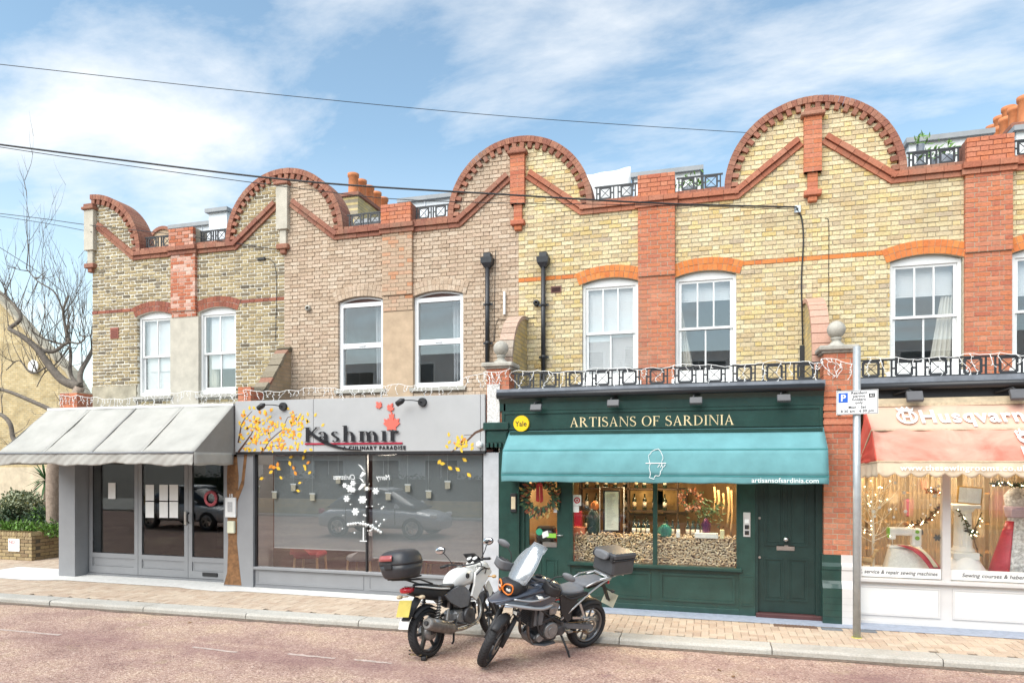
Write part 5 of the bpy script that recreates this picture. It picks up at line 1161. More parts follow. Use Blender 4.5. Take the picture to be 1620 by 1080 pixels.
for p, q in ((2.04, 3.03), (3.22, 4.2), (4.38, 5.36)):
    b = B(); b.bbox(p, q, ys-.012, ys+.002, .24, .61, .006); pn_ = b.build('stallriser_panel', PANELW, srD); b = B(); panel_frame(b, p-.02, q+.02, .22, .63, ys-.0, .02, .022); b.build('panel_moulding', CREAMW, srD)
b = B(); b.bbox(1.96, 5.5, ys-.03, ys+.05, ZP, .15, .006); b.build('plinth', CREAMW, hD)
shop_room(hD, 1.97, 6.4, ys+.08, 14.5, .3, 2.58, CREAMWALL, WOODF)
for k_, (px, py) in enumerate(((1447, 627), (1612, 624))):
    yl = YF-.20; x, z = X(px, yl), Zp(px, py, yl); t = thing('flood_light', (x, yl, z), 'box floodlight on the cornice '+('over the crowned emblem of the pink awning', 'over the last letters of the pink awning')[k_], 'lamp', 'floodlights above the pink awning')
    b = B(); b.bbox(-.10, .10, -.03, .03, -.075, .075, .008); b.xf(Matrix.Translation((x, yl, z)) @ Matrix.Rotation(R(-28), 4, 'X')); b.build('housing', MATS['grey_floodlight'], t)
    b = B(); b.tube([(x-.02, yl+.02, z+.06), (x-.05, yl+.06, z+.10), (x-.22, YF-.06, z+.05)], .016, 6); b.build('bracket', BLACK, t)
def awning_pink():
    t = thing('awning', (4.2, 10.1, 2.2), 'faded pink folding awning with white lettering and scalloped valance over the sewing shop', 'awning')
    def fabric(name, c1, c2, c3):
        m = M(name, c1, .85, 0, .0, 2, .12, 200); k = m.node_tree.nodes; l = m.node_tree.links; b_ = k['Principled BSDF']; g = k.new('ShaderNodeNewGeometry')
        n = k.new('ShaderNodeTexNoise'); n.inputs['Scale'].default_value = 1.6; n.inputs['Detail'].default_value = 7; n.inputs['Roughness'].default_value = .6; n.inputs['Distortion'].default_value = .6; l.new(g.outputs['Position'], n.inputs[0])
        r_ = k.new('ShaderNodeValToRGB'); e = r_.color_ramp.elements; e[0].position = .33; e[0].color = tuple(c1)+(1,); e[1].position = .68; e[1].color = tuple(c3)+(1,); e.new(.5).color = tuple(c2)+(1,); l.new(n.outputs[0], r_.inputs[0]); l.new(r_.outputs[0], b_.inputs['Base Color']); return m
    PK = fabric('faded_pink_canvas', (.55, .16, .11), (.60, .27, .20), (.63, .37, .28)); PK2 = fabric('bleached_pink_canvas', (.60, .30, .23), (.66, .41, .31), (.64, .45, .33)); RD = fabric('red_canvas', (.52, .045, .03), (.62, .09, .06), (.66, .17, .12)); TR = M('cream_piping', (.62, .50, .34), .8, 0, .25, 20)
    x0, x1 = 2.09, 6.2; st = [(10.47, 3.14), (10.10, 2.79), (9.76, 2.375)]
    b = B(); b.grid((x0-.02, st[0][0], st[0][1]), (x1, st[0][0], st[0][1]), (x1, st[1][0], st[1][1]), (x0, st[1][0], st[1][1]), 40, 8, lambda u, v: (0, .01*math.sin(u*20), -.012*math.sin(PI*v))); b.build('canopy_panel', PK2, t, solid=.004)
    def folds(u, v):
        e_ = math.exp(-((u)*5)); d = abs(v-.35-u*1.1)
        return (0, -.02*math.sin(PI*v)-.018*e_*math.sin(18*(v-u*3.2)), -.028*math.sin(PI*v)+.02*e_*math.sin(14*(v-u*4))-.02*math.exp(-((v-.52)/.05)**2)*(1-e_))
    b = B(); b.grid((x0, st[1][0], st[1][1]), (x1, st[1][0], st[1][1]), (x1, st[2][0], st[2][1]), (x0-.01, st[2][0], st[2][1]), 160, 40, folds); b.build('canopy_panel', PK, t, solid=.004)
    piv = Vector((2.0, 10.49, 2.33))
    for p, q, nm in ((st[0], st[1], 0), (st[1], st[2], 1)):
        b = B(); P0, P1 = Vector((x0-.02+.02*nm, p[0], p[1])), Vector((x0-.01*nm, q[0], q[1])); b.grid(piv, piv+Vector((0, 0, .001)), P0, P1, 10, 14, lambda u, v: (.012*math.sin(v*9+u*14)*v*(1-v)*4, 0, .012*math.sin(u*18)*v*(1-v)*4)); b.build('side_panel', RD, t, solid=.004)
    b = B(); n = 240; nx = 4.1/.19
    b.grid((x0, st[2][0]-.004, st[2][1]), (x1, st[2][0]-.004, st[2][1]), (x1, st[2][0]-.004, st[2][1]-.15), (x0, st[2][0]-.004, st[2][1]-.15), n, 6, lambda u, v: (0, .012*v*math.sin(u*70), -v*.055*abs(math.sin(u*PI*nx)))); b.build('valance', M('bleached_valance', (.68, .55, .40), .85, 0, .15, 5), t, solid=.004)
    b = B(); b.grid((piv.x, piv.y, piv.z), (x0, st[2][0], st[2][1]), (x0, st[2][0], st[2][1]-.17), (piv.x, piv.y, piv.z-.17), 16, 5, lambda u, v: (.015*v*math.sin(u*22), 0, -.03*v*abs(math.sin(u*9)))); b.build('side_valance', MATS['bleached_valance'], t, solid=.004)
    for p in st[1:]: b = B(); b.bar((x0-.01, p[0]-.006, p[1]), (x1, p[0]-.006, p[1]), .016, .016); b.bar(piv, (x0-.005, p[0]-.004, p[1]), .016, .016); b.build('piping', TR, t)
    b = B(); b.box(1.98, x1, 10.45, YF-.07, 3.13, 3.165); b.build('head_rail', TR, t)
    WP = M('white_awning_print', (.86, .84, .80), .75, 0, 0)
    sl_ = lambda p: (p.x, -.0-(.37/.35)*0+p.y-.006+(-(p.z)*0), p.z)
    def on_panel(p): # tilt a line of text onto the sloping panel
        return Vector((p.x, p.y+p.z*(10.47-10.10)/(3.14-2.79)*1.0, p.z))
    zt = 2.89; yt = 10.10+(zt-2.79)*(.37/.35)-.030
    text('lettering', 'Husqvarna', .25, WP, X(1457, yt), yt, zt, t, 'LEFT', .002, 1.12, 0, .006, 0, 1.12, on_panel)
    # crowned H emblem
    ex = X(1438, yt); b = B(); ez = zt+.085
    def em(pts, k=0):
        b.add([Vector((ex+u, 0, 0))+Vector((0, yt-.003-.0006*k+(ez+v-zt)*(.37/.35), ez+v)) for u, v in pts], [list(range(len(pts)))])
    for k in range(24):
        a0, a1 = 2*PI*k/24, 2*PI*(k+1)/24; em([(.125*math.cos(a0), .10*math.sin(a0)), (.125*math.cos(a1), .10*math.sin(a1)), (.095*math.cos(a1), .072*math.sin(a1)), (.095*math.cos(a0), .072*math.sin(a0))])
    em([(-.055, -.055), (-.03, -.055), (-.03, .06), (-.055, .06)], 1); em([(.03, -.055), (.055, -.055), (.055, .06), (.03, .06)], 1); em([(-.03, -.01), (.03, -.01), (.03, .012), (-.03, .012)], 2)
    em([(-.09, .085), (.09, .085), (.11, .135), (.06, .105), (.03, .15), (0, .11), (-.03, .15), (-.06, .105), (-.11, .135)], 3)
    b.build('crowned_emblem', WP, t, solid=.002)
    text('web_address', 'www.thesewingrooms.co.uk', .098, WP, X(1424, 9.75), 9.738, 2.262, t, 'LEFT', .001, 1.12, 0, .002, 0, 1.1)
    def on2(p): return Vector((p.x, p.y+p.z*(10.10-9.76)/(2.79-2.375), p.z))
    for s, body, zz_ in ((.13, 'the', 2.70), (.34, 'Sewing', 2.50), (.2, 'Rooms', 2.42)): text('lettering', body, s, WP, X(1609, 9.95)+(0 if s > .3 else -.0), 9.76+(zz_-2.375)*.819-.04, zz_, t, 'LEFT', .002, 1.0, 0, .003, 0, 1.05, on2)
awning_pink()
# ------------------------------------------------------------------ displays in the green shop
yC = ys+.12
b = B(); b.box(-2.07, .39, yC-.03, yC+.5, .40, .79); b.build('display_plinth', WOODF, hC)
CORK = MB_('wine_cork', [(.66, .50, .31), (.74, .60, .42), (.58, .42, .25), (.78, .67, .50), (.64, .48, .32)], .2, (0, (0, 0, 0)), .9, .2, 120)
rs = random.Random(21); b = B(); q = B(); nrow = 0
z = .80
while z < 1.235:
    x = -2.06
    while x < .385:
        for kk in range(1):
            a = rs.choice([0, 0, .5, -.5, .9, -.9, 1.3, rs.uniform(-1.5, 1.5)]); tilt = rs.uniform(-.35, .35)
            d = Vector((math.cos(a)*math.cos(tilt), math.sin(tilt), math.sin(a)*math.cos(tilt)*.9)); c = Vector((x+rs.uniform(-.012, .012), yC+.07+rs.uniform(-.02, .035), z+rs.uniform(-.012, .012)))
            b.tube([c-d*.023, c+d*.023], .0118, 7, True, False)
        x += rs.uniform(.034, .046)
    z += .0255
tag(b.build('wine_corks', CORK, None, recalc=False), 'deep bank of pale wine corks piled against the shop window', 'corks', None, 'stuff')
b = B(); b.box(-2.07, .39, yC+.112, yC+.45, .78, 1.20); b.build('display_shelf', M('cork_gap_shade', (.10, .06, .03), .8), hC)  # bottle shelf; its dark colour stands in for shade between the corks
GLB = M('dark_bottle_glass', (.015, .03, .02), .12, 0, .2, 10, spec=.7); LBL = M('cream_wine_label', (.72, .64, .50), .8, 0, .12, 60); LBW = M('white_wine_label', (.78, .78, .75), .8, 0, .1, 60)
def bottle(x, y, z, label, s=1, lab=None, grp='wine bottles in the green shop window', glass=None):
    t = thing('wine_bottle', (x, y, z), label, 'bottle', grp); b = B(); b.lathe([(.001, 0), (.037*s, 0), (.038*s, .01*s), (.038*s, .19*s), (.03*s, .215*s), (.015*s, .235*s), (.0145*s, .29*s), (.017*s, .295*s), (.017*s, .305*s), (.001, .305*s)], (x, y, z), 'z', 16); b.build('bottle_body', glass or GLB, t)
    b = B(); n = 10; pts = []
    b.loft([[Vector((x+.0388*s*math.sin(R(-65+130*k/n)), y-.0388*s*math.cos(R(-65+130*k/n)), z+zz_)) for k in range(n+1)] for zz_ in (.06*s, .15*s)], False, False); b.build('bottle_label', lab or LBL, t, solid=.001)
for k_, px in enumerate((1003, 1010.5, 1018, 1025, 1055, 1064, 1073, 1088, 1096, 1104, 1112)):
    bottle(X(px, yC+.14), yC+.14, 1.20, 'dark wine bottle with '+('cream' if k_ % 3 else 'white')+' label standing in the row behind the corks', .85, LBL if k_ % 3 else LBW)
def giftbox(x0, x1, y0, y1, z0, z1, mat, label, name='gift_box'):
    b = B(); b.bbox(x0, x1, y0, y1, z0, z1, .006); return tag(b.build(name, mat), label, 'box')
def gx(px): return X(px, yC+.1)
giftbox(gx(1099), gx(1136), yC+.02, yC+.12, 1.205, 1.285, M('white_panettone_box', (.78, .78, .76), .6), 'long white gift box lying on the corks')
giftbox(gx(904), gx(926), yC+.06, yC+.22, 1.205, 1.32, M('coral_box', (.66, .20, .11), .6), 'coral coloured gift box in the window corner near the shop door')
giftbox(gx(906), gx(917), yC+.22, yC+.34, 1.205, 1.56, M('crimson_box', (.52, .03, .08), .5), 'tall crimson gift box standing behind the coral box')
giftbox(gx(1139), gx(1146), yC+.02, yC+.10, 1.205, 1.34, M('pale_yellow_pack', (.75, .70, .42), .6), 'pale yellow carton beside the long white gift box', 'carton')
giftbox(gx(1070), gx(1076), yC+.02, yC+.08, 1.205, 1.30, PAPER, 'small white carton among the wine bottles', 'carton')
def lumpbag(px0, px1, z0, z1, mat, label, name):
    x0, x1 = gx(px0), gx(px1); cx, hw = (x0+x1)/2, (x1-x0)/2; r_ = random.Random(px0); b = B(); rings = []
    for k in range(7):
        u = k/6; w_ = hw*(.9+.15*math.sin(u*3))*(1 if u < .7 else 1-(u-.7)*2.2); rings.append([Vector((cx+w_*math.cos(a)*(1+r_.uniform(-.1, .1)), yC+.14+.09*math.sin(a)*(1+r_.uniform(-.1, .1)), z0+(z1-z0)*u)) for a in [2*PI*j/14 for j in range(14)]])
    b.loft(rings); return tag(b.build(name, mat), label, 'bag')
lumpbag(1041, 1063, 1.205, 1.40, M('teal_foil', (.02, .22, .19), .25, .4, .3, 40), 'crumpled teal foil panettone wrapper on the corks', 'wrapped_cake'); lumpbag(1110, 1124, 1.28, 1.50, M('plum_foil', (.11, .02, .09), .25, .4, .3, 40), 'crumpled plum foil wrapper on the white gift box', 'wrapped_cake')
lumpbag(928, 948, 1.205, 1.62, M('black_teal_hamper', (.02, .05, .05), .5, 0, .5, 30), 'dark wrapped hamper standing in the window near the door', 'wrapped_hamper'); lumpbag(934, 946, 1.60, 1.74, M('copper_bow', (.42, .14, .035), .4, .3, .2, 30), 'copper coloured bow on top of the dark hamper', 'bow')
# menu board hung in the left pane
ymn = ys+.06; x0_, x1_ = X(957, ymn), X(978.5, ymn); z1_, z0_ = Zp(967, 777, ymn), Zp(967, 838, ymn)
b = B(); b.bbox(x0_-.03, x1_+.02, ymn, ymn+.02, z0_-.02, z1_+.02, .004); mn = tag(b.build('menu_board', BLACK), 'tall cream menu in a dark frame hung in the left window pane', 'menu board'); b = B(); b.box(x0_, x1_, ymn-.004, ymn+.001, z0_, z1_); b.build('menu_sheet', M('cream_menu_sheet', (.84, .80, .64), .8, 0, .03, 30), mn)
b = B(); r_ = random.Random(2); z = z1_-.05
while z > z0_+.04: b.box(x0_+.03, x0_+.03+r_.uniform(.07, .14), ymn-.0052, ymn-.0035, z, z+.004); z -= .021
b.build('menu_print', M('menu_ink', (.32, .29, .22), .8), mn, 'stuff')
b = B(); xa_, xb_ = X(949, ymn+.03), X(987, ymn+.03); za_, zb_ = Zp(949, 845, ymn+.03), Zp(949, 770, ymn+.03); r2 = .005
b.tube([(xa_, ymn+.03, za_), (xa_, ymn+.03, zb_), (xb_, ymn+.03, zb_), (xb_, ymn+.03, za_)], r2, 6); tag(b.build('display_rail', WHITE), 'thin white rail frame round the hung menu', 'frame')
for px, py, w_, h_, m_ in ((913, 791, .13, .17, 0), (911, 805, .10, .10, 1)):
    x, z = X(px, ys+.015), Zp(px, py, ys); b = B(); b.box(x-w_/2, x+w_/2, ys+.012, ys+.016, z-h_/2, z+h_/2); o = tag(b.build('window_sticker', PAPER), ['white sticker with a round red emblem on the window by the shop door', 'small plain white sticker below the red emblem sticker'][m_], 'sticker')
    if not m_: b = B(); b.lathe([(.03, -.001), (.05, -.001), (.05, .001), (.03, .001)], (x, ys+.0105, z), 'y', 20, True); b.lathe([(.001, -.001), (.018, -.001), (.001, .001)], (x, ys+.0105, z), 'y', 12); b.build('round_emblem', M('red_print', (.55, .05, .06), .7), o)
# wreath on the shop door and one in the window
def wreath(x, y, z, ra, label, cols, name='wreath', ribbon=None, seed=1):
    t = thing(name, (x, y, z-ra), label, 'wreath'); r_ = random.Random(seed)
    b = B(); b.lathe([(ra*.72+.03*math.cos(a), .03*math.sin(a)) for a in [2*PI*k/8 for k in range(8)]], (x, y, z), 'y', 24, True); b.build('wreath_ring', M('twig_ring', (.10, .06, .03), .9), t)
    for ci, (mat, n) in enumerate(cols):
        b = B()
        for k in range(n):
            a = r_.uniform(0, 2*PI); rr = ra*r_.uniform(.45, .98); c = Vector((x+rr*math.cos(a), y-r_.uniform(.0, .07), z+rr*math.sin(a))); d = Vector((math.cos(a+r_.uniform(-.9, .9)), -r_.uniform(.1, .6), math.sin(a+r_.uniform(-.9, .9)))).normalized(); s_ = d.cross(Vector((0, 1, 0))).normalized(); l_ = r_.uniform(.05, .10)*ra/.25
            b.add([c, c+d*l_*.5+s_*l_*.2, c+d*l_, c+d*l_*.5-s_*l_*.2], [(0, 1, 2, 3)])
        b.build('leaves' if ci == 0 else 'berries_and_leaves', mat, t, 'stuff', recalc=False)
    if ribbon:
        b = B(); b.grid((x-.05, y-.09, z+ra*.75), (x-.005, y-.09, z+ra*.75), (x+.0, y-.09, z-ra*.25), (x-.06, y-.09, z-.2*ra), 3, 8); b.grid((x+.005, y-.09, z+ra*.75), (x+.05, y-.09, z+ra*.75), (x+.06, y-.09, z-ra*.2), (x+.01, y-.09, z-.3*ra), 3, 8); b.ball((x, y-.09, z+ra*.72), .035, 10); b.build('ribbon', ribbon, t, solid=.003)
    return t
LF1 = M('wreath_green', (.035, .085, .035), .6, 0, .4, 30); LF2 = M('wreath_rust', (.24, .07, .03), .7, 0, .4, 30); LF3 = M('wreath_gold', (.42, .28, .08), .6, 0, .3, 30); RIB = M('red_ribbon', (.45, .03, .03), .5)
wreath(X(855, ys-.02), ys+.005, Zp(855, 786, ys), .30, 'leafy christmas wreath with red ribbon on the green shop door', ((LF1, 150), (LF2, 70), (LF3, 40)), ribbon=RIB, seed=5)
wreath(X(1093, yC+.2), yC+.2, Zp(1093, 790, yC+.2), .17, 'brown dried flower wreath hanging in the right window pane', ((LF2, 110), (LF1, 30), (M('dried_pink', (.45, .25, .2), .7), 40)), seed=9)
# foliage spray beside the wreath
b = B(); r_ = random.Random(14); bx, bz = X(1112, yC+.25), 1.60
for k in range(190):
    c = Vector((bx+r_.gauss(0, .13)+.05, yC+.22+r_.uniform(-.06, .06), bz+r_.gauss(0, .10))); d = Vector((r_.gauss(0, 1), r_.gauss(0, .5), r_.gauss(0, 1))).normalized(); s_ = d.orthogonal().normalized(); l_ = r_.uniform(.05, .09); b.add([c, c+d*l_*.5+s_*l_*.16, c+d*l_, c+d*l_*.5-s_*l_*.16], [(0, 1, 2, 3)])
tag(b.build('foliage_spray', LF1, None, recalc=False), 'dark green foliage arrangement beside the dried flower wreath', 'plant')
# driftwood sticks hung near the lamp, wall pictures, shelf, hams
WD1 = M('pale_driftwood', (.52, .35, .17), .7, 0, .2, 15)
for k_, (px, l_) in enumerate(((1130, .42), (1136, .30), (1144, .34), (1152, .62), (1157, .70))):
    x = X(px, yC+.3); b = B(); zt = 1.98-.05*(k_ % 3); b.tube(spline([(x, yC+.3, zt), (x+.015, yC+.29, zt-l_*.5), (x-.01, yC+.3, zt-l_)], 3), [.018+.004*(k_ % 2)]*7, 7); tag(b.build('hanging_stick', WD1), 'pale wooden stick hanging under the warm lamp in the shop window', 'stick', 'hanging sticks in the green shop')
for px, py, w_, h_, lbl in ((1022, 793, .42, .42, 'framed picture with gold mount on the shop wall behind the mullion'), (1060, 792, .36, .40, 'dark framed picture on the shop wall behind the right pane')):
    yp = 14.9; x, z = X(px, yp), min(2.3, Zp(px, py, yp)); b = B(); b.bbox(x-w_, x+w_, yp, yp+.04, z-h_/1.4, z+h_/1.4, .01); o = tag(b.build('framed_picture', M('dark_wood_frame', (.05, .03, .02), .5)), lbl, 'picture'); b = B(); b.box(x-w_+.06, x+w_-.06, yp-.004, yp+.001, z-h_/1.4+.06, z+h_/1.4-.06); b.build('picture_print', M('sepia_print', (.50, .36, .16), .8, 0, .5, 5), o)
b = B()
for zz_ in (.9, 1.35, 1.8, 2.2): b.box(-2.6, -.6, 14.0, 14.3, zz_, zz_+.03)
for xx in (-2.6, -1.6, -.62): b.box(xx, xx+.03, 14.0, 14.3, .3, 2.3)
shf = tag(b.build('wall_shelf', M('dark_shelf', (.06, .04, .03), .6)), 'dark wooden shelves along the back of the green shop', 'shelf')
r_ = random.Random(8)
for zz_ in (.93, 1.38, 1.83):
    for k in range(9):
        x = -2.45+k*.2+r_.uniform(-.02, .02); bottle(x, 14.12, zz_, ('cream' if k % 2 else 'white')+' labelled bottle on the '+{.93: 'bottom', 1.38: 'middle', 1.83: 'top'}[zz_]+' dark shelf inside the green shop', 1.1, LBL if k % 2 else LBW, 'bottles on the back shelves')
# counter and coloured packs near the door
b = B(); b.bbox(-2.85, -2.3, 11.5, 12.0, .3, 1.15, .02); tag(b.build('counter', M('red_counter', (.45, .06, .05), .5)), 'red counter just inside the green shop door', 'counter')
b = B(); b.bbox(-2.8, -2.5, 11.15, 11.4, .3, 1.28, .03); tag(b.build('black_chair_back', BLACK), 'black rounded stand behind the glass of the shop door', 'stand')
for px, py, rr, m_, lb in ((852.5, 841, .055, (.03, .30, .16), 'round green sticker low on the shop door glass'),):
    x, z = X(px, ys), Zp(px, py, ys); b = B(); b.cyl((x, ys+.024, z), (x, ys+.028, z), rr, rr, 24); tag(b.build('round_sticker', M('green_sticker', m_, .6)), lb, 'sticker')
for k_, (px, py, w_, h_, c_, lb) in enumerate(((872, 847, .15, .07, (.25, .55, .06), 'bright green card sticker low on the shop door glass'), (862, 845, .10, .09, (.75, .76, .75), 'tilted white card sticker beside the bright green one'), (833, 806, .10, .07, (.75, .76, .75), 'white card sticker by the hinge side of the shop door'), (833, 815, .10, .09, (.74, .75, .75), 'lower white card sticker by the hinge side of the shop door'), (880, 806, .10, .09, (.72, .73, .73), 'white card sticker by the handle side of the shop door'), (880, 788, .09, .11, (.05, .35, .25), 'green card sticker by the wreath on the shop door'))):
    x, z = X(px, ys), Zp(px, py, ys); b = B(); b.obox((x, ys+.0265-.001*k_, z), (w_/2, 0, .02 if k_ == 1 else 0), (0, .0008, 0), (-.01 if k_ == 1 else 0, 0, h_/2)); tag(b.build('card_sticker', M('sticker_%d' % k_, c_, .6, 0, .1, 30)), lb, 'sticker')
bulb(X(1136, yC), yC-.045, 2.25, 'glowing warm bulb over the hanging sticks', 'lamps in the green shop', .04, 30); bulb(X(1149, yC), yC-.045, 2.25, 'second glowing warm bulb over the hanging sticks', 'lamps in the green shop', .04, 0)
bulb(X(907, yC), yC-.045, 2.25, 'small warm bulb glowing at the window end by the door', 'lamps in the green shop', .028, 26); bulb(X(1020, yC), yC-.045, 2.28, 'small warm bulb glowing beside the window mullion', 'lamps in the green shop', .028, 26); bulb(X(975, yC+.9), yC+.95, 2.2, 'small warm bulb glowing behind the framed menu', 'lamps in the green shop', .028, 0)
bulb(X(850, 11.4), 11.5, 2.18, 'small warm bulb glowing above the door wreath', 'lamps in the green shop', .028, 7)
lamp_pt('green_shop_light', (-1.0, 13.4, 2.4), 55, (1, .68, .36), .15)

# ------------------------------------------------------------------ displays in the white sewing shop
yD = ys+.10
b = B(); b.box(2.06, 5.4, yD, yD+.75, .3, .80); b.build('display_shelf', M('white_cloth_shelf', (.72, .72, .70), .8, 0, .05, 5), hD)
SHEER = GLASS('sheer_curtain', (.8, .74, .62), 1.0, .0)
def sheer():
    m = bpy.data.materials.new('sheer_voile'); m.use_nodes = True; k = m.node_tree.nodes; l = m.node_tree.links; k.clear(); o = k.new('ShaderNodeOutputMaterial'); d = k.new('ShaderNodeBsdfDiffuse'); d.inputs[0].default_value = (.66, .58, .47, 1); t = k.new('ShaderNodeBsdfTransparent'); tr = k.new('ShaderNodeBsdfTranslucent'); tr.inputs[0].default_value = (.70, .58, .42, 1)
    a = k.new('ShaderNodeMixShader'); a.inputs[0].default_value = .5; l.new(d.outputs[0], a.inputs[1]); l.new(tr.outputs[0], a.inputs[2]); x = k.new('ShaderNodeMixShader'); x.inputs[0].default_value = .55; l.new(t.outputs[0], x.inputs[1]); l.new(a.outputs[0], x.inputs[2]); l.new(x.outputs[0], o.inputs[0]); return m
SH = sheer()
for k_, (a, c) in enumerate(((2.0, 2.28), (2.36, 2.62), (2.62, 2.86), (2.90, 3.16), (3.2, 3.52), (3.62, 3.88), (3.95, 4.3), (4.4, 4.9))):
    b = B(); ph = k_*1.7; b.grid((a, yD+.80, 2.56), (c, yD+.80, 2.56), (c+.02, yD+.80, .80), (a-.02, yD+.80, .80), 40, 6, lambda u, v: (0, .035*math.sin(u*30+ph)+.012*math.sin(u*71+v*3), 0)); tag(b.build('sheer_curtain', SH), 'sheer cream curtain drop hanging behind the sewing shop display', 'curtain', 'sheer curtains in the sewing shop')
# shelves of cloth further back
r_ = random.Random(31)
for k in range(14):
    x = 2.1+.27*k; z = r_.uniform(.9, 1.9); w_ = r_.uniform(.08, .2); b = B(); b.bbox(x, x+w_*1.2, 13.0, 13.3, z, z+r_.uniform(.15, .5), .02); tag(b.build('cloth_bolt', M('cloth_%d' % (k % 5), [(.42, .12, .10), (.5, .36, .2), (.30, .22, .16), (.58, .5, .38), (.36, .1, .16)][k % 5], .9, 0, .2, 20)), ('dark red', 'tan', 'brown', 'cream', 'plum')[k % 5]+' bolt of cloth on the shelves behind the sheer curtains', 'cloth', 'cloth bolts in the sewing shop')
b = B()
for zz_ in (.88, 1.35, 1.85, 2.25): b.box(2.0, 6.2, 13.0, 13.35, zz_-.02, zz_)
tag(b.build('wall_shelf', M('pine_shelf', (.48, .28, .12), .6, 0, .15, 9)), 'pine shelves at the back of the sewing shop', 'shelf')
# white twig tree with fairy lights
tw = thing('twig_tree', (X(1381, yD+.25), yD+.25, .80), 'white painted twig tree standing at the window end by the sign pole', 'ornament tree'); r_ = random.Random(6); TWW = M('white_twig', (.80, .74, .62), .6, 0, .06, 20)
bx = X(1381, yD+.25); b = B(); b.tube([(bx, yD+.25, .80), (bx+.005, yD+.25, 1.3), (bx-.01, yD+.25, 1.8), (bx, yD+.25, 2.05)], [.022, .018, .012, .004], 8); trunk = b.build('trunk', TWW, tw)
for k in range(26):
    z = r_.uniform(1.18, 1.9); a = r_.uniform(0, 2*PI); l_ = r_.uniform(.2, .42)*(1.25-(z-1.2)*.6); d = Vector((math.cos(a), math.sin(a)*.5, .55)).normalized(); p0 = Vector((bx, yD+.25, z)); p1 = p0+d*l_*.55; p2 = p0+d*l_+Vector((0, 0, .08)); b = B(); b.tube(spline([p0, p1, p2], 3), [.006, .0055, .005, .0045, .004, .003, .002], 5)
    for m_ in range(3): e = p1+(p2-p1)*r_.uniform(0, .8); b.tube([e, e+Vector((r_.gauss(0, .07), r_.gauss(0, .03), r_.uniform(.03, .12)))], [.0035, .0015], 4)
    b.build('branch', TWW, tw)
b = B()
for k in range(30): b.ball((bx+r_.uniform(-.3, .26), yD+.25+r_.uniform(-.12, .12), r_.uniform(1.3, 2.1)), .006, 6)
b.build('fairy_lights', EMIT('fairy_glow', (1, .8, .5), 14), tw, 'stuff')
# little reindeer of pale wood
rd = thing('reindeer_ornament', (X(1371, yD+.1), yD+.10, .80), 'small pale wooden reindeer ornament at the foot of the twig tree', 'ornament'); RW = M('pale_reindeer_wood', (.55, .34, .14), .6, 0, .2, 20); x = X(1371, yD+.1)
b = B(); b.loft([sec(x-.08+.04*k, .96, h_, h_, n=10) for k, h_ in enumerate((.02, .045, .04, .045, .03))]); b.xf(Matrix.Translation((0, yD+.1, 0))); b.tube([(x+.07, yD+.1, .98), (x+.11, yD+.1, 1.08)], [.025, .018], 8); b.ball((x+.125, yD+.1, 1.10), .03, 10, (1.4, .8, .8)); b.tube([(x+.11, yD+.1, 1.12), (x+.09, yD+.08, 1.18), (x+.12, yD+.07, 1.22)], .005, 5); b.tube([(x+.11, yD+.1, 1.12), (x+.09, yD+.12, 1.18), (x+.12, yD+.13, 1.22)], .005, 5); b.build('body', RW, rd)
for sx in (-.06, .06):
    for sy in (-.02, .02): b = B(); b.tube([(x+sx, yD+.1+sy, .94), (x+sx, yD+.1+sy, .80)], [.012, .007], 6); b.build('leg', RW, rd)
# draped stand with the sewing machine
sx0, sx1 = X(1402, yD+.12), X(1478, yD+.12); cx, hw = (X(1410, yD+.2)+X(1462, yD+.2))/2, .27; ty = yD+.30
CL = M('embossed_white_cloth', (.74, .73, .68), .8, 0, .12, 30, .4, 45)
b = B(); rings = []
for k in range(7):
    u = k/6; w_ = hw*(.80+.28*u); dd = .20*(.8+.25*u); rings.append([Vector((cx+math.copysign(abs(math.cos(a))**.6, math.cos(a))*w_*(1+.03*u*math.sin(9*a)), ty+math.copysign(abs(math.sin(a))**.6, math.sin(a))*dd*(1+.03*u*math.cos(9*a)), 1.12-.32*u)) for a in [2*PI*j/48 for j in range(48)]])
b.loft(rings); tag(b.build('draped_stand', CL), 'small table under an embossed white cloth in the sewing shop window', 'table')
sm = thing('sewing_machine', (cx, ty, 1.12), 'white sewing machine with green dials on the draped table', 'sewing machine'); SMW = M('sewing_machine_white', (.84, .84, .82), .3); SMG = M('sewing_machine_green', (.22, .50, .04), .4)
ox = cx-.02
b = B(); b.bbox(ox-.21, ox+.21, ty-.09, ty+.09, 1.122, 1.165, .012); b.build('bed', SMW, sm)
b = B(); b.bbox(ox+.09, ox+.21, ty-.07, ty+.07, 1.16, 1.42, .02); b.build('column', SMW, sm)
b = B(); b.bbox(ox-.205, ox+.10, ty-.065, ty+.065, 1.31, 1.425, .02); b.bbox(ox-.205, ox-.12, ty-.06, ty+.06, 1.25, 1.33, .01); b.build('arm', SMW, sm)
b = B(); b.bbox(ox-.222, ox-.19, ty-.06, ty+.06, 1.27, 1.42, .012); b.build('end_cover', SMG, sm)
for zz_, rr in ((1.37, .026), (1.28, .030)): b = B(); b.cyl((ox+.15, ty-.07, zz_), (ox+.15, ty-.09, zz_), rr, rr*.9, 18); b.build('dial', SMG, sm)
b = B(); b.cyl((ox-.16, ty-.03, 1.26), (ox-.16, ty-.03, 1.17), .008, .004, 8); b.box(ox-.18, ox-.14, ty-.05, ty-.01, 1.165, 1.172); b.build('needle_bar', CHROME, sm)
b = B(); b.cyl((ox+.21, ty, 1.36), (ox+.235, ty, 1.36), .04, .04, 18); b.build('hand_wheel', M('grey_wheel', (.1, .1, .11), .4), sm)
RC = M('red_satin', (.48, .02, .05), .4, 0, .15, 15)
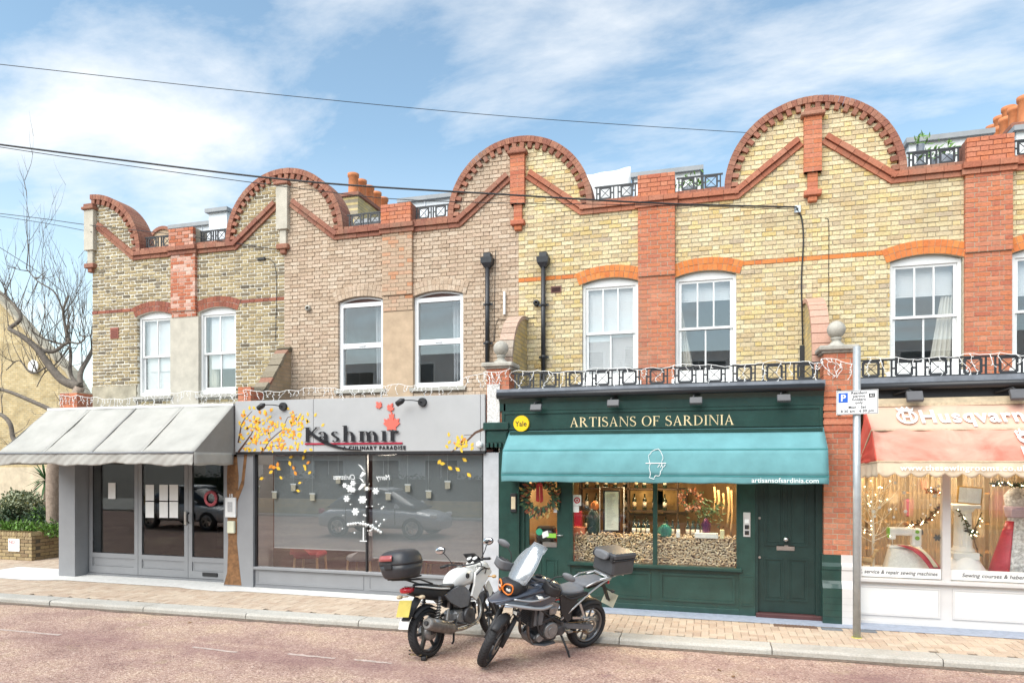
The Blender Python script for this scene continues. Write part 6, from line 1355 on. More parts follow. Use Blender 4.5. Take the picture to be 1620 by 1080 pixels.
b = B(); b.grid((ox-.12, ty-.12, 1.178), (ox+.02, ty-.10, 1.178), (ox+.42, ty-.27, .84), (ox+.28, ty-.30, .82), 8, 24, lambda u, v: (0, .012*math.sin(u*9+v*6)-(.10*math.sin(PI*v)), .16*math.sin(PI*min(1, v*1.0))*.55)); rcl = tag(b.build('red_fabric', RC, None, solid=.003), 'red satin fabric with a cream stripe trailing off the sewing machine', 'fabric')
b = B(); b.grid((ox-.05, ty-.135, 1.182), (ox-.01, ty-.13, 1.182), (ox+.35, ty-.30, .90), (ox+.29, ty-.31, .90), 4, 24, lambda u, v: (0, -.015-(.10*math.sin(PI*v)), .16*math.sin(PI*v)*.55+.006)); b.build('cream_stripe', M('cream_satin', (.68, .60, .42), .5), rcl, solid=.003)
# pedestal column on a white drape, with a framed card
px_ = X(1524, yD+.3); py_ = yD+.32
b = B(); b.lathe([(.001, .80), (.30, .80), (.27, .86), (.2, .98), (.15, 1.05), (.001, 1.06)], (px_, py_, 0), 'z', 28); tag(b.build('white_drape', M('white_drape', (.84, .84, .84), .8, 0, .04, 10)), 'white cloth heaped round the foot of the pedestal column', 'cloth')
pd = thing('pedestal_column', (px_, py_, 1.0), 'white fluted pedestal column standing in the sewing shop window', 'column'); PLW = M('white_plaster', (.82, .81, .77), .6, 0, .05, 10)
b = B(); b.bbox(px_-.16, px_+.16, py_-.16, py_+.16, 1.0, 1.10, .01); b.lathe([(.15, 1.10), (.15, 1.13), (.12, 1.16), (.12, 1.18)], (px_, py_, 0), 'z', 24); b.build('base', PLW, pd)
b = B(); n = 48; rings = [[Vector((px_+(r0*(1-.07*(j % 4 == 0)))*math.cos(2*PI*j/n), py_+(r0*(1-.07*(j % 4 == 0)))*math.sin(2*PI*j/n), z)) for j in range(n)] for z, r0 in ((1.17, .115), (1.4, .11), (1.66, .105))]; b.loft(rings, True, True, False); b.build('shaft', PLW, pd)
b = B(); b.lathe([(.105, 1.65), (.13, 1.68), (.15, 1.72)], (px_, py_, 0), 'z', 24); b.bbox(px_-.17, px_+.17, py_-.17, py_+.17, 1.72, 1.77, .008); b.build('capital', PLW, pd)
fx, fy = X(1534, py_-.1), py_-.1; t = thing('framed_card', (fx, fy, 1.77), 'framed card with gold edge standing on the pedestal column', 'picture'); b = B(); b.obox((fx, fy, 1.90), (.155, 0, -.012), (0, .012, 0), (.01, .0, .125)); b.build('frame', M('gold_frame', (.60, .36, .10), .4, .3), t); b = B(); b.obox((fx, fy-.013, 1.90), (.135, 0, -.011), (0, .002, 0), (.009, 0, .105)); b.build('card', M('pale_blue_card', (.72, .77, .80), .6, 0, .1, 20), t)
# garlands of twigs and leaves
def garland(pts, label, n, seed, mats):
    r_ = random.Random(seed); P_ = spline(pts, 8); t = thing('garland', P_[0], label, 'garland'); b = B(); b.tube(P_, .008, 5); b.build('stem', M('garland_twig', (.10, .06, .03), .9), t)
    for mi, m_ in enumerate(mats):
        b = B()
        for k in range(n):
            p = r_.choice(P_); d = Vector((r_.gauss(0, 1), r_.gauss(-.3, .6), r_.gauss(0, 1))).normalized(); s_ = d.orthogonal().normalized(); l_ = r_.uniform(.04, .08); b.add([p, p+d*l_*.5+s_*l_*.22, p+d*l_, p+d*l_*.5-s_*l_*.22], [(0, 1, 2, 3)])
        b.build('leaves', m_, t, 'stuff', recalc=False)
    b = B()
    for k in range(n//4): p = r_.choice(P_); b.ball(p+Vector((r_.gauss(0, .02), -.03, r_.gauss(0, .02))), .006, 6)
    b.build('fairy_lights', MATS['fairy_glow'], t, 'stuff')
GL = M('garland_dark_leaf', (.06, .045, .03), .7, 0, .4, 30)
def dp(px, py, y=yD+.2): return (X(px, y), y, Zp(px, py, y))
garland([dp(1435, 830), dp(1455, 827), dp(1474, 815), dp(1487, 800)], 'short leafy garland with tiny lights hung across the left sewing shop pane', 46, 3, (GL, LF2)); garland([dp(1465, 777), dp(1478, 776), dp(1489, 781)], 'small leafy sprig with tiny lights high beside the window mullion', 26, 4, (GL, LF2)); garland([dp(1570, 764), dp(1590, 765), dp(1612, 768), dp(1625, 764)], 'dark leafy garland high in the right sewing shop pane', 60, 5, (GL, LF1)); garland([dp(1516, 806), dp(1526, 822), dp(1534, 842), dp(1546, 838)], 'twig with small dark leaves trailing down the pedestal column', 30, 6, (LF1, GL)); garland([dp(1553, 810), dp(1547, 826), dp(1540, 846), dp(1548, 878)], 'thin dark twig standing against the pedestal column', 22, 7, (LF1,))
b = B(); x, y, z = dp(1483, 850, ys+.05); flake(b, x, z, .05, y); tag(b.build('snowflake_ornament', M('dark_snowflake', (.05, .07, .08), .6)), 'dark snowflake ornament on the glass near the sewing machine', 'ornament')
b = B(); r_ = random.Random(17)
for k in range(16):
    x, y, z = dp(r_.uniform(1375, 1485), r_.uniform(760, 820), ys+.04); flake(b, x, z, r_.uniform(.012, .028), y)
tag(b.build('snowflake_stickers', WST, None, 'stuff'), 'tiny white snowflake stickers dotted over the left sewing shop pane', 'sticker')
# mannequin dress
mx_, my_ = X(1610, yD+.28), yD+.30
ms = thing('dress_form', (mx_, my_, .80), 'dress form in a red and silver gown in the sewing shop window', 'dress form')
b = B(); rings = []
for z, rr in ((.80, .34), (1.0, .29), (1.2, .23), (1.4, .17), (1.55, .12), (1.62, .11), (1.75, .14), (1.9, .16), (1.98, .10), (2.02, .05)): rings.append([Vector((mx_+rr*math.cos(a)*(1+.04*(z < 1.4)*math.sin(12*a)), my_+.75*rr*math.sin(a)*(1+.04*(z < 1.4)*math.sin(12*a)), z)) for a in [2*PI*j/48 for j in range(48)]])
b.loft(rings)
sv = M('silver_lace', (.62, .62, .62), .5, 0, .6, 26); b.build('gown', sv, ms)
b = B()
rings2 = [[Vector((mx_+1.04*rr*math.cos(a), my_+.78*rr*math.sin(a), z)) for a in [R(175+65*j/10) for j in range(11)]] for z, rr in ((.80, .34), (1.0, .29), (1.2, .23), (1.4, .17), (1.55, .125))]
b.loft(rings2, False, False); b.build('red_side_panel', RC, ms, solid=.004); b = B(); b.lathe([(.125, 1.60), (.135, 1.62), (.155, 1.74), (.15, 1.76), (.13, 1.63)], (mx_, my_, 0), 'z', 24); b.build('sash', M('lilac_sash', (.52, .40, .50), .5), ms)
b = B(); b.bbox(mx_-.14, mx_+.2, my_-.20, my_-.19, 1.62, 1.72, .003); b.build('price_card', M('mauve_card', (.55, .42, .5), .7), ms)
lamp_pt('sewing_shop_light', (2.25, yD+1.1, 2.15), 16, (1, .74, .42), .08); lamp_pt('sewing_shop_light', (3.6, yD+1.6, 2.3), 34, (1, .80, .55), .12); lamp_pt('sewing_shop_light', (3.2, yD+.2, 2.45), 16, (1, .86, .68), .1); lamp_pt('sewing_shop_light', (5.0, yD+.9, 2.3), 24, (1, .8, .55), .1)
bulb(2.12, yD+1.0, 1.75, 'bright warm bulb glowing behind the white twig tree', 'lamps in the sewing shop', .035, 0); bulb(3.35, yD+1.2, 2.2, 'warm bulb glowing behind the window mullion', 'lamps in the sewing shop', .03, 0)

# ------------------------------------------------------------------ front railings over the shops, icicle lights
railing_panels(hC, -3.06, 1.54, YF+.06, 3.535, 3.80, .405, IRON); railing_panels(hD, 1.97, C4, YF+.06, 3.535, 3.80, .405, IRON)
WIRE = M('white_light_cable', (.84, .84, .82), .5, 0, 0)
def icicles(xa, xb, y, zf, label, seed, drop=.26, step=.10):
    r_ = random.Random(seed); b = B(); n = int((xb-xa)/.06); P_ = [Vector((xa+(xb-xa)*i/n, y+r_.gauss(0, .006), zf(xa+(xb-xa)*i/n)+.012*math.sin(i*.9)+r_.gauss(0, .006))) for i in range(n+1)]
    b.tube(P_, .0048, 5)
    x = xa
    while x < xb:
        i = min(n, int((x-xa)/(xb-xa)*n)); p = P_[i].copy(); d = drop*r_.choice((.35, .5, .6, .8, 1.0)); m = max(3, int(d/.035)); pts = [p]
        for k in range(m): p = p+Vector((r_.gauss(0, .02), r_.gauss(-.002, .008), -d/m)); pts.append(p)
        b.tube(pts, .004, 4)
        for p in pts[1:]:
            if r_.random() < .7: e = Vector((r_.choice((-1, 1))*r_.uniform(.012, .03), -.004, r_.uniform(-.035, .0))); b.tube([p, p+e*.7, p+e], [.004, .0055, .006], 4)
        x += step*r_.uniform(.6, 1.5)
    tag(b.build('icicle_lights', WIRE, None, recalc=False), label, 'string lights')
icicles(-12.4, -8.1, YF-.02, lambda x: 3.72-.10*math.sin((x+12.4)*1.0)**2-.05, 'white icicle light string drooping above the pale grey awning', 1, .22, .075)
icicles(-8.1, -3.45, YF-.03, lambda x: 3.66-.05*math.sin((x+8.1)*2.1)**2+max(0, (x+4.2)*.22), 'white icicle light string along the top of the grey sign', 2, .20, .085)
icicles(-3.5, -3.05, YF-.05, lambda x: 3.84-.04*math.sin(x*7), 'white icicle light string wrapped round the left ball-topped pier', 3, .26, .05)
icicles(-3.05, 1.55, YF+.02, lambda x: 3.80-.02*math.sin(x*5), 'white icicle light string along the railing above the green shop', 4, .34, .17)
icicles(1.52, 1.98, YF-.05, lambda x: 3.78-.05*math.sin(x*7), 'white icicle light string wrapped round the right ball-topped pier', 5, .34, .06)
icicles(1.98, 5.6, YF+.02, lambda x: 3.80-.02*math.sin(x*5), 'white icicle light string along the railing above the sewing shop', 6, .34, .17)

# ------------------------------------------------------------------ pipes, vents, brackets, cables on the walls
PIPE = M('black_pipe', (.025, .027, .032), .45, 0, .2, 12)
def downpipe(root, px, ytop, ybot):
    y = YU-.10; x = X(px, y); zt, zb = Zp(px, ytop, y), Zp(px, ybot, y)
    b = B(); b.tube([(x, y, zb), (x, y, zt-.22)], .042, 12); p = b.build('downpipe', PIPE, root)
    b = B(); b.loft([[Vector((x+sx*w_, y+sy*w_*.8, z)) for sx, sy in ((-1, -1), (1, -1), (1, 1), (-1, 1))] for z, w_ in ((zt-.24, .05), (zt-.16, .10), (zt-.06, .11))], True, True, False); b.bbox(x-.07, x+.07, y-.04, y+.09, zt-.06, zt+.03, .006); b.build('hopper', PIPE, p)
    for z in (zt-.9, zb+.4): b = B(); b.cyl((x, y, z-.03), (x, y, z+.03), .05, .05, 12); b.box(x-.09, x+.09, y+.03, y+.05, z-.02, z+.02); b.build('pipe_collar', PIPE, p)
downpipe(hB, 771, 403, 577); downpipe(hC, 859.5, 402, 600)
def airbrick(root, px, py, w_, h_, mat):
    x, z = X(px, YU), Zp(px, py, YU); b = B(); b.box(x-w_/2, x+w_/2, YU-.02, YU+.05, z-h_/2, z+h_/2); o = b.build('air_brick', mat, root); q = B()
    for k in range(5): q.box(x-w_/2+.02, x+w_/2-.02, YU-.024, YU-.018, z-h_/2+.02+k*(h_-.04)/5, z-h_/2+.03+k*(h_-.04)/5)
    q.build('air_slots', M('slot_dark', (.05, .02, .02), .9), o)
airbrick(hA, 182, 527, .22, .24, M('terracotta_vent', (.30, .10, .07), .8)); airbrick(hC, 880, 458, .19, .12, M('brown_vent', (.18, .09, .07), .8))
for root, px, py in ((hB, 489, 488), (hC, 849.5, 480)):
    x, z = X(px, YU), Zp(px, py, YU); b = B(); b.lathe([(.03, -.05), (.055, -.05), (.055, .02), (.03, .02)], (x, YU-.02, z), 'y', 18, True); b.build('wall_vent', PIPE if root is hC else STONE, root)
x, z = X(799, YU), Zp(799, 481, YU); b = B(); b.bbox(x-.02, x+.02, YU-.06, YU-.005, z-.2, z+.22, .006); b.build('white_conduit', WHITE, hB)
CAB = M('black_cable', (.02, .02, .022), .5, 0, 0)
def cable(pts, r_, label, n=10, s=8):
    b = B(); b.tube(spline(pts, s), r_, 6); return tag(b.build('overhead_cable', CAB), label, 'cable')
def W3(px, py, Y): return (X(px, Y), Y, Zp(px, py, Y))
br = W3(1262, 329, YU-.06)
t = thing('cable_bracket', br, 'small steel cable bracket on the yellow brick gable', 'bracket'); b = B(); b.bbox(br[0]-.05, br[0]+.05, YU-.05, YU-.004, br[2]-.07, br[2]+.05, .005); b.cyl((br[0], YU-.05, br[2]), (br[0], YU-.11, br[2]), .015, .012, 8); b.build('bracket_plate', CHROME, t)
cable([W3(-90, 217, 7.6), W3(150, 248, 8.4), W3(480, 287, 9.4), W3(800, 308, 10.3), W3(1050, 322, 11.2), (br[0]-.02, br[1]-.04, br[2])], .014, 'thick black overhead cable running to the bracket on the yellow gable')
cable([W3(-90, 219, 7.7), W3(150, 255, 8.5), W3(480, 299, 9.5), W3(680, 318, 10.0), W3(1050, 325, 11.2), (br[0]-.02, br[1]-.03, br[2]-.03)], .006, 'thin overhead cable slung beneath the thick black one')
cable([W3(-90, 92, 14), W3(400, 146, 18), W3(800, 184, 22), W3(1180, 210, 26), W3(1400, 222, 28)], .010, 'long thin overhead wire crossing high over the roofs')
cable([W3(-60, 331, 12), W3(60, 345, 12.5), W3(140, 356, YU-.1), W3(300, 374, YU-.06), W3(440, 395, YU-.06)], .008, 'thin wire reaching the corner pilaster of the brown brick building')
cable([W3(-60, 333, 12.2), W3(70, 353, 12.6), W3(145, 367, YU-.12)], .007, 'second thin wire sagging to the brown brick corner')
cable([W3(-50, 360, 15.5), W3(10, 398, 15.4), W3(60, 430, 15.2), W3(100, 462, 15.0)], .010, 'dark wire dropping through the bare tree')
b = B(); P_ = spline([(br[0]-.02, YU-.05, br[2]), W3(1268, 345, YU-.03), W3(1271, 380, YU-.03), W3(1268, 440, YU-.03), W3(1269, 500, YU-.03), W3(1270, 545, YU-.03)], 6); b.tube(P_, .012, 6); b.build('wall_cable', CAB, hC)
b = B(); x, z = X(1270, YU), Zp(1270, 570, YU); b.bbox(x-.05, x+.05, YU-.07, YU-.014, z-.32, z+.24, .008); b.build('cable_trunking', PIPE, hC)
b = B(); b.tube(spline([W3(1305, 345, YU-.02), W3(1311, 353, YU-.02), W3(1311, 420, YU-.02), W3(1311, 490, YU-.02)], 5), .005, 5); b.build('wall_cable', CAB, hD)
b = B(); b.tube(spline([W3(784, 395, YU-.02), W3(783, 440, YU-.02), W3(782, 500, YU-.02), W3(781, 540, YU-.02)], 5), .005, 5); b.tube(spline([W3(782, 540, YU-.02), W3(786, 508, YU-.02), W3(800, 505, YU-.02), W3(850, 502, YU-.02)], 5), .005, 5); b.build('wall_cable', CAB, hB)
b = B(); b.tube(spline([W3(404, 408, YU-.02), W3(430, 412, YU-.02), W3(437, 440, YU-.02), W3(436, 540, YU-.02)], 5), .006, 5); x, z = X(415, YU), Zp(415, 410, YU); b.bbox(x-.09, x+.09, YU-.05, YU-.01, z-.03, z+.03, .01); b.build('wall_cable', CAB, hA)

# ------------------------------------------------------------------ roof-top things
LW = M('white_board_dormer', (.72, .74, .77), .5, 0, .06, 3); CG = M('weathered_grey_edge', (.30, .31, .32), .6)
def dormer(x0, x1, y, z0, z1, label, mat=LW, cap=True):
    t = thing('roof_dormer', ((x0+x1)/2, y, z0), label, 'dormer', 'dormers behind the parapet'); b = B(); b.box(x0, x1, y, y+3, z0, z1); w_ = b.build('dormer_wall', mat, t)
    if cap: b = B(); b.box(x0-.06, x1+.06, y-.08, y+3.05, z1, z1+.09); b.build('dormer_roof', CG, t)
    n = int((x1-x0)/.45)
    for k in range(1, n): b = B(); x = x0+(x1-x0)*k/n; b.bbox(x-.012, x+.012, y-.02, y, z0, z1, .004); b.build('board_joint', mat, t)
yr = 14.2
def rx(px): return X(px, yr)
def rz(px, py): return Zp(px, py, yr)
dormer(rx(634), rx(712), yr, 6.4, rz(670, 318), 'white boarded dormer with grey edge behind the pink brick parapet'); dormer(rx(553), rx(632), yr+.4, 6.4, rz(590, 342), 'low white boarded dormer left of the taller one behind the pink parapet')
dormer(rx(1003), rx(1108), yr, 6.4, rz(1060, 276), 'white boarded dormer behind the yellow brick parapet', M('white_roof_board', (.78, .78, .77), .5)); dormer(rx(1438), rx(1566), yr, 6.4, rz(1500, 221), 'white boarded dormer behind the far yellow gable', MATS['white_roof_board']); dormer(rx(272), rx(344), yr, 6.4, rz(300, 360), 'white boarded dormer behind the brown brick parapet'); dormer(rx(344), rx(372), yr-.3, 6.4, rz(356, 343), 'narrow grey dormer cheek behind the brown brick parapet'); dormer(rx(1608), rx(1700), yr, 6.4, rz(1640, 205), 'white boarded dormer beside the chimney pots', MATS['white_roof_board'])
# white gazebo sheet on the roof terrace
b = B(); b.grid((rx(936), yr-.6, rz(936, 295)), (rx(1003), yr-.6, rz(1003, 283)), (rx(1003), yr-.4, 6.4), (rx(936), yr-.4, 6.4), 12, 8, lambda u, v: (0, .02*math.sin(u*12+v*4), -.015*math.sin(PI*u)*(1-v))); tag(b.build('roof_awning', M('white_tarpaulin', (.80, .80, .80), .6, 0, .03, 5), None, solid=.01), 'white canvas screen on the roof terrace beside the dormer', 'canvas')
# chimneys with orange pots
TC = M('terracotta_pot', (.55, .19, .07), .7, 0, .2, 8)
def chimney(px, py0, npots, dirx, label, sc=1., yc=16.5, pot_w=.16):
    x, z = X(px, yc), Zp(px, py0, yc); t = thing('chimney_stack', (x, yc, 6.3), label, 'chimney', 'chimneys on the terrace roofs'); L_ = .34*npots
    b = B(); b.box(x-.3, x+.3, yc-.3, yc+L_*1.3, 6.3, z); b.build('stack', WINGMAT['yellow'], t); b = B(); b.bbox(x-.36, x+.36, yc-.36, yc+L_*1.3+.06, z, z+.10, .01); b.build('stack_cap', COPE, t)
    for k in range(npots):
        yy = yc+.0+k*.44; b = B(); b.lathe([(pot_w, z+.1), (pot_w*.86, z+.16), (pot_w*.80, z+.62), (pot_w*.95, z+.64), (pot_w*.97, z+.72), (pot_w*.7, z+.725), (pot_w*.65, z+.6)], (x, yy, 0), 'z', 18); b.build('chimney_pot', TC, t)
chimney(559, 318, 5, 1, 'chimney stack with a row of orange pots behind the pink brick building', pot_w=.16); chimney(1622, 212, 4, 1, 'tall chimney stack with orange pots behind the far yellow building', yc=15.6, pot_w=.15); chimney(1596, 222, 3, 1, 'second chimney stack with orange pots partly behind the taller one', yc=17.5, pot_w=.15)
# round party parapet behind the brown brick roof
b = B(); n = 16; cx, cz = X(264, 17.5), Zp(264, 392, 17.5)
for k in range(n):
    a0, a1 = PI*k/n, PI*(k+1)/n; b.prism([(cx+.6*math.cos(a0), cz-.0+.62*math.sin(a0)), (cx+.6*math.cos(a1), cz-.0+.62*math.sin(a1)), (cx+.5*math.cos(a1), cz-.0+.52*math.sin(a1)), (cx+.5*math.cos(a0), cz-.0+.52*math.sin(a0))], 17.3, 17.7)
rp = b.build('round_parapet_coping', COPE, None); tag(rp, 'small round topped rear parapet behind the brown brick roof', 'parapet'); b = B(); b.prism([(cx+.51*math.cos(PI*k/n), cz+.53*math.sin(PI*k/n)) for k in range(n+1)]+[(cx-.51, 6.3), (cx+.51, 6.3)], 17.35, 17.65); b.build('parapet_wall', REND_T, rp)
# plants on the roof terrace
def roof_plant(px, py, s, label, seed, nl=60):
    r_ = random.Random(seed); y = YU+.45; x, z = X(px, y), Zp(px, py, y); t = thing('roof_plant', (x, y, 6.4), label, 'plant'); b = B()
    for k in range(nl):
        c = Vector((x+r_.gauss(0, .12*s), y+r_.gauss(0, .06), z+r_.gauss(0, .08*s))); d = Vector((r_.gauss(0, 1), r_.gauss(0, .6), r_.gauss(.4, .8))).normalized(); s_ = d.orthogonal().normalized(); l_ = r_.uniform(.08, .16); b.add([c, c+d*l_*.5+s_*l_*.2, c+d*l_, c+d*l_*.5-s_*l_*.2], [(0, 1, 2, 3)])
    b.build('foliage', M('fresh_leaf', (.12, .24, .04), .6, 0, .4, 20), t, recalc=False); b = B(); b.lathe([(.09*s, 6.4), (.12*s, z-.05), (.001, z-.05)], (x, y, 0), 'z', 14); b.build('pot', LEAD, t)
roof_plant(1091, 293, 1.0, 'leafy green plant behind the parapet railing above the green shop', 1); roof_plant(1490, 245, 1.3, 'leafy green plants behind the parapet railing of the far yellow building', 2, 90); roof_plant(1456, 224, .5, 'thin sprig rising above the parapet railing of the far yellow building', 3, 24)

# ------------------------------------------------------------------ parking sign on its pole
POLE = M('galvanised_pole', (.46, .49, .50), .45, .5, .12, 12)
pxx, pyy = 1.835, 9.716
t = thing('parking_sign', (pxx, pyy, ZP), 'grey steel pole with a resident parking sign standing on the pavement', 'sign')
b = B(); b.tube([(pxx, pyy, ZP), (pxx, pyy, 3.86)], .047, 16); b.build('pole', POLE, t)
b = B(); b.lathe([(.05, ZP), (.066, ZP), (.064, ZP+.006), (.05, ZP+.010)], (pxx, pyy, 0), 'z', 18); b.build('base_mark', M('yellow_paint_ring', (.50, .45, .12), .8, 0, .4, 30), t)
ysg = pyy-.06; a0 = -.0; sx_, sz_ = X(1356, ysg), Zp(1356, 636, ysg); tilt = R(1.2)
def tl(p): return Vector((p.x+p.z*0, p.y, p.z+p.x*math.tan(tilt)))
b = B(); w_, h_ = .245, .155; b.obox((sx_, ysg, sz_), (w_, 0, w_*math.tan(tilt)), (0, .004, 0), (0, 0, h_)); pl = b.build('sign_plate', M('white_reflective', (.85, .86, .86), .4, 0, 0), t)
b = B()
for q in (-1, 1): b.bar((sx_-w_+.008, ysg-.005, sz_+q*(h_-.008)-w_*math.tan(tilt)), (sx_+w_-.008, ysg-.005, sz_+q*(h_-.008)+w_*math.tan(tilt)), .002, .005); b.bar((sx_+q*(w_-.008), ysg-.0055, sz_-h_+.008+q*w_*math.tan(tilt)), (sx_+q*(w_-.008), ysg-.0055, sz_+h_-.008+q*w_*math.tan(tilt)), .002, .005)
b.build('sign_border', DKL, pl)
BLU = M('sign_blue', (.02, .12, .55), .5, 0, 0); b = B(); b.obox((sx_-.165, ysg-.005, sz_+.06), (.055, 0, .055*math.tan(tilt)), (0, .0012, 0), (0, 0, .062)); b.build('blue_square', BLU, pl); text('parking_letter', 'P', .12, PAPER, sx_-.165, ysg-.0068, sz_+.018, pl, 'CENTER', .0003, 1, 0, .003)
b = B(); b.obox((sx_+.17, ysg-.005, sz_+.085), (.035, 0, .001), (0, .0012, 0), (0, 0, .025)); b.build('zone_square', DKL, pl); text('zone_text', 'A1', .042, PAPER, sx_+.17, ysg-.0068, sz_+.071, pl, 'CENTER', .0003, 1, 0, .001)
for k, (s_, dx, dz) in enumerate((('Resident', .02, .105), ('permit', .02, .063), ('holders', .02, .021), ('only', .02, -.021), ('Mon - Sat', 0, -.078), ('8.30 am - 6.30 pm', 0, -.128))): text('sign_text', s_, .048, DKL, sx_+dx, ysg-.0062, sz_+dz, pl, 'CENTER', .0003, 1.05, 0, .0008, 0, 1.05, tl)
b = B()
for q in (-.08, .08): b.box(pxx-.06, pxx+.06, ysg+.004, pyy+.055, sz_+q-.012, sz_+q+.012)
b.build('sign_clamp', POLE, t)
# drain grating and two grey slabs on the pavement
b = B(); x0_, y0_ = gp(1218, 979); 
for k in range(12): b.box(x0_+k*.045, x0_+k*.045+.028, 10.08, 10.19, ZP-.004, ZP+.012)
b.box(x0_-.01, x0_+.55, 10.07, 10.20, ZP-.01, ZP+.006); tag(b.build('drain_grating', M('rusty_grating', (.16, .10, .07), .8, 0, .3, 30)), 'rusty drain grating in the pavement below the dark green door', 'grating')
for k_, (px, py) in enumerate(((1316, 995), (1370, 998))):
    t_ = (px-810)/FPX; zc = (CH-ZP)*FPX/(py-HZ); x, y = zc*(-SN+t_*CS), zc*(CS+t_*SN); b = B(); b.bbox(x-.13, x+.13, y-.06, y+.06, ZP-.01, ZP+.009, .003); tag(b.build('utility_cover', M('slate_cover', (.16, .18, .20), .8, 0, .2, 30)), ['small slate grey cover in the pavement by the moulded green plinth', 'small slate grey cover in the pavement behind the sign pole'][k_], 'cover')
b = B(); r_ = random.Random(77)
for px, py in ((1048, 1022), (1138, 1060), (1046, 1021), (1160, 1070), (300, 985), (1190, 1028)):
    x, y = gp(px, py); c = Vector((x, y, ZR+.008)); a = r_.uniform(0, 6); d = Vector((math.cos(a), math.sin(a), .1))*.04; s_ = Vector((-math.sin(a), math.cos(a), .25))*.022; b = B(); b.add([c-d, c+s_, c+d, c-s_], [(0, 1, 2, 3)]); tag(b.build('fallen_leaf', LEAFB, None, solid=.002), 'dry brown leaf lying on the red road', 'leaf', 'leaves on the road')

# ------------------------------------------------------------------ left side: planter, shrubs, trunk, yucca, brick house, tree
PLB = MB_('planter_brick', [(.34, .25, .13), (.42, .33, .18), (.28, .21, .12), (.38, .29, .17), (.24, .17, .10)], .3, (.4, (.14, .12, .09)))
px0, py0 = -14.87, 11.94
pt = thing('brick_planter', (px0-1.5, py0+.6, ZP), 'low brick planter with a white notice beside the end building', 'planter')
b = B(); b.box(px0-5, px0-.012, py0+.012, py0+.20, ZP, .66); b.box(px0-.20, px0-.012, py0+.20, py0+4, ZP, .66); b.build('planter_core', M('planter_mortar', (.13, .11, .08), .95), pt)
q = B(); k = 0
for i in range(7):
    za = ZP+i*.08; off = .115 if i % 2 else 0; x = px0-5.0+off; lst = []
    while x < px0-.02: lst.append((max(px0-5, x), min(px0, x+.215))); x += .228
    for a, c in lst:
        if c-a < .03: continue
        if a > px0-2.6: bb = B(); bb.bbox(a, c, py0+random.uniform(-.004, .004), py0+.10, za+.005, za+.072, .004); bb.build('brick', PLB, pt)
        else: q.box(a, c, py0, py0+.1, za+.005, za+.072)
    y = py0+.11+(off)
    while y < py0+4: q.box(px0-.10, px0+random.uniform(-.004, .004), y, y+.215, za+.005, za+.072); y += .228
q.build('brickwork', PLB, pt, 'stuff')
q = B(); x = px0-5
while x < px0-.06: q.obox((x+.04, py0+.10, .70), (.034, 0, .012), (0, .115, 0), (-.01, 0, .045)); x += .082
y = py0+.26
while y < py0+4: q.obox((px0-.1, y, .70), (.115, 0, 0), (0, .034, 0), (0, 0, .045)); y += .082
q.build('brick_on_edge_coping', PLB, pt, 'stuff')
b = B(); b.box(px0-5, px0-.2, py0+.2, py0+4, .3, .62); b.build('soil', M('dark_soil', (.05, .035, .025), .95), pt)
x, z = X(22, py0-.01), Zp(22, 861.5, py0); b = B(); b.box(x-.17, x+.17, py0-.012, py0-.005, z-.145, z+.145); nb = tag(b.build('notice_board', PAPER), 'white notice board fixed to the brick planter front', 'sign'); text('notice_word', 'NO', .11, M('red_notice_ink', (.42, .03, .06), .7), x-.145, py0-.0135, z+.03, nb, 'LEFT', .0005); 
b = B()
for dx in (-.12, .12): b.cyl((x+dx, py0-.012, z-.11), (x+dx, py0-.016, z-.11), .012, .012, 8)
b.build('screw', STONE, nb)
def shrub(name, c, rad, n, mats, leafl, label, cat, seed, squash=(1, 1, 1), stem=True, up=.3):
    r_ = random.Random(seed); t = thing(name, (c[0], c[1], .62), label, cat); c = Vector(c); clumps = [c+Vector((r_.gauss(0, .45)*rad*squash[0], r_.gauss(0, .45)*rad*squash[1], r_.gauss(0, .42)*rad*squash[2])) for _ in range(26)]
    for mi, (m_, fr) in enumerate(mats):
        b = B()
        for k in range(int(n*fr)):
            while True:
                d = Vector((r_.uniform(-1, 1), r_.uniform(-1, 1), r_.uniform(-1, 1)))
                if .25 < d.length < 1: break
            p = c+Vector((d.x*squash[0], d.y*squash[1], d.z*squash[2]))*rad*(1+.13*math.sin(d.x*7+d.z*5))
            if r_.random() < .3: q_ = r_.choice(clumps); p = q_+Vector((r_.gauss(0, .1), r_.gauss(0, .1), r_.gauss(0, .1)))*rad*1.4
            e = (d*.7+Vector((r_.gauss(0, .6), r_.gauss(0, .6), r_.gauss(up, .6)))).normalized(); s_ = e.orthogonal().normalized(); s_ = (s_*math.cos(k)+e.cross(s_)*math.sin(k)); l_ = leafl*r_.uniform(.7, 1.4); b.add([p, p+e*l_*.5+s_*l_*.22, p+e*l_, p+e*l_*.5-s_*l_*.22], [(0, 1, 2, 3)])
        b.build('foliage', m_, t, recalc=False)
    if stem:
        b = B()
        for k in range(5): a = k*1.3; b.tube([(c.x+.04*math.cos(a), c.y+.04*math.sin(a), .55), (c.x+rad*.5*math.cos(a), c.y+rad*.4*math.sin(a), c.z+rad*.2)], [.02, .006], 5)
        b.build('stem', M('shrub_stem', (.12, .08, .05), .9), t)
LA = M('variegated_leaf', (.30, .33, .20), .55, 0, .3, 15); LB = M('olive_leaf', (.10, .13, .055), .55, 0, .35, 15); LG = M('bright_ground_leaf', (.13, .26, .04), .5, 0, .4, 12); LDK = M('deep_green_leaf', (.035, .07, .03), .55, 0, .35, 12); LYW = M('yellow_tip_leaf', (.36, .33, .10), .6)
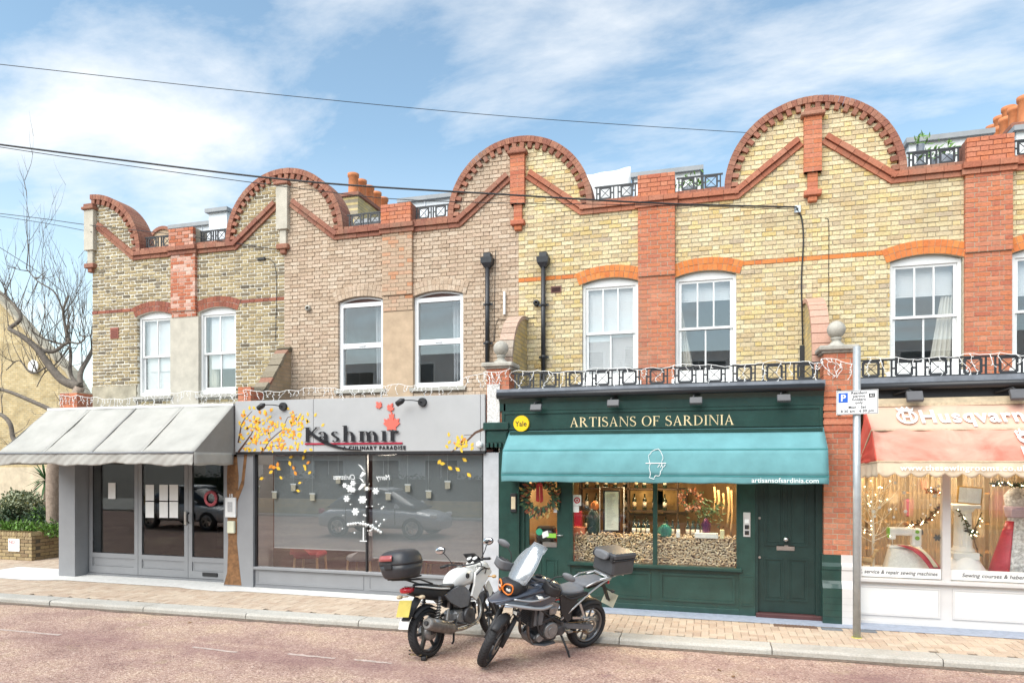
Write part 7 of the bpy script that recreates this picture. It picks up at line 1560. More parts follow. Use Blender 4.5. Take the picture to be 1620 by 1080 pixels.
sx_, sz_ = X(33, 13.2), Zp(33, 806, 13.2); shrub('variegated_shrub', (sx_, 13.2, sz_+.02), .52, 5200, ((LA, .62), (LB, .33), (LYW, .05)), .075, 'rounded variegated shrub with pale grey green leaves in the brick planter', 'shrub', 3, (1.12, .9, .9))
for k_, (px, py, rr, lb) in enumerate(((12, 838, .30, 'bright green ground cover plant at the planter front by the notice'), (45, 838, .28, 'bright green ground cover plant behind the planter corner'), (74, 836, .27, 'bright green ground cover plant round the pale tree trunk'), (-25, 836, .3, 'bright green ground cover plant at the far end of the planter'))):
    x, z = X(px, 12.35), .74; shrub('ground_cover_plant', (x, 12.45, z), rr, 900, ((LG, .75), (LB, .25)), .085, lb, 'plant', 20+k_, (1.5, 1.0, .55), False, .7)
x = X(5, 12.7); shrub('dark_leaf_plant', (x, 12.8, 1.0), .26, 500, ((LDK, .8), (LB, .2)), .10, 'dark green leafy plant under the variegated shrub', 'plant', 31, (1.3, 1, .8), False)
x = X(62, 13.0); shrub('dark_leaf_plant', (x, 13.0, .98), .26, 500, ((LDK, .7), (LG, .3)), .10, 'mid green leafy plant between the shrub and the pale trunk', 'plant', 32, (1.3, 1, .9), False)
# yucca
yx, yz = X(73, 14.2), Zp(73, 765, 14.2); t = thing('yucca_plant', (yx, 14.2, .6), 'spiky green yucca behind the pale tree trunk', 'plant'); r_ = random.Random(5); b = B()
for hz_, nn in ((0, 60), (-.75, 34)):
    for k in range(nn):
        a = r_.uniform(0, 2*PI); el = r_.uniform(-.75, 1.15); l_ = r_.uniform(.5, .85); d = Vector((math.cos(a)*math.cos(el), math.sin(a)*math.cos(el), math.sin(el))); s_ = d.cross(Vector((0, 0, 1))).normalized(); p0 = Vector((yx, 14.2, yz+.1+hz_)); m1 = p0+d*l_*.5; e1 = p0+d*l_+Vector((0, 0, -.10*math.cos(el))); w_ = .028; b.add([p0-s_*w_*.6, p0+s_*w_*.6, m1+s_*w_, e1, m1-s_*w_], [(0, 1, 2, 4), (4, 2, 3)])
b.build('leaves', M('yucca_leaf', (.07, .15, .05), .45, 0, .4, 8), t, recalc=False); b = B(); b.tube([(yx, 14.2, .5), (yx+.02, 14.2, yz-.6), (yx, 14.2, yz+.1)], [.09, .08, .06], 10); b.build('stem', M('yucca_stem', (.16, .12, .08), .9), t)
# bare tree: pale trunk from the planter, crooked limbs and upright shoots
BK = M('pale_tree_bark', (.36, .28, .22), .95, 0, .3, 14, .8, 30); BK2 = M('grey_branch_bark', (.17, .145, .12), .9, 0, .3, 12, .5, 40)
tr = thing('bare_tree', (X(84, 13), 13, .6), 'bare winter tree with pale trunk and crooked limbs beside the end building', 'tree')
P0 = Vector((X(84, 13), 13, .55)); P1 = Vector(W3(84, 740, 13)); P2 = Vector(W3(104, 670, 13.1)); CRT = Vector(W3(126, 612, 13.2))
b = B(); b.tube(spline([P0, P1, P2, CRT], 6), [.15]*2+[.14]*5+[.135]*4+[.13]*4+[.12]*4, 14); b.build('trunk', BK, tr)
r_ = random.Random(99)
def limb(pts, r0, r1, name='limb'):
    P_ = spline(pts, 6); n = len(P_); b = B(); b.tube(P_, [r0+(r1-r0)*i/(n-1) for i in range(n)], 9); b.build(name, BK2, tr); return P_
def lp(px, py, y): return Vector(W3(px, py, y))
limbs = [limb([CRT, lp(100, 602, 13.1), lp(78, 578, 13.0), lp(60, 553, 12.9), lp(38, 534, 12.8), lp(14, 520, 12.7)], .115, .05), limb([CRT, lp(112, 592, 13.3), lp(112, 560, 13.4), lp(110, 548, 13.5)], .05, .03), limb([CRT, lp(128, 588, 13.4), lp(140, 566, 13.7), lp(150, 545, 14.0)], .07, .04),
 limb([lp(14, 520, 12.7), lp(32, 505, 12.8), lp(28, 490, 12.8), lp(10, 470, 12.8), lp(-15, 455, 12.7)], .05, .03), limb([lp(60, 553, 12.9), lp(84, 556, 13.1), lp(101, 545, 13.2), lp(108, 540, 13.2), lp(104, 520, 13.2), lp(100, 492, 13.2), lp(108, 468, 13.3)], .05, .025), limb([lp(108, 540, 13.2), lp(124, 543, 13.3), lp(134, 535, 13.3), lp(126, 529, 13.3)], .025, .015), limb([lp(101, 545, 13.2), lp(82, 540, 13.1), lp(62, 532, 13.0), lp(50, 522, 12.9)], .028, .014),
 limb([lp(-30, 610, 12.4), lp(10, 618, 12.5), lp(45, 632, 12.6), lp(80, 648, 12.7), lp(100, 662, 12.9)], .035, .06), limb([lp(-30, 650, 12.0), lp(0, 655, 12.0), lp(16, 670, 12.0), lp(20, 690, 12.0), lp(26, 700, 12.0)], .04, .055), limb([lp(100, 492, 13.2), lp(86, 462, 13.2), lp(60, 445, 13.1), lp(42, 425, 13.1)], .022, .012), limb([lp(110, 548, 13.5), lp(90, 574, 13.3), lp(70, 590, 13.1), lp(58, 612, 13.0)], .02, .010), limb([lp(78, 578, 13), lp(50, 590, 12.8), lp(30, 570, 12.7), lp(10, 585, 12.7)], .024, .012)]
b = B(); cnt = 0
def shoot(b, p, d, l_, r0, depth):
    pts = [p]; n = 5; dd = d.copy()
    for k in range(n): dd = (dd+Vector((r_.gauss(0, .10), r_.gauss(0, .10), .10))).normalized(); p = p+dd*l_/n; pts.append(p)
    b.tube(pts, [r0*(1-.8*i/n) for i in range(n+1)], 4 if depth else 5)
    if depth > 0:
        for k in range(r_.randint(1, 4)): i = r_.randint(1, n); e = (dd+Vector((r_.gauss(0, .5), r_.gauss(0, .4), r_.gauss(.25, .35)))).normalized(); shoot(b, pts[i], e, l_*r_.uniform(.3, .6), r0*.55, depth-1)
for li, P_ in enumerate(limbs):
    for k in range(9 if li not in (7, 8) else 5):
        p = r_.choice(P_[3:]); curl = r_.random() < .3; d = Vector((r_.gauss(0, .35), r_.gauss(0, .3), 1 if not curl else r_.uniform(-.5, .6))).normalized(); shoot(b, p, d, r_.uniform(.9, 2.3) if not curl else r_.uniform(.3, .8), r_.uniform(.009, .016), 2)
b.build('crown', BK2, tr, 'stuff', recalc=False)
# far brick house with sloping verge and painted base
nb_ = node_brick('far_stock_brick', (.50, .38, .19), (.58, .47, .27), (.34, .28, .2), 1, 'xz'); yh = 19.5
fh = thing('side_house', (X(40, yh), yh, ZP), 'stock brick house with a sloping verge behind the bare tree', 'house')
pl = [(X(-260, yh), ZP), (X(165, yh), ZP), (X(165, yh), Zp(165, 655, yh)), (X(140, yh), Zp(140, 640, yh)), (X(110, yh), Zp(110, 588, yh)), (X(52, yh), Zp(52, 530, yh)), (X(0, yh), Zp(0, 472, yh)), (X(-260, yh), Zp(-260, 220, yh))]
b = B(); b.prism(pl, yh, yh+.35); b.build('wall', nb_, fh)
b = B()
for (p, q) in zip(pl[3:], pl[4:]): b.bar((p[0], yh+.1, p[1]+.02), (q[0], yh+.1, q[1]+.02), .5, .10, (0, 0, 1))
b.build('verge_coping', M('stone_verge', (.42, .37, .28), .9, 0, .3, 6), fh)
b = B(); b.box(X(-260, yh), X(150, yh), yh-.03, yh+.1, ZP, 2.15); b.build('painted_base', M('cream_render_base', (.60, .50, .36), .9, 0, .2, 3), fh)
b = B(); x, z = X(57, yh), Zp(57, 580, yh); b.lathe([(.13, -.05), (.24, -.08), (.24, -.04), (.13, .0), (.001, -.02)], (x, yh-.05, z), 'y', 20); b.build('round_vent', WHITE, fh)
b = B(); x = X(2, 17); b.lathe([(.001, 0), (.09, .01), (.2, .06)], (x, 17, 0), 'y', 10)
# distant hedge and houses closing the street on the left
def block_house(x0, x1, y, z1, mat, label):
    t = thing('distant_house', ((x0+x1)/2, y, 0), label, 'house'); b = B(); b.box(x0, x1, y, y+8, 0, z1); b.build('wall', mat, t); b = B(); b.prism([(x0-.3, z1), (x1+.3, z1), ((x0+x1)/2, z1+1.6)], y-.2, y+8); b.build('roof', M('slate_roof', (.12, .12, .13), .7), t)
# ------------------------------------------------------------------ the other side of the street (seen in the glass)
OW = M('white_stucco', (.74, .73, .70), .8, 0, .06, 3); OG = M('dark_street_glass', (.03, .04, .05), .1, 0, .1, 3, spec=.6)
ob = thing('opposite_building', (-6, -9, ZP), 'white rendered apartment block across the street, mirrored in the shop windows', 'building')
b = B(); b.box(-26, 14, -14, -9, ZP, 8.0); b.build('wall', OW, ob)
b = B(); b.box(-26, 14, -9.7, -8.4, 3.05, 3.25); b.build('balcony_slab', OW, ob); b = B()
for z in (3.7, 4.0, 4.25): b.tube([(-26, -8.45, z), (14, -8.45, z)], .02, 5)
for k in range(28): x = -26+k*1.48; b.tube([(x, -8.45, 3.25), (x, -8.45, 4.25)], .02, 5)
b.build('balcony_rail', IRON, ob)
for k in range(13):
    x = -25+k*3.0
    for z0, z1 in ((.9, 2.4), (3.9, 5.4), (6.1, 7.5)):
        b = B(); b.box(x-.08, x+1.68, -9.0, -8.94, z0-.08, z1+.08); w_ = b.build('window', WHITE, ob)
        for q in (0, 1): b = B(); b.box(x+.82*q, x+.78+.82*q, -8.94, -8.925, z0, z1); b.build('pane', OG, w_)
b = B(); b.box(-26, 14, -5.0, -4.78, ZP, .75); tag(b.build('low_wall', WINGMAT['yellow']), 'low brick wall across the street, mirrored in the shop windows', 'wall')
b = B(); b.add([(-60, -12, ZP), (60, -12, ZP), (60, -4.2, ZP), (-60, -4.2, ZP)], [(0, 1, 2, 3)]); b.add([(-60, -4.2, ZP), (60, -4.2, ZP), (60, -4.2, ZR-.02), (-60, -4.2, ZR-.02)], [(0, 1, 2, 3)]); b.build('far_pavement', KM, None, 'structure')
b = B(); r_ = random.Random(12)
for k in range(9000):
    p = Vector((r_.uniform(-24, 6), -5.6+r_.uniform(-.5, .5), r_.uniform(.5, 1.75)+.1*math.sin(k))); d = Vector((r_.gauss(0, 1), r_.gauss(0, 1), r_.gauss(0, 1))).normalized(); s_ = d.orthogonal().normalized(); l_ = .16; b.add([p, p+d*l_*.5+s_*l_*.25, p+d*l_, p+d*l_*.5-s_*l_*.25], [(0, 1, 2, 3)])
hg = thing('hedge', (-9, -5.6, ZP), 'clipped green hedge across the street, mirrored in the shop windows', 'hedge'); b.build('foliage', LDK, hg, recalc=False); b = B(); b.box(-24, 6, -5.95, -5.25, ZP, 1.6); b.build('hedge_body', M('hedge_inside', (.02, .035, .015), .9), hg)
def car(x, y, rz, paint, label, group='cars parked across the street'):
    t = thing('parked_car', (0, 0, 0), label, 'car', group, frame=True)
    b = B(); prof = [(-2.0, .42, .55, .30), (-1.95, .75, .78, .32), (-1.6, .88, .83, .36), (-.9, .92, .86, .40), (.3, .92, .87, .40), (1.0, .88, .86, .38), (1.6, .80, .82, .34), (1.95, .68, .72, .28), (2.05, .5, .55, .2)]
    b.loft([sec(px, .56, hw, zt-.56, .30, 4, 24) for px, zt, hw, _ in prof]); b.build('body', paint, t)
    b = B(); b.loft([sec(px, .9, hw, zt-.9, .05, 3.2, 24) for px, zt, hw in ((-1.75, .93, .60), (-1.35, 1.30, .62), (-.8, 1.46, .66), (-.1, 1.49, .67), (.45, 1.40, .65), (1.0, 1.08, .68), (1.3, .93, .68))]); b.build('cabin_glass', OG, t)
    b = B(); b.loft([sec(px, zt, hw, .03, .03, 3, 16) for px, zt, hw in ((-1.0, 1.42, .56), (-.5, 1.485, .60), (.0, 1.49, .60), (.35, 1.44, .58))]); b.build('roof', paint, t)
    for s in (-1, 1):
        for wx in (-1.25, 1.28):
            b = B(); b.lathe([(.30, -.10), (.32, -.09), (.325, 0), (.32, .09), (.30, .10), (.20, .08), (.20, -.08)], (wx, s*.78, .325), 'y', 24, True); wh = b.build('wheel', BLACK, t)
            b = B(); b.lathe([(.21, -.02), (.21, .02), (.19, .02), (.19, -.02)], (wx, s*.86, .325), 'y', 20, True); [b.bar((wx, s*.875, .325), (wx+.2*math.cos(a), s*.875, .325+.2*math.sin(a)), .035, .05, (0, 1, 0)) for a in [2*PI*k/5 for k in range(5)]]; b.build('rim', CHROME, wh)
        b = B(); b.bbox(1.80, 1.98, s*.62-.12, s*.62+.12, .62, .74, .03); b.build('headlight', PAPER, t); b = B(); b.bbox(-2.0, -1.86, s*.64-.1, s*.64+.1, .70, .86, .03); b.build('tail_light', RC, t)
        b = B(); b.tube([(.85, s*.85, .95), (.82, s*1.0, 1.0)], [.03, .07], 8); b.build('wing_mirror', paint, t)
        for dx in (-.42, .52): b = B(); b.bbox(dx, dx+.16, s*.885-.01, s*.885+.01, .80, .83, .005); b.build('door_handle', CHROME, t)
        for dx in (-.95, -.15, .72): b = B(); b.box(dx, dx+.012, s*.868-.012, s*.868+.012, .42, .90); b.build('door_gap', BLACK, t)
        b = B(); b.bar((-.18, s*.655, .93), (-.14, s*.62, 1.45), .03, .07, (1, 0, 0)); b.build('pillar', paint, t)
    t.location = (x, y, ZR); t.rotation_euler = (0, 0, rz)
car(-9.9, 1.4, 0, M('silver_grey_car', (.50, .51, .53), .3, .15, .03, 3, coat=.6), 'silver grey hatchback mirrored in the restaurant window')
car(-4.4, 1.2, 0, M('red_car', (.42, .02, .02), .25, .1, .03, 3, coat=.6), 'red hatchback partly mirrored at the end of the restaurant window')
car(-17.5, 1.5, R(4), M('white_car', (.72, .72, .72), .25, 0, .03, 3, coat=.6), 'white car mirrored in the restaurant doors')
# ------------------------------------------------------------------ motorcycles (frame: x forward, y left, z up, origin at the rear tyre's contact)
TYRE = M('tyre_rubber', (.022, .022, .024), .75, 0, .3, 40, .25, 120); ALLOY = M('dark_alloy_wheel', (.07, .072, .078), .4, .6, .1, 20); SILV = M('silver_alloy', (.50, .50, .50), .35, .8, .08, 20); STEEL = M('worn_steel', (.36, .35, .33), .38, .9, .2, 30)
ENG = M('engine_grey', (.085, .085, .09), .45, .5, .25, 25); ENGL = M('engine_light_grey', (.28, .28, .28), .45, .6, .2, 25); BPL = M('matt_black_trim', (.022, .022, .024), .55, 0, .2, 25); GPL = M('grey_trim_plastic', (.14, .145, .155), .5, 0, .12, 20)
SEATG = M('grey_seat_vinyl', (.15, .155, .165), .6, 0, .1, 15, .12, 180); SEATB = M('black_seat_vinyl', (.025, .025, .027), .5, 0, .2, 15, .1, 180)
BLUEG = M('blue_grey_bike_paint', (.075, .085, .11), .28, .35, .08, 8, coat=.7); SGREY = M('silver_grey_bike_paint', (.40, .42, .44), .3, .45, .06, 8, coat=.5); WPNT = M('white_bike_paint', (.74, .74, .71), .28, 0, .05, 8, coat=.5)
AMB = M('orange_lens', (.75, .19, .02), .3, 0, .2, 30); CLEAR = M('clear_lens', (.62, .62, .58), .15, 0, .1, 30, spec=.8); REDL = M('red_lens', (.50, .01, .025), .15, 0, .1, 30, coat=.8); MIRR = M('mirror_glass', (.75, .77, .78), .06, 1., 0)
def _screen():
    m = bpy.data.materials.new('hazy_bike_screen'); m.use_nodes = True; k = m.node_tree.nodes; l = m.node_tree.links; k.clear(); o = k.new('ShaderNodeOutputMaterial'); t = k.new('ShaderNodeBsdfTransparent'); t.inputs[0].default_value = (.80, .84, .88, 1); d = k.new('ShaderNodeBsdfDiffuse'); d.inputs[0].default_value = (.62, .65, .68, 1); g = k.new('ShaderNodeBsdfGlossy'); g.inputs['Roughness'].default_value = .18
    a = k.new('ShaderNodeMixShader'); a.inputs[0].default_value = .27; l.new(t.outputs[0], a.inputs[1]); l.new(d.outputs[0], a.inputs[2]); x = k.new('ShaderNodeMixShader'); x.inputs[0].default_value = .12; l.new(a.outputs[0], x.inputs[1]); l.new(g.outputs[0], x.inputs[2]); l.new(x.outputs[0], o.inputs[0]); return m
SCREEN = _screen(); CASE = M('grey_plastic_case', (.055, .057, .062), .45, 0, .1, 12, .06, 90); CASEB = M('black_plastic_case', (.035, .036, .04), .42, 0, .12, 12, .06, 90)

def mk_wheel(t, c, Rw, tw, rimr, nsp, steer=None, rimmat=None, disc=.15, spw=.03, twin=True, name='wheel'):
    cx, cz = c; rimmat = rimmat or ALLOY
    xf = (lambda b: b.xf(steer)) if steer else (lambda b: b)
    b = B(); b.lathe([(.035, -.06), (.045, -.05), (.045, .05), (.035, .06)], (cx, 0, cz), 'y', 16)
    for k in range(nsp):
        for dv in ((-.13, .13) if twin else (0,)):
            a = 2*PI*k/nsp; p = Vector((cx+.04*math.cos(a), 0, cz+.04*math.sin(a))); q = Vector((cx+(rimr-.008)*math.cos(a+dv), 0, cz+(rimr-.008)*math.sin(a+dv))); b.bar(p, q, .022, spw, Vector((-math.sin(a), 0, math.cos(a))))
    wh = xf(b).build(name, rimmat, t)
    b = B(); n = 12; pr = []
    for k in range(15):
        a = R(-118+236*k/14); rr = (Rw-rimr)/2; pr.append((rimr+rr-.004+rr*1.08*math.cos(a) if abs(a) > .01 or True else 0, tw/2*math.sin(a)))
    m = max(p[0] for p in pr); pr = [(p[0]+Rw-m, p[1]) for p in pr]
    b.lathe(pr, (cx, 0, cz), 'y', 56, True)
    # tread grooves
    o_ = xf(b).build('tyre', TYRE, wh)
    b = B()
    for k in range(44):
        a = 2*PI*k/44
        for s in (-1, 1): p = Vector((cx+(Rw+.0005)*math.cos(a), s*.006, cz+(Rw+.0005)*math.sin(a))); a2 = a+.10; r2 = Rw-.10*tw*1.05; q = Vector((cx+(r2+.002)*math.cos(a2), s*tw*.36, cz+(r2+.002)*math.sin(a2))); b.bar(p, q, .005, .003, Vector((math.cos(a), 0, math.sin(a))))
    xf(b).build('tread_grooves', M('tread_shadow', (.006, .006, .006), .9), o_, 'stuff')
    b = B(); b.lathe([(rimr-.012, -tw*.36), (rimr+.008, -tw*.40), (rimr+.012, -tw*.36), (rimr-.002, -tw*.2), (rimr-.002, tw*.2), (rimr+.012, tw*.36), (rimr+.008, tw*.40), (rimr-.012, tw*.36), (rimr-.022, tw*.1), (rimr-.022, -tw*.1)], (cx, 0, cz), 'y', 48, True); xf(b).build('rim', rimmat, wh)
    if disc:
        for s in ((-1, 1) if disc > .13 else (1,)): b = B(); y = s*.062; b.lathe([(disc*.58, y-.002), (disc, y-.002), (disc, y+.002), (disc*.58, y+.002)], (cx, 0, cz), 'y', 32, True); xf(b).build('brake_disc', STEEL, wh)
    return wh
def steer_m(p, d, ang): d = Vector(d).normalized(); return Matrix.Translation(p) @ Matrix.Rotation(ang, 4, d) @ Matrix.Translation(-Vector(p))
def both(fn):
    for s in (-1, 1): fn(s)

def adventure_bike():
    t = thing('motorcycle', (0, 0, 0), 'dark blue grey adventure motorcycle with tall clear screen and square grey top box', 'motorcycle', 'motorcycles parked at the kerb', frame=True)
    WBS = 1.53; Rr, Rf = .325, .335
    AX = Vector((-.46, 0, .888)); HD = Vector((1.155, 0, .985)); ST = steer_m(HD, AX, R(38))
    def bs(b, *a, **k): return b.xf(ST).build(*a, **k)
    mk_wheel(t, (0, Rr), Rr, .15, .225, 10, None, SILV if False else M('rim_dark_steel', (.20, .20, .205), .35, .8), .13, .02, False)
    mk_wheel(t, (WBS, Rf), Rf, .112, .25, 5, ST, ALLOY, .15, .022)
    # fork
    for s in (-1, 1):
        lo = Vector((WBS-.01, s*.105, Rf-.03)); ax = AX
        b = B(); b.tube([lo, lo+ax*.14, lo+ax*.40], [.030, .033, .031], 14); bs(b, 'fork_slider', BPL, t)
        b = B(); b.tube([lo+ax*.36, lo+ax*.80], .0215, 12); bs(b, 'fork_stanchion', STEEL, t)
        b = B(); b.bbox(lo.x-.09, lo.x-.02, s*.085-.02, s*.085+.02, lo.z+.06, lo.z+.17, .012); bs(b, 'brake_caliper', BPL, t)
    for q in (.60, .78): b = B(); c = Vector((WBS-.01, 0, Rf-.03))+AX*q; b.obox(c+Vector((-.03, 0, 0)), Vector((.055, 0, 0)), (0, .14, 0), AX*.02); bs(b, 'fork_yoke', GPL, t)
    # front mudguard
    b = B(); rings = []
    for k in range(12): a = R(50+72*k/11); w_ = .064-.016*abs(k-5)/6; rr = Rf+.022; rings.append([Vector((WBS+(rr+dz)*math.cos(a), y, Rf+(rr+dz)*math.sin(a))) for y, dz in ((-w_, -.035), (-w_*.92, -.006), (-w_*.5, .012), (0, .018), (w_*.5, .012), (w_*.92, -.006), (w_, -.035))])
    b.loft(rings, False, False); bs(b, 'front_mudguard', BPL, t, solid=.004)
    # beak, headlight and screen (fixed to the frame)
    b = B(); b.loft([sec(x, z, hw, hu, hd, 3, 20) for x, z, hw, hu, hd in ((.86, .99, .17, .06, .07), (1.05, .965, .20, .055, .09), (1.25, .93, .19, .045, .085), (1.42, .885, .15, .035, .055), (1.55, .855, .10, .022, .03), (1.64, .845, .045, .012, .012))]); b.build('beak', BLUEG, t, sub=1)
    def wing_(s):
        b = B(); P_ = [(.80, .83), (1.02, .78), (1.24, .82), (1.44, .83), (1.60, .84), (1.44, .89), (1.20, .95), (.95, 1.0), (.80, .98)]
        v0 = [Vector((x, s*(.235-.0*x-(.13*max(0, (x-1.05))**1.2*1.9)), z)) for x, z in P_]; v1 = [p-Vector((0, s*.05, 0)) for p in v0]; n = len(P_); b.add(v0+v1, [list(range(n)), list(range(2*n-1, n-1, -1))]+[(i, (i+1) % n, n+(i+1) % n, n+i) for i in range(n)]); b.build('side_fairing', BLUEG, t)
        b = B(); b.tube(spline([(1.50, s*.135, .84), (1.25, s*.225, .80), (1.02, s*.25, .765), (.85, s*.25, .79)], 5), [.012, .016, .02, .022, .024, .024, .024, .024, .024, .024, .024, .024, .024, .022, .018, .012], 8); b.build('silver_trim', SGREY, t)
        b = B(); b.tube(spline([(1.40, s*.17, .90), (1.18, s*.24, .875), (.98, s*.25, .89), (.82, s*.22, .93)], 4), .012, 8); b.build('fairing_crease', SGREY, t)
    both(wing_)
    b = B(); b.loft([sec(x, 1.005, hw, h_, h_, 3.2, 20) for x, hw, h_ in ((1.22, .15, .085), (1.36, .165, .09), (1.42, .15, .08), (1.45, .10, .055))]); b.build('headlight_shell', BPL, t)
    for s in (-1, 1):
        b = B(); pts = [(1.475, s*(.015+.11*u), 1.0+v*1.25) for u, v in ((0, .012), (.3, .045), (.9, .052), (1.15, .03), (1.1, -.02), (.7, -.05), (.2, -.035), (0, -.012), (0, .012))]; b.tube(spline([Vector(p)-Vector((abs(p[1])*.42, 0, 0)) for p in pts], 4), .0105, 6); b.build('headlight_surround', AMB, t)
        b = B(); b.ball((1.43, s*.078, 1.0), .046, 14, (.5, 1.1, .9)); b.build('headlight_lens', CLEAR, t)
    b = B(); rings = []
    for k in range(9):
        u = k/8; x = 1.36-.33*u+.03*math.sin(PI*u); z = 1.06+.47*u; hw = .17+.045*math.sin(PI*min(1, u*1.2))-.055*u*u; rings.append([Vector((x-.10*abs(v)**2, v*hw, z-.05*abs(v)**3*(u > .8))) for v in [-1+2*j/10 for j in range(11)]])
    b.loft(rings, False, False); b.build('windscreen', SCREEN, t, solid=.004)
    b = B(); b.tube(rings[-1], .004, 5); b.tube([r_[0] for r_ in rings], .004, 5); b.tube([r_[-1] for r_ in rings], .004, 5); b.build('screen_edge', M('screen_edge_grey', (.35, .37, .38), .3), t)
    for s in (-1, 1): b = B(); b.bar((1.30, s*.07, 1.05), (1.20, s*.07, 1.30), .03, .012); b.build('screen_bracket', BPL, t)
    b = B(); b.obox((1.18, 0, 1.16), (.03, 0, .05), (0, .10, 0), (-.012, 0, .008)); b.build('dashboard', BPL, t)
    # handlebar, grips, guards, mirrors (steered)
    hb = [(1.06, -.42, 1.13), (1.09, -.28, 1.15), (1.12, -.12, 1.12), (1.12, .12, 1.12), (1.09, .28, 1.15), (1.06, .42, 1.13)]
    b = B(); b.tube(spline(hb, 5), .013, 10); bs(b, 'handlebar', BPL, t)
    for s in (-1, 1):
        b = B(); b.tube([(1.07, s*.30, 1.147), (1.055, s*.43, 1.128)], .019, 12); bs(b, 'grip', BPL, t)
        b = B(); b.tube(spline([(1.10, s*.28, 1.14), (1.14, s*.36, 1.13), (1.13, s*.43, 1.12)], 4), .007, 6); bs(b, 'lever', STEEL, t)
        b = B(); rings = [[Vector((1.10+.085*math.sin(PI*u*.9), s*(.22+.235*u), 1.12+.065*v*(1-.35*abs(u-.4)))) for v in (-1.1, -.6, 0, .6, 1)] for u in [k/8 for k in range(9)]]; b.loft(rings, False, False); bs(b, 'hand_guard', GPL if s < 0 else BPL, t, solid=.008)
        b = B(); b.tube(spline([(1.07, s*.27, 1.15), (1.05, s*.31, 1.24), (1.03, s*.40, 1.30)], 4), .0075, 8); bs(b, 'mirror_arm', BPL, t)
        b = B(); b.ball((1.02, s*.46, 1.315), .085, 18, (.32, 1.05, .55)); mh = bs(b, 'mirror', GPL, t); b = B(); b.ball((1.004, s*.46, 1.315), .076, 16, (.2, 1.02, .52)); bs(b, 'mirror_glass', MIRR, mh)
        b = B(); b.ball((1.10, s*.30, .93), .03, 10, (1.3, 1.2, .7)); b.tube([(1.10, s*.22, .93), (1.10, s*.29, .93)], .01, 6); b.build('indicator', AMB if s < 0 else CLEAR, t)
        b = B(); b.bbox(1.30, 1.36, s*.17-.045, s*.17+.045, .70, .76, .015); fg = b.build('fog_light', BPL, t); b = B(); b.box(1.361, 1.366, s*.17-.035, s*.17+.035, .71, .75); b.build('fog_lens', CLEAR, fg); b = B(); b.tube([(1.32, s*.15, .75), (1.22, s*.12, .80)], .009, 6); b.build('fog_bracket', BPL, t)
    # tank, seat, side covers
    b = B(); b.loft([sec(x, z, hw, hu, hd, 2.6, 22) for x, z, hw, hu, hd in ((.56, .88, .10, .06, .10), (.66, .92, .15, .10, .14), (.80, .96, .19, .115, .18), (.96, .98, .19, .11, .18), (1.10, .98, .14, .09, .14))]); tk = b.build('fuel_tank', BLUEG, t, sub=1)
    b = B(); b.cyl((.92, 0, 1.085), (.92, 0, 1.105), .045, .042, 18); b.build('filler_cap', BPL, tk)
    for s in (-1, 1): b = B(); b.cyl((.90, s*.196, .93), (.90, s*.206, .93), .032, .030, 20); em = b.build('round_badge', M('badge_white', (.75, .76, .78), .3), tk); b = B(); b.add([(.90, s*.2075, .93), (.925, s*.2075, .93), (.918, s*.2075, .948), (.90, s*.2075, .955)], [(0, 1, 2, 3)]); b.add([(.90, s*.2075, .93), (.875, s*.2075, .93), (.882, s*.2075, .912), (.90, s*.2075, .905)], [(0, 1, 2, 3)]); b.build('badge_quarters', M('badge_blue', (.02, .12, .5), .3), em)
    b = B(); b.loft([sec(x, z, hw, hu, hd, 3, 20) for x, z, hw, hu, hd in ((.64, .875, .085, .025, .04), (.56, .865, .12, .03, .06), (.44, .86, .155, .032, .06), (.30, .865, .165, .035, .06), (.22, .895, .16, .035, .06))]); b.build('rider_seat', SEATG, t, sub=1)
    b = B(); b.loft([sec(x, z, hw, hu, hd, 3, 20) for x, z, hw, hu, hd in ((.27, .905, .145, .03, .05), (.18, .945, .15, .03, .05), (.02, .955, .14, .03, .05), (-.10, .965, .11, .025, .04), (-.14, .97, .08, .015, .02))]); b.build('pillion_seat', SEATG, t, sub=1)
    def cover(s):
        b = B(); P_ = [(.68, .86), (.62, .62), (.50, .48), (.44, .52), (.46, .66), (.36, .78), (.20, .82), (.22, .86), (.50, .84)]; y0, y1 = s*.15, s*.175; n = len(P_); v = [(x, y1, z) for x, z in P_]+[(x, y0, z) for x, z in P_]; b.add(v, [list(range(n)), list(range(2*n-1, n-1, -1))]+[(i, (i+1) % n, n+(i+1) % n, n+i) for i in range(n)]); b.build('side_cover', BPL, t)
        b = B(); b.tube(spline([(.60, s*.15, .52), (.40, s*.17, .68), (.15, s*.16, .84), (-.12, s*.13, .95), (-.24, s*.11, .965)], 4), .0135, 10); b.build('subframe_tube', SILV, t)
        b = B(); b.tube(spline([(.66, s*.17, .88), (.48, s*.185, .80), (.20, s*.17, .845)], 3), .010, 8); b.build('frame_tube', BPL, t)
        b = B(); b.tube([(.24, s*.155, .92), (.08, s*.17, .985), (-.16, s*.16, 1.0), (-.30, s*.12, 1.005)], .012, 8); b.build('grab_rail', SILV, t)
        b = B(); b.tube([(1.10, s*.10, .92), (.98, s*.16, .72), (.80, s*.17, .60), (.60, s*.15, .48)], .018, 10); b.build('main_frame_tube', BPL, t)
        b = B(); b.bar((.58, s*.10, .43), (.0, s*.115, Rr), .04, .065); b.build('swingarm', SILV if s < 0 else GPL, t)
        b = B(); b.tube([(.50, s*.14, .40), (.50, s*.25, .38)], .012, 8); b.bbox(.46, .54, s*.22-.04, s*.22+.04, .37, .395, .006); b.build('foot_peg', STEEL, t)
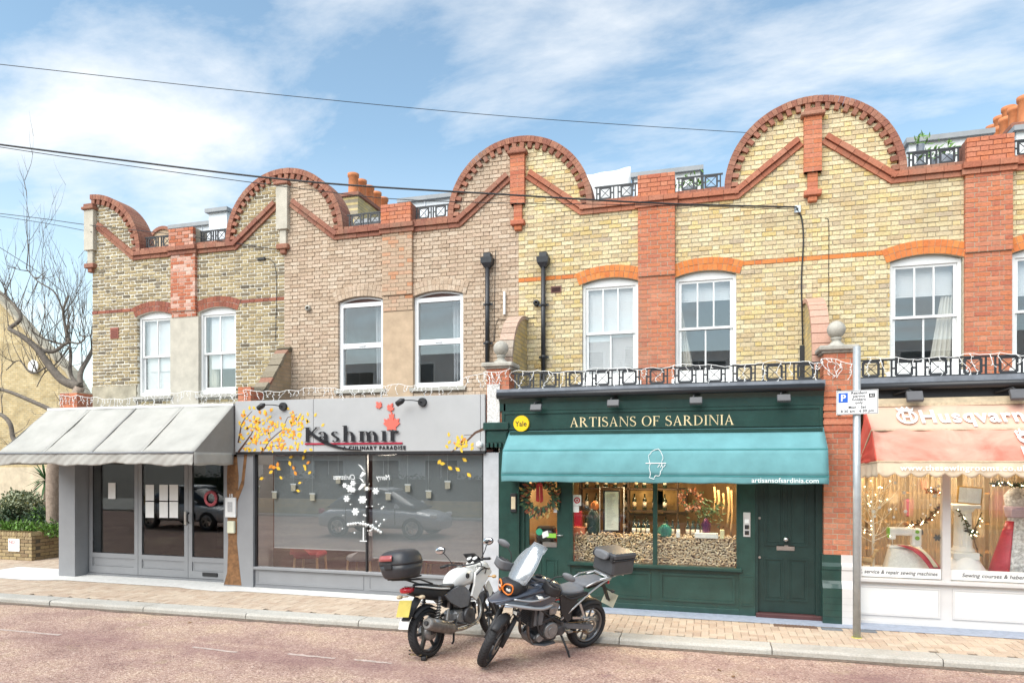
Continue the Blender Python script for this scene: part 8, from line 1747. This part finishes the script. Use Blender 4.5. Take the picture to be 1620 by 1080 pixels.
        b = B(); b.bar((.30, s*.15, .70), (.20, s*.16, .50), .016, .03); b.bar((.40, s*.15, .52), (.20, s*.16, .50), .016, .028); b.bbox(.16, .24, s*.165-.015, s*.165+.045, .485, .515, .006); b.build('pillion_peg_bracket', SILV, t)
    both(cover)
    # engine
    b = B(); b.bbox(.52, .90, -.15, .15, .30, .52, .03); b.bbox(.60, .98, -.13, .13, .24, .34, .03); b.build('crankcase', ENG, t)
    b = B(); b.obox((.84, 0, .60), (.12, 0, .05), (0, .14, 0), (-.04, 0, .10)); 
    for k in range(4): b.obox(Vector((.86, 0, .54+.045*k)), (.135, 0, .055), (0, .152, 0), (-.003, 0, .008))
    b.build('cylinder_block', ENG, t)
    b = B(); b.obox((.80, 0, .74), (.13, 0, .05), (0, .155, 0), (-.03, 0, .05)); b.build('cylinder_head', ENGL, t)
    for s in (-1, 1):
        b = B(); b.cyl((.76, s*.15, .41), (.76, s*.185, .41), .115, .10, 26); b.cyl((.76, s*.18, .41), (.76, s*.196, .41), .06, .055, 20); b.build('engine_cover', ENG if s < 0 else ENGL, t)
        b = B(); b.cyl((.58, s*.13, .38), (.58, s*.17, .38), .065, .06, 20); b.build('sprocket_cover', ENG, t)
        for k in range(5): a = 2*PI*k/5; b = B(); b.cyl((.76+.088*math.cos(a), s*.175, .41+.088*math.sin(a)), (.76+.088*math.cos(a), s*.192, .41+.088*math.sin(a)), .009, .009, 6); b.build('cover_bolt', STEEL, t)
        b = B(); b.tube(spline([(.96, s*.07, .62), (1.06, s*.08, .52), (1.04, s*.09, .34), (.90, s*.08, .24), (.70, -.10, .22)], 5), .021, 10); b.build('exhaust_header', M('header_steel', (.16, .14, .13), .4, .9, .3, 30), t)
        b = B(); b.tube(spline([(.98, s*.16, .74), (1.06, s*.24, .62), (1.02, s*.26, .46), (.86, s*.22, .33)], 5), .0125, 8); b.build('crash_bar', BPL, t)
    b = B(); b.bbox(1.03, 1.075, -.16, .16, .48, .74, .01); rd_ = b.build('radiator', BPL, t); b = B(); [b.box(1.076, 1.079, -.15, .15, .49+.024*k, .50+.024*k) for k in range(10)]; b.build('radiator_fins', ENG, rd_, 'stuff')
    b = B(); b.loft([sec(x, z, hw, .015, .015, 4, 12) for x, z, hw in ((1.04, .34, .11), (.98, .24, .13), (.80, .20, .14), (.62, .205, .13))]); b.build('skid_plate', SILV if False else GPL, t)
    b = B(); b.tube(spline([(.66, -.12, .24), (.35, -.17, .30), (.10, -.19, .42)], 4), .028, 10); b.tube([(.14, -.19, .40), (-.22, -.215, .58)], [.06, .065], 18); b.build('silencer', STEEL, t)
    b = B(); b.tube([(.05, .085, .40), (.55, .085, .44)], .006, 6); b.tube([(.05, .085, .255), (.55, .085, .325)], .006, 6); b.build('drive_chain', M('chain_gold', (.35, .22, .10), .5, .7), t)
    b = B(); b.lathe([(.07, .08), (.105, .08), (.105, .088), (.07, .088)], (0, 0, Rr), 'y', 26, True); b.build('sprocket', STEEL, t)
    b = B(); b.tube([(.44, .0, .48), (.34, 0, .78)], .032, 12); b.build('rear_shock', GPL, t); b = B(); b.tube([Vector((.44-.10*u+.045*math.cos(u*50), .045*math.sin(u*50), .48+.30*u)) for u in [k/90 for k in range(91)]], .007, 5); b.build('shock_spring', ENGL, t)
    for s in (-1, 1):
        b = B(); b.bbox(.90, 1.05, s*.155-.02, s*.155+.02, .50, .74, .02); b.build('radiator_shroud', GPL, t)
        b = B(); b.tube(spline([(1.12, s*.10, 1.10), (1.20, s*.14, 1.0), (1.16, s*.13, .86), (.98, s*.14, .78), (.80, s*.15, .70)], 5), .007, 6); b.build('control_cable', BPL, t)
        b = B(); b.tube(spline([(1.10, s*.26, 1.13), (1.24, s*.16, 1.04), (1.30, s*.12, .80), (1.44, s*.10, .50)], 5), .006, 6); b.build('brake_hose', BPL, t)
        b = B(); b.bbox(.70, .82, s*.165-.012, s*.165+.012, .62, .72, .02); b.build('cam_cover', ENGL, t)
        b = B(); b.tube(spline([(.66, s*.16, .56), (.74, s*.18, .60), (.90, s*.17, .56), (.98, s*.13, .50)], 4), .013, 8); b.build('coolant_hose', BPL, t)
        b = B(); b.cyl((.92, s*.13, .33), (.92, s*.165, .33), .055, .05, 18); b.build('pump_cover', ENGL, t)
        for k in range(6): b = B(); b.cyl((.56+.075*k, s*.15, .315+.012*(k % 2)), (.56+.075*k, s*.158, .315), .008, .008, 6); b.build('case_bolt', STEEL, t)
    b = B(); b.bbox(.66, .80, .155, .162, .80, .815, .002); b.build('accent_stripe', M('red_accent', (.5, .03, .03), .4), t)
    # rear hugger, tail, plate
    b = B(); rings = []
    for k in range(9): a = R(35+85*k/8); rr = Rr+.025; rings.append([Vector(((rr)*math.cos(a), y, Rr+(rr+dz)*math.sin(a))) for y, dz in ((-.085, -.04), (-.06, .0), (0, .012), (.06, 0), (.085, -.04))])
    b.loft(rings, False, False); b.build('rear_hugger', BPL, t, solid=.004)
    b = B(); b.loft([sec(x, z, hw, .035, .035, 3, 14) for x, z, hw in ((.10, .88, .09), (-.15, .90, .07), (-.26, .90, .05))]); b.bar((-.20, 0, .90), (-.36, 0, .62), .06, .02); b.build('tail_unit', BPL, t)
    b = B(); b.bbox(-.29, -.255, -.06, .06, .87, .92, .012); b.build('tail_light', REDL, t)
    b = B(); b.obox((-.385, 0, .63), (.004, 0, .002), (0, .115, 0), (-.035, 0, .085)); b.build('number_plate', M('pale_yellow_plate', (.62, .58, .42), .5), t)
    for s in (-1, 1): b = B(); b.tube([(-.27, s*.03, .80), (-.27, s*.13, .80)], .008, 6); b.ball((-.27, s*.15, .80), .026, 10, (1.2, 1.2, .8)); b.build('rear_indicator', BPL, t)
    # rack and box
    b = B()
    for s in (-1, 1): b.tube([(-.02, s*.13, .985), (-.30, s*.13, 1.015), (-.56, s*.10, 1.02)], .011, 8)
    for x in (-.15, -.30, -.45): b.tube([(x, -.13, 1.005), (x, .13, 1.005)], .010, 8)
    b.bbox(-.52, -.14, -.13, .13, 1.012, 1.028, .006); b.build('luggage_rack', SILV, t)
    b = B(); b.bbox(-.57, -.17, -.205, .205, 1.03, 1.25, .025); bx = b.build('top_box', CASE, t)
    b = B(); b.bbox(-.582, -.158, -.215, .215, 1.242, 1.335, .025); b.build('box_lid', CASE, bx); b = B(); b.bbox(-.587, -.153, -.22, .22, 1.235, 1.252, .008); b.build('box_seam', BPL, bx)
    b = B(); b.loft([sec(x, z, .13, .06, .05, 3, 16) for x, z in ((-.17, 1.285), (-.145, 1.29), (-.11, 1.285), (-.095, 1.275))]); b.build('back_pad', SEATG, bx, sub=1)
    for s in (-1, 1): b = B(); b.bbox(-.165, -.14, s*.17-.025, s*.17+.025, 1.22, 1.30, .008); b.build('latch', BPL, bx)
    # side stand on the left
    b = B(); b.tube([(.56, .13, .33), (.50, .25, .12), (.475, .335, -.055)], [.016, .014, .012], 10); b.bbox(.44, .53, .30, .375, -.066, -.052, .004); b.build('side_stand', BPL, t)
    b = B(); b.tube([(.52, -.14, .34), (.66, -.18, .30), (.68, -.18, .31)], .008, 6); b.build('brake_pedal', STEEL, t)
    return t
ab = adventure_bike()
ab.location = (-1.545, 8.62, ZR); ab.rotation_euler = (R(-10.5), 0, math.atan2(-.789, -.615)); ab.scale = (.94, .94, .94)

def commuter_bike():
    t = thing('motorcycle', (0, 0, 0), 'small white motorcycle with black rounded top box and yellow plate', 'motorcycle', 'motorcycles parked at the kerb', frame=True)
    WBS = 1.27; Rw = .298; AX = Vector((-.42, 0, .907)); HD = Vector((.97, 0, .86)); ST = steer_m(HD, AX, R(14))
    def bs(b, *a, **k): return b.xf(ST).build(*a, **k)
    mk_wheel(t, (0, Rw), Rw, .105, .222, 6, None, ALLOY, 0, .032, False); mk_wheel(t, (WBS, Rw), Rw, .085, .222, 6, ST, ALLOY, .12, .03, False)
    b = B(); b.lathe([(.02, -.085), (.085, -.08), (.095, -.03), (.09, .03), (.085, .065), (.02, .07)], (0, 0, Rw), 'y', 24); b.build('rear_drum', ENGL, t)
    for s in (-1, 1):
        lo = Vector((WBS, s*.085, Rw-.02)); b = B(); b.tube([lo, lo+AX*.36], [.024, .026], 12); bs(b, 'fork_slider', ENG, t); b = B(); b.tube([lo+AX*.33, lo+AX*.74], .016, 10); bs(b, 'fork_stanchion', STEEL, t)
        b = B(); b.bar((.46, s*.09, .36), (-.02, s*.10, Rw), .025, .045); b.build('swingarm', ENG, t)
        b = B(); b.tube([(.02, s*.135, .34), (.075, s*.13, .47)], .028, 12); b.tube([(.075, s*.13, .47), (.15, s*.125, .70)], .021, 12); sh_ = b.build('rear_shock', ENG, t)
        b = B(); b.tube([Vector((.045+.09*u, s*.132, .39+.27*u))+Vector((.032*math.cos(u*55), .032*math.sin(u*55), 0)) for u in [k/90 for k in range(91)]], .006, 5); b.build('shock_spring', STEEL, sh_)
        b = B(); b.tube([(.44, s*.12, .33), (.44, s*.27, .32)], .012, 8); b.build('foot_peg', BPL, t)
        b = B(); b.bar((.30, s*.12, .52), (.20, s*.16, .40), .02, .035); b.bbox(.16, .26, s*.18-.04, s*.18+.04, .375, .395, .006); b.build('pillion_peg_bracket', SILV, t)
    b = B(); rings = []
    for k in range(11): a = R(20+125*k/10); rr = Rw+.016; w_ = .05; rings.append([Vector((WBS+(rr)*math.cos(a), y, Rw+(rr+dz)*math.sin(a))) for y, dz in ((-w_, -.05), (-w_*.9, -.008), (0, .008), (w_*.9, -.008), (w_, -.05))])
    b.loft(rings, False, False); bs(b, 'front_mudguard', M('dark_grey_mudguard', (.10, .10, .11), .45), t, solid=.004)
    for s in (-1, 1): b = B(); b.prism([(WBS-.12, .50), (WBS+.02, .60), (WBS-.06, .74), (WBS-.17, .70)], s*.105-.006, s*.105+.006); bs(b, 'fork_guard', WPNT, t)
    # tank with emblem, shrouds and fairing
    b = B(); b.loft([sec(x, z, hw, hu, hd, 2.6, 22) for x, z, hw, hu, hd in ((.44, .80, .085, .04, .05), (.52, .84, .12, .09, .10), (.64, .87, .15, .115, .14), (.76, .88, .15, .115, .14), (.88, .87, .12, .09, .12), (.95, .86, .09, .05, .08))]); tk = b.build('fuel_tank', WPNT, t, sub=1)
    b = B(); b.cyl((.72, 0, .985), (.72, 0, 1.0), .04, .038, 16); b.build('filler_cap', STEEL, tk)
    for s in (-1, 1): b = B(); b.lathe([(.020, -.004), (.034, -.004), (.034, .004), (.020, .004)], (.69, s*.150, .88), 'y', 20, True); b.add([(.67, s*.154, .87), (.70, s*.154, .865), (.715, s*.154, .895), (.685, s*.154, .90)], [(0, 1, 2, 3)]); b.build('tank_emblem', BPL, tk)
    def shroud(s):
        b = B(); P_ = [(.72, .62), (.80, .55), (.93, .68), (1.08, .78), (1.20, .86), (1.16, .94), (1.00, .97), (.84, .90), (.80, .76)]; v0 = [Vector((x, s*(.17-.05*max(0, x-.9)), z)) for x, z in P_]; v1 = [p-Vector((0, s*.03, 0)) for p in v0]; n = len(P_); b.add(v0+v1, [list(range(n)), list(range(2*n-1, n-1, -1))]+[(i, (i+1) % n, n+(i+1) % n, n+i) for i in range(n)]); b.build('side_shroud', WPNT, t)
        b = B(); P_ = [(.66, .74), (.74, .64), (.66, .50), (.52, .50), (.34, .60), (.24, .70), (.40, .75), (.52, .77)]; v0 = [Vector((x, s*.135, z)) for x, z in P_]; v1 = [p-Vector((0, s*.03, 0)) for p in v0]; n = len(P_); b.add(v0+v1, [list(range(n)), list(range(2*n-1, n-1, -1))]+[(i, (i+1) % n, n+(i+1) % n, n+i) for i in range(n)]); b.build('side_cover', GPL, t)
        b = B(); b.tube(spline([(.84, s*.172, .87), (1.0, s*.172, .93), (1.15, s*.16, .91)], 4), .008, 6); b.build('shroud_stripe', BPL, t)
        b = B(); b.tube([(1.10, s*.13, .82), (1.12, s*.22, .81)], .008, 6); b.ball((1.12, s*.245, .81), .03, 10, (1.1, 1.2, .8)); b.build('indicator', M('amber_clear_lens', (.62, .38, .16), .2), t)
    both(shroud)
    b = B(); b.loft([sec(x, z, hw, hu, hd, 2.8, 20) for x, z, hw, hu, hd in ((.98, .98, .15, .06, .08), (1.08, .97, .16, .08, .12), (1.18, .94, .13, .08, .12), (1.25, .90, .08, .05, .07))]); b.build('headlight_fairing', WPNT, t, sub=1)
    b = B(); b.ball((1.22, 0, .90), .075, 16, (.6, 1.3, .8)); b.build('headlight_lens', CLEAR, t)
    b = B(); rings = [[Vector((1.15-.16*u-.05*abs(v)**2, v*(.13-.03*u), 1.0+.14*u)) for v in [-1+2*j/8 for j in range(9)]] for u in [k/4 for k in range(5)]]; b.loft(rings, False, False); b.build('fly_screen', BPL, t, solid=.004)
    for s in (-1, 1): b = B(); b.cyl((1.03, s*.05, 1.035), (1.0, s*.05, 1.075), .045, .045, 20); dl = b.build('instrument_dial', BPL, t); b = B(); b.cyl((1.0, s*.05, 1.0755), (.999, s*.05, 1.077), .037, .037, 20); b.build('dial_face', PAPER, dl)
    # handlebar and mirrors
    b = B(); b.tube(spline([(.82, -.36, 1.03), (.88, -.25, 1.04), (.93, -.10, 1.0), (.93, .10, 1.0), (.88, .25, 1.04), (.82, .36, 1.03)], 5), .011, 10); bs(b, 'handlebar', BPL, t)
    for s in (-1, 1):
        b = B(); b.tube([(.84, s*.26, 1.04), (.815, s*.37, 1.028)], .018, 12); bs(b, 'grip', BPL, t); b = B(); b.tube(spline([(.90, s*.22, 1.03), (.91, s*.30, 1.025), (.885, s*.36, 1.02)], 4), .006, 6); bs(b, 'lever', STEEL, t)
        b = B(); b.tube(spline([(.88, s*.22, 1.05), (.90, s*.28, 1.14), (.885, s*.33, 1.22)], 4), .006, 8); bs(b, 'mirror_arm', BPL, t)
        b = B(); b.ball((.88, s*.36, 1.25), .078, 18, (.3, 1, .65)); mh = bs(b, 'mirror', BPL, t); b = B(); b.ball((.863, s*.36, 1.25), .070, 16, (.16, 1, .64)); bs(b, 'mirror_glass', MIRR, mh)
    b = B(); b.tube(spline([(.90, -.15, .98), (1.02, -.2, .93), (1.03, -.12, .80), (.95, -.08, .70)], 5), .007, 6); b.build('control_cable', BPL, t); b = B(); b.tube(spline([(.90, .12, .98), (1.05, .15, .95), (1.06, .10, .80)], 5), .007, 6); b.build('control_cable', M('orange_cable', (.6, .16, .03), .6), t)
    # seat and tail
    b = B(); b.loft([sec(x, z, hw, hu, hd, 3, 20) for x, z, hw, hu, hd in ((.52, .80, .09, .02, .05), (.42, .785, .12, .03, .06), (.28, .785, .14, .03, .06), (.16, .82, .135, .035, .05), (.0, .86, .12, .03, .04), (-.12, .88, .09, .025, .03))]); b.build('seat', SEATB, t, sub=1)
    b = B(); b.loft([sec(x, z, hw, hu, hd, 3, 18) for x, z, hw, hu, hd in ((.42, .70, .11, .06, .10), (.20, .75, .13, .06, .11), (.0, .79, .125, .06, .10), (-.16, .825, .10, .055, .07), (-.27, .845, .075, .04, .045))]); b.build('tail_fairing', BPL, t, sub=1)
    for s in (-1, 1): b = B(); b.tube(spline([(.34, s*.132, .77), (.12, s*.142, .805), (-.10, s*.125, .855), (-.22, s*.09, .88)], 4), [.012]*11+[.009, .006], 6); b.build('tail_stripe', WPNT, t)
    b = B(); b.loft([sec(x, .845, hw, h_, h_, 2.6, 16) for x, hw, h_ in ((-.22, .075, .035), (-.29, .08, .04), (-.335, .06, .032), (-.35, .03, .018))]); b.build('tail_light', REDL, t)
    for s in (-1, 1): b = B(); b.tube([(-.20, s*.06, .76), (-.21, s*.14, .755)], .009, 6); b.ball((-.22, s*.18, .755), .036, 12, (1.2, 1.15, .72)); b.build('rear_indicator', M('pale_indicator_lens', (.62, .50, .34), .2), t)
    b = B(); b.bar((-.08, 0, .74), (-.34, 0, .50), .12, .015); b.build('plate_bracket', BPL, t)
    b = B(); b.obox((-.345, 0, .64), (.003, 0, .0), (0, .10, 0), (.04, 0, .09)); b.build('number_plate', M('yellow_plate', (.52, .42, .08), .5, 0, .1, 10), t); b = B(); b.obox((-.335, .03, .465), (.003, 0, .0), (0, .075, 0), (.025, 0, .06)); b.build('taped_paper', PAPER, t)
    b = B(); rings = []
    for k in range(8): a = R(62+75*k/7); rr = Rw+.03; rings.append([Vector(((rr)*math.cos(a), y, Rw+(rr+dz)*math.sin(a))) for y, dz in ((-.07, -.03), (0, .01), (.07, -.03))])
    b.loft(rings, False, False); b.build('rear_mudguard', BPL, t, solid=.004)
    # engine
    b = B(); b.bbox(.42, .84, -.12, .12, .26, .48, .04); b.build('crankcase', ENGL, t)
    b = B()
    for k in range(7): b.obox(Vector((.70+.018*k, 0, .47+.03*k)), (.085, 0, -.012), (0, .085, 0), (.002, 0, .007))
    b.obox((.755, 0, .56), (.06, 0, 0), (0, .065, 0), (.04, 0, .11)); b.build('finned_cylinder', ENG, t)
    for s in (-1, 1):
        b = B(); b.cyl((.66, s*.105, .38), (.66, s*.165, .38), .11, .095, 24); b.cyl((.66, s*.15, .39), (.66, s*.165, .39), .045, .04, 18); b.build('engine_cover', ENG, t)
        b = B(); b.cyl((.50, s*.10, .38), (.50, s*.13, .38), .06, .055, 18); b.build('side_casing', ENGL, t)
    b = B(); b.tube(spline([(.86, -.03, .60), (.96, -.07, .54), (.95, -.10, .40), (.84, -.12, .29), (.62, -.13, .245), (.42, -.14, .25), (.30, -.15, .28)], 6), .022, 12); b.build('exhaust_header', STEEL, t)
    b = B(); b.tube([(.36, -.15, .265), (.28, -.155, .29), (.10, -.17, .35), (-.16, -.19, .435), (-.19, -.192, .445)], [.034, .066, .077, .075, .06], 20); sl_ = b.build('silencer', M('grey_silencer', (.22, .21, .20), .45, .5, .3, 18), t)
    b = B(); b.tube([(.22, -.185, .345), (.05, -.205, .40), (-.10, -.22, .445)], [.036, .042, .036], 12); b.build('heat_shield', STEEL, sl_); b = B(); b.cyl((-.19, -.192, .445), (-.215, -.195, .453), .028, .026, 14); b.build('outlet', BPL, sl_)
    b = B(); b.tube([(1.0, 0, .80), (.86, 0, .62), (.80, 0, .30)], .02, 8); b.tube([(.95, 0, .82), (.55, 0, .76), (.10, 0, .76)], .022, 8); b.tube([(.55, 0, .74), (.44, 0, .36)], .02, 8); b.build('frame', BPL, t)
    b = B(); b.tube([(.0, .09, .36), (.48, .09, .44), (.52, .09, .38), (.46, .09, .34), (.0, .09, .235)], .022, 8); b.build('chain_case', BPL, t)
    b = B(); b.bbox(.86, .91, -.07, .07, .36, .52, .01); b.build('horn_bracket', BPL, t)
    for s in (-1, 1):
        b = B(); b.tube(spline([(.86, s*.20, 1.03), (.98, s*.16, 1.0), (1.02, s*.10, .86), (.86, s*.10, .72), (.72, s*.10, .60)], 5), .006, 6); b.build('control_cable', BPL, t)
        for k in range(5): b = B(); b.cyl((.48+.07*k, s*.108, .31), (.48+.07*k, s*.118, .31), .007, .007, 6); b.build('case_bolt', STEEL, t)
    b = B(); b.tube([(.55, -.13, .30), (.66, -.17, .26), (.74, -.17, .26)], .008, 6); b.bbox(.71, .76, -.20, -.14, .255, .27, .004); b.build('brake_pedal', STEEL, t)
    b = B(); b.bbox(.50, .64, -.10, .10, .50, .60, .02); b.tube([(.60, 0, .56), (.72, 0, .60)], .03, 10); b.build('carburettor', ENGL, t)
    # rack and rounded top box
    b = B()
    for s in (-1, 1): b.tube([(.06, s*.11, .87), (-.16, s*.12, .955), (-.42, s*.08, .985)], .011, 8)
    b.bbox(-.46, -.12, -.12, .12, .985, 1.005, .006); b.build('luggage_rack', BPL, t)
    b = B(); rings = []
    for z, s_, e in ((1.005, .80, 3.2), (1.03, .88, 3.2), (1.10, .96, 3.4), (1.165, 1.0, 3.4)): rings.append([Vector((-.33+.21*s_*math.copysign(abs(math.cos(a))**(2/e), math.cos(a)), .225*s_*math.copysign(abs(math.sin(a))**(2/e), math.sin(a)), z)) for a in [2*PI*j/36 for j in range(36)]])
    b.loft(rings); bx = b.build('top_box', CASEB, t)
    b = B(); rings = []
    for z, s_, e in ((1.165, 1.015, 3.4), (1.185, 1.02, 3.4), (1.25, .97, 3.2), (1.295, .86, 3), (1.32, .66, 2.8), (1.33, .3, 2.6)): rings.append([Vector((-.33+.21*s_*math.copysign(abs(math.cos(a))**(2/e), math.cos(a)), .225*s_*math.copysign(abs(math.sin(a))**(2/e), math.sin(a)), z)) for a in [2*PI*j/36 for j in range(36)]])
    b.loft(rings); b.build('box_lid', CASEB, bx)
    b = B(); rings = []
    for z, s_ in ((1.215, 1.02), (1.25, .985), (1.28, .91)): rings.append([Vector((-.33+.215*s_*math.cos(a), .232*s_*math.copysign(abs(math.sin(a))**(.62), math.sin(a)), z)) for a in [R(118+72*j/14) for j in range(15)]])
    for r__ in rings:
        for v in r__: v.x = min(v.x, v.x-.012)
    b.loft(rings, False, False); b.build('red_reflector', M('salmon_reflector', (.36, .085, .08), .3, 0, .1, 30, coat=.5), bx, solid=.006)
    b = B(); b.bbox(-.555, -.535, -.06, .06, 1.12, 1.19, .008); b.build('box_lock', BPL, bx)
    b = B(); b.tube([(.48, .11, .30), (.44, .24, .10), (.43, .30, -.03)], [.013, .012, .011], 8); b.build('side_stand', BPL, t)
    b = B(); b.tube([(.40, -.09, .28), (.36, -.10, .12), (.32, -.11, .10)], .013, 8); b.tube([(.40, .09, .28), (.36, .10, .12), (.32, .11, .10)], .013, 8); b.build('centre_stand', BPL, t)
    return t
cb = commuter_bike()
cb.location = (-3.24, 7.62, ZR); cb.rotation_euler = (R(-7), 0, math.atan2(.946, .325))
# chain lock through the white motorcycle's rear wheel
cl = thing('chain_lock', (-3.3, 7.55, ZR), 'black and brass chain lock lying against the white motorcycle rear tyre', 'chain lock'); r_ = random.Random(3)
BRS = M('brass_links', (.34, .26, .13), .45, .8, .3, 40)
c0 = Vector((-3.33, 7.50, ZR+.02)); pts = [c0+Vector((.10*math.cos(k*.55)*(1-.01*k)+.02*math.sin(k), .05*math.sin(k*.55)-.02, .018+.004*k)) for k in range(22)]
for k, p in enumerate(pts):
    d = (pts[min(k+1, 21)]-pts[max(k-1, 0)]).normalized(); s_ = d.orthogonal().normalized(); s_ = s_ if k % 2 else d.cross(s_); b = B(); b.tube([p+d*.016*math.cos(a)+s_*.009*math.sin(a) for a in [2*PI*j/9 for j in range(10)]], .0042, 5); b.build('chain_link', BRS if k % 3 else BPL, cl)
b = B(); b.tube(spline([c0+Vector((.02, .02, .10)), c0+Vector((.05, .04, .22)), c0+Vector((.03, .05, .36))], 5), .02, 8); b.build('chain_sleeve', M('grey_sleeve', (.10, .10, .09), .9), cl)
b = B(); b.bbox(c0.x+.05, c0.x+.12, c0.y-.05, c0.y+.01, ZR, ZR+.05, .012); b.build('padlock', BPL, cl)
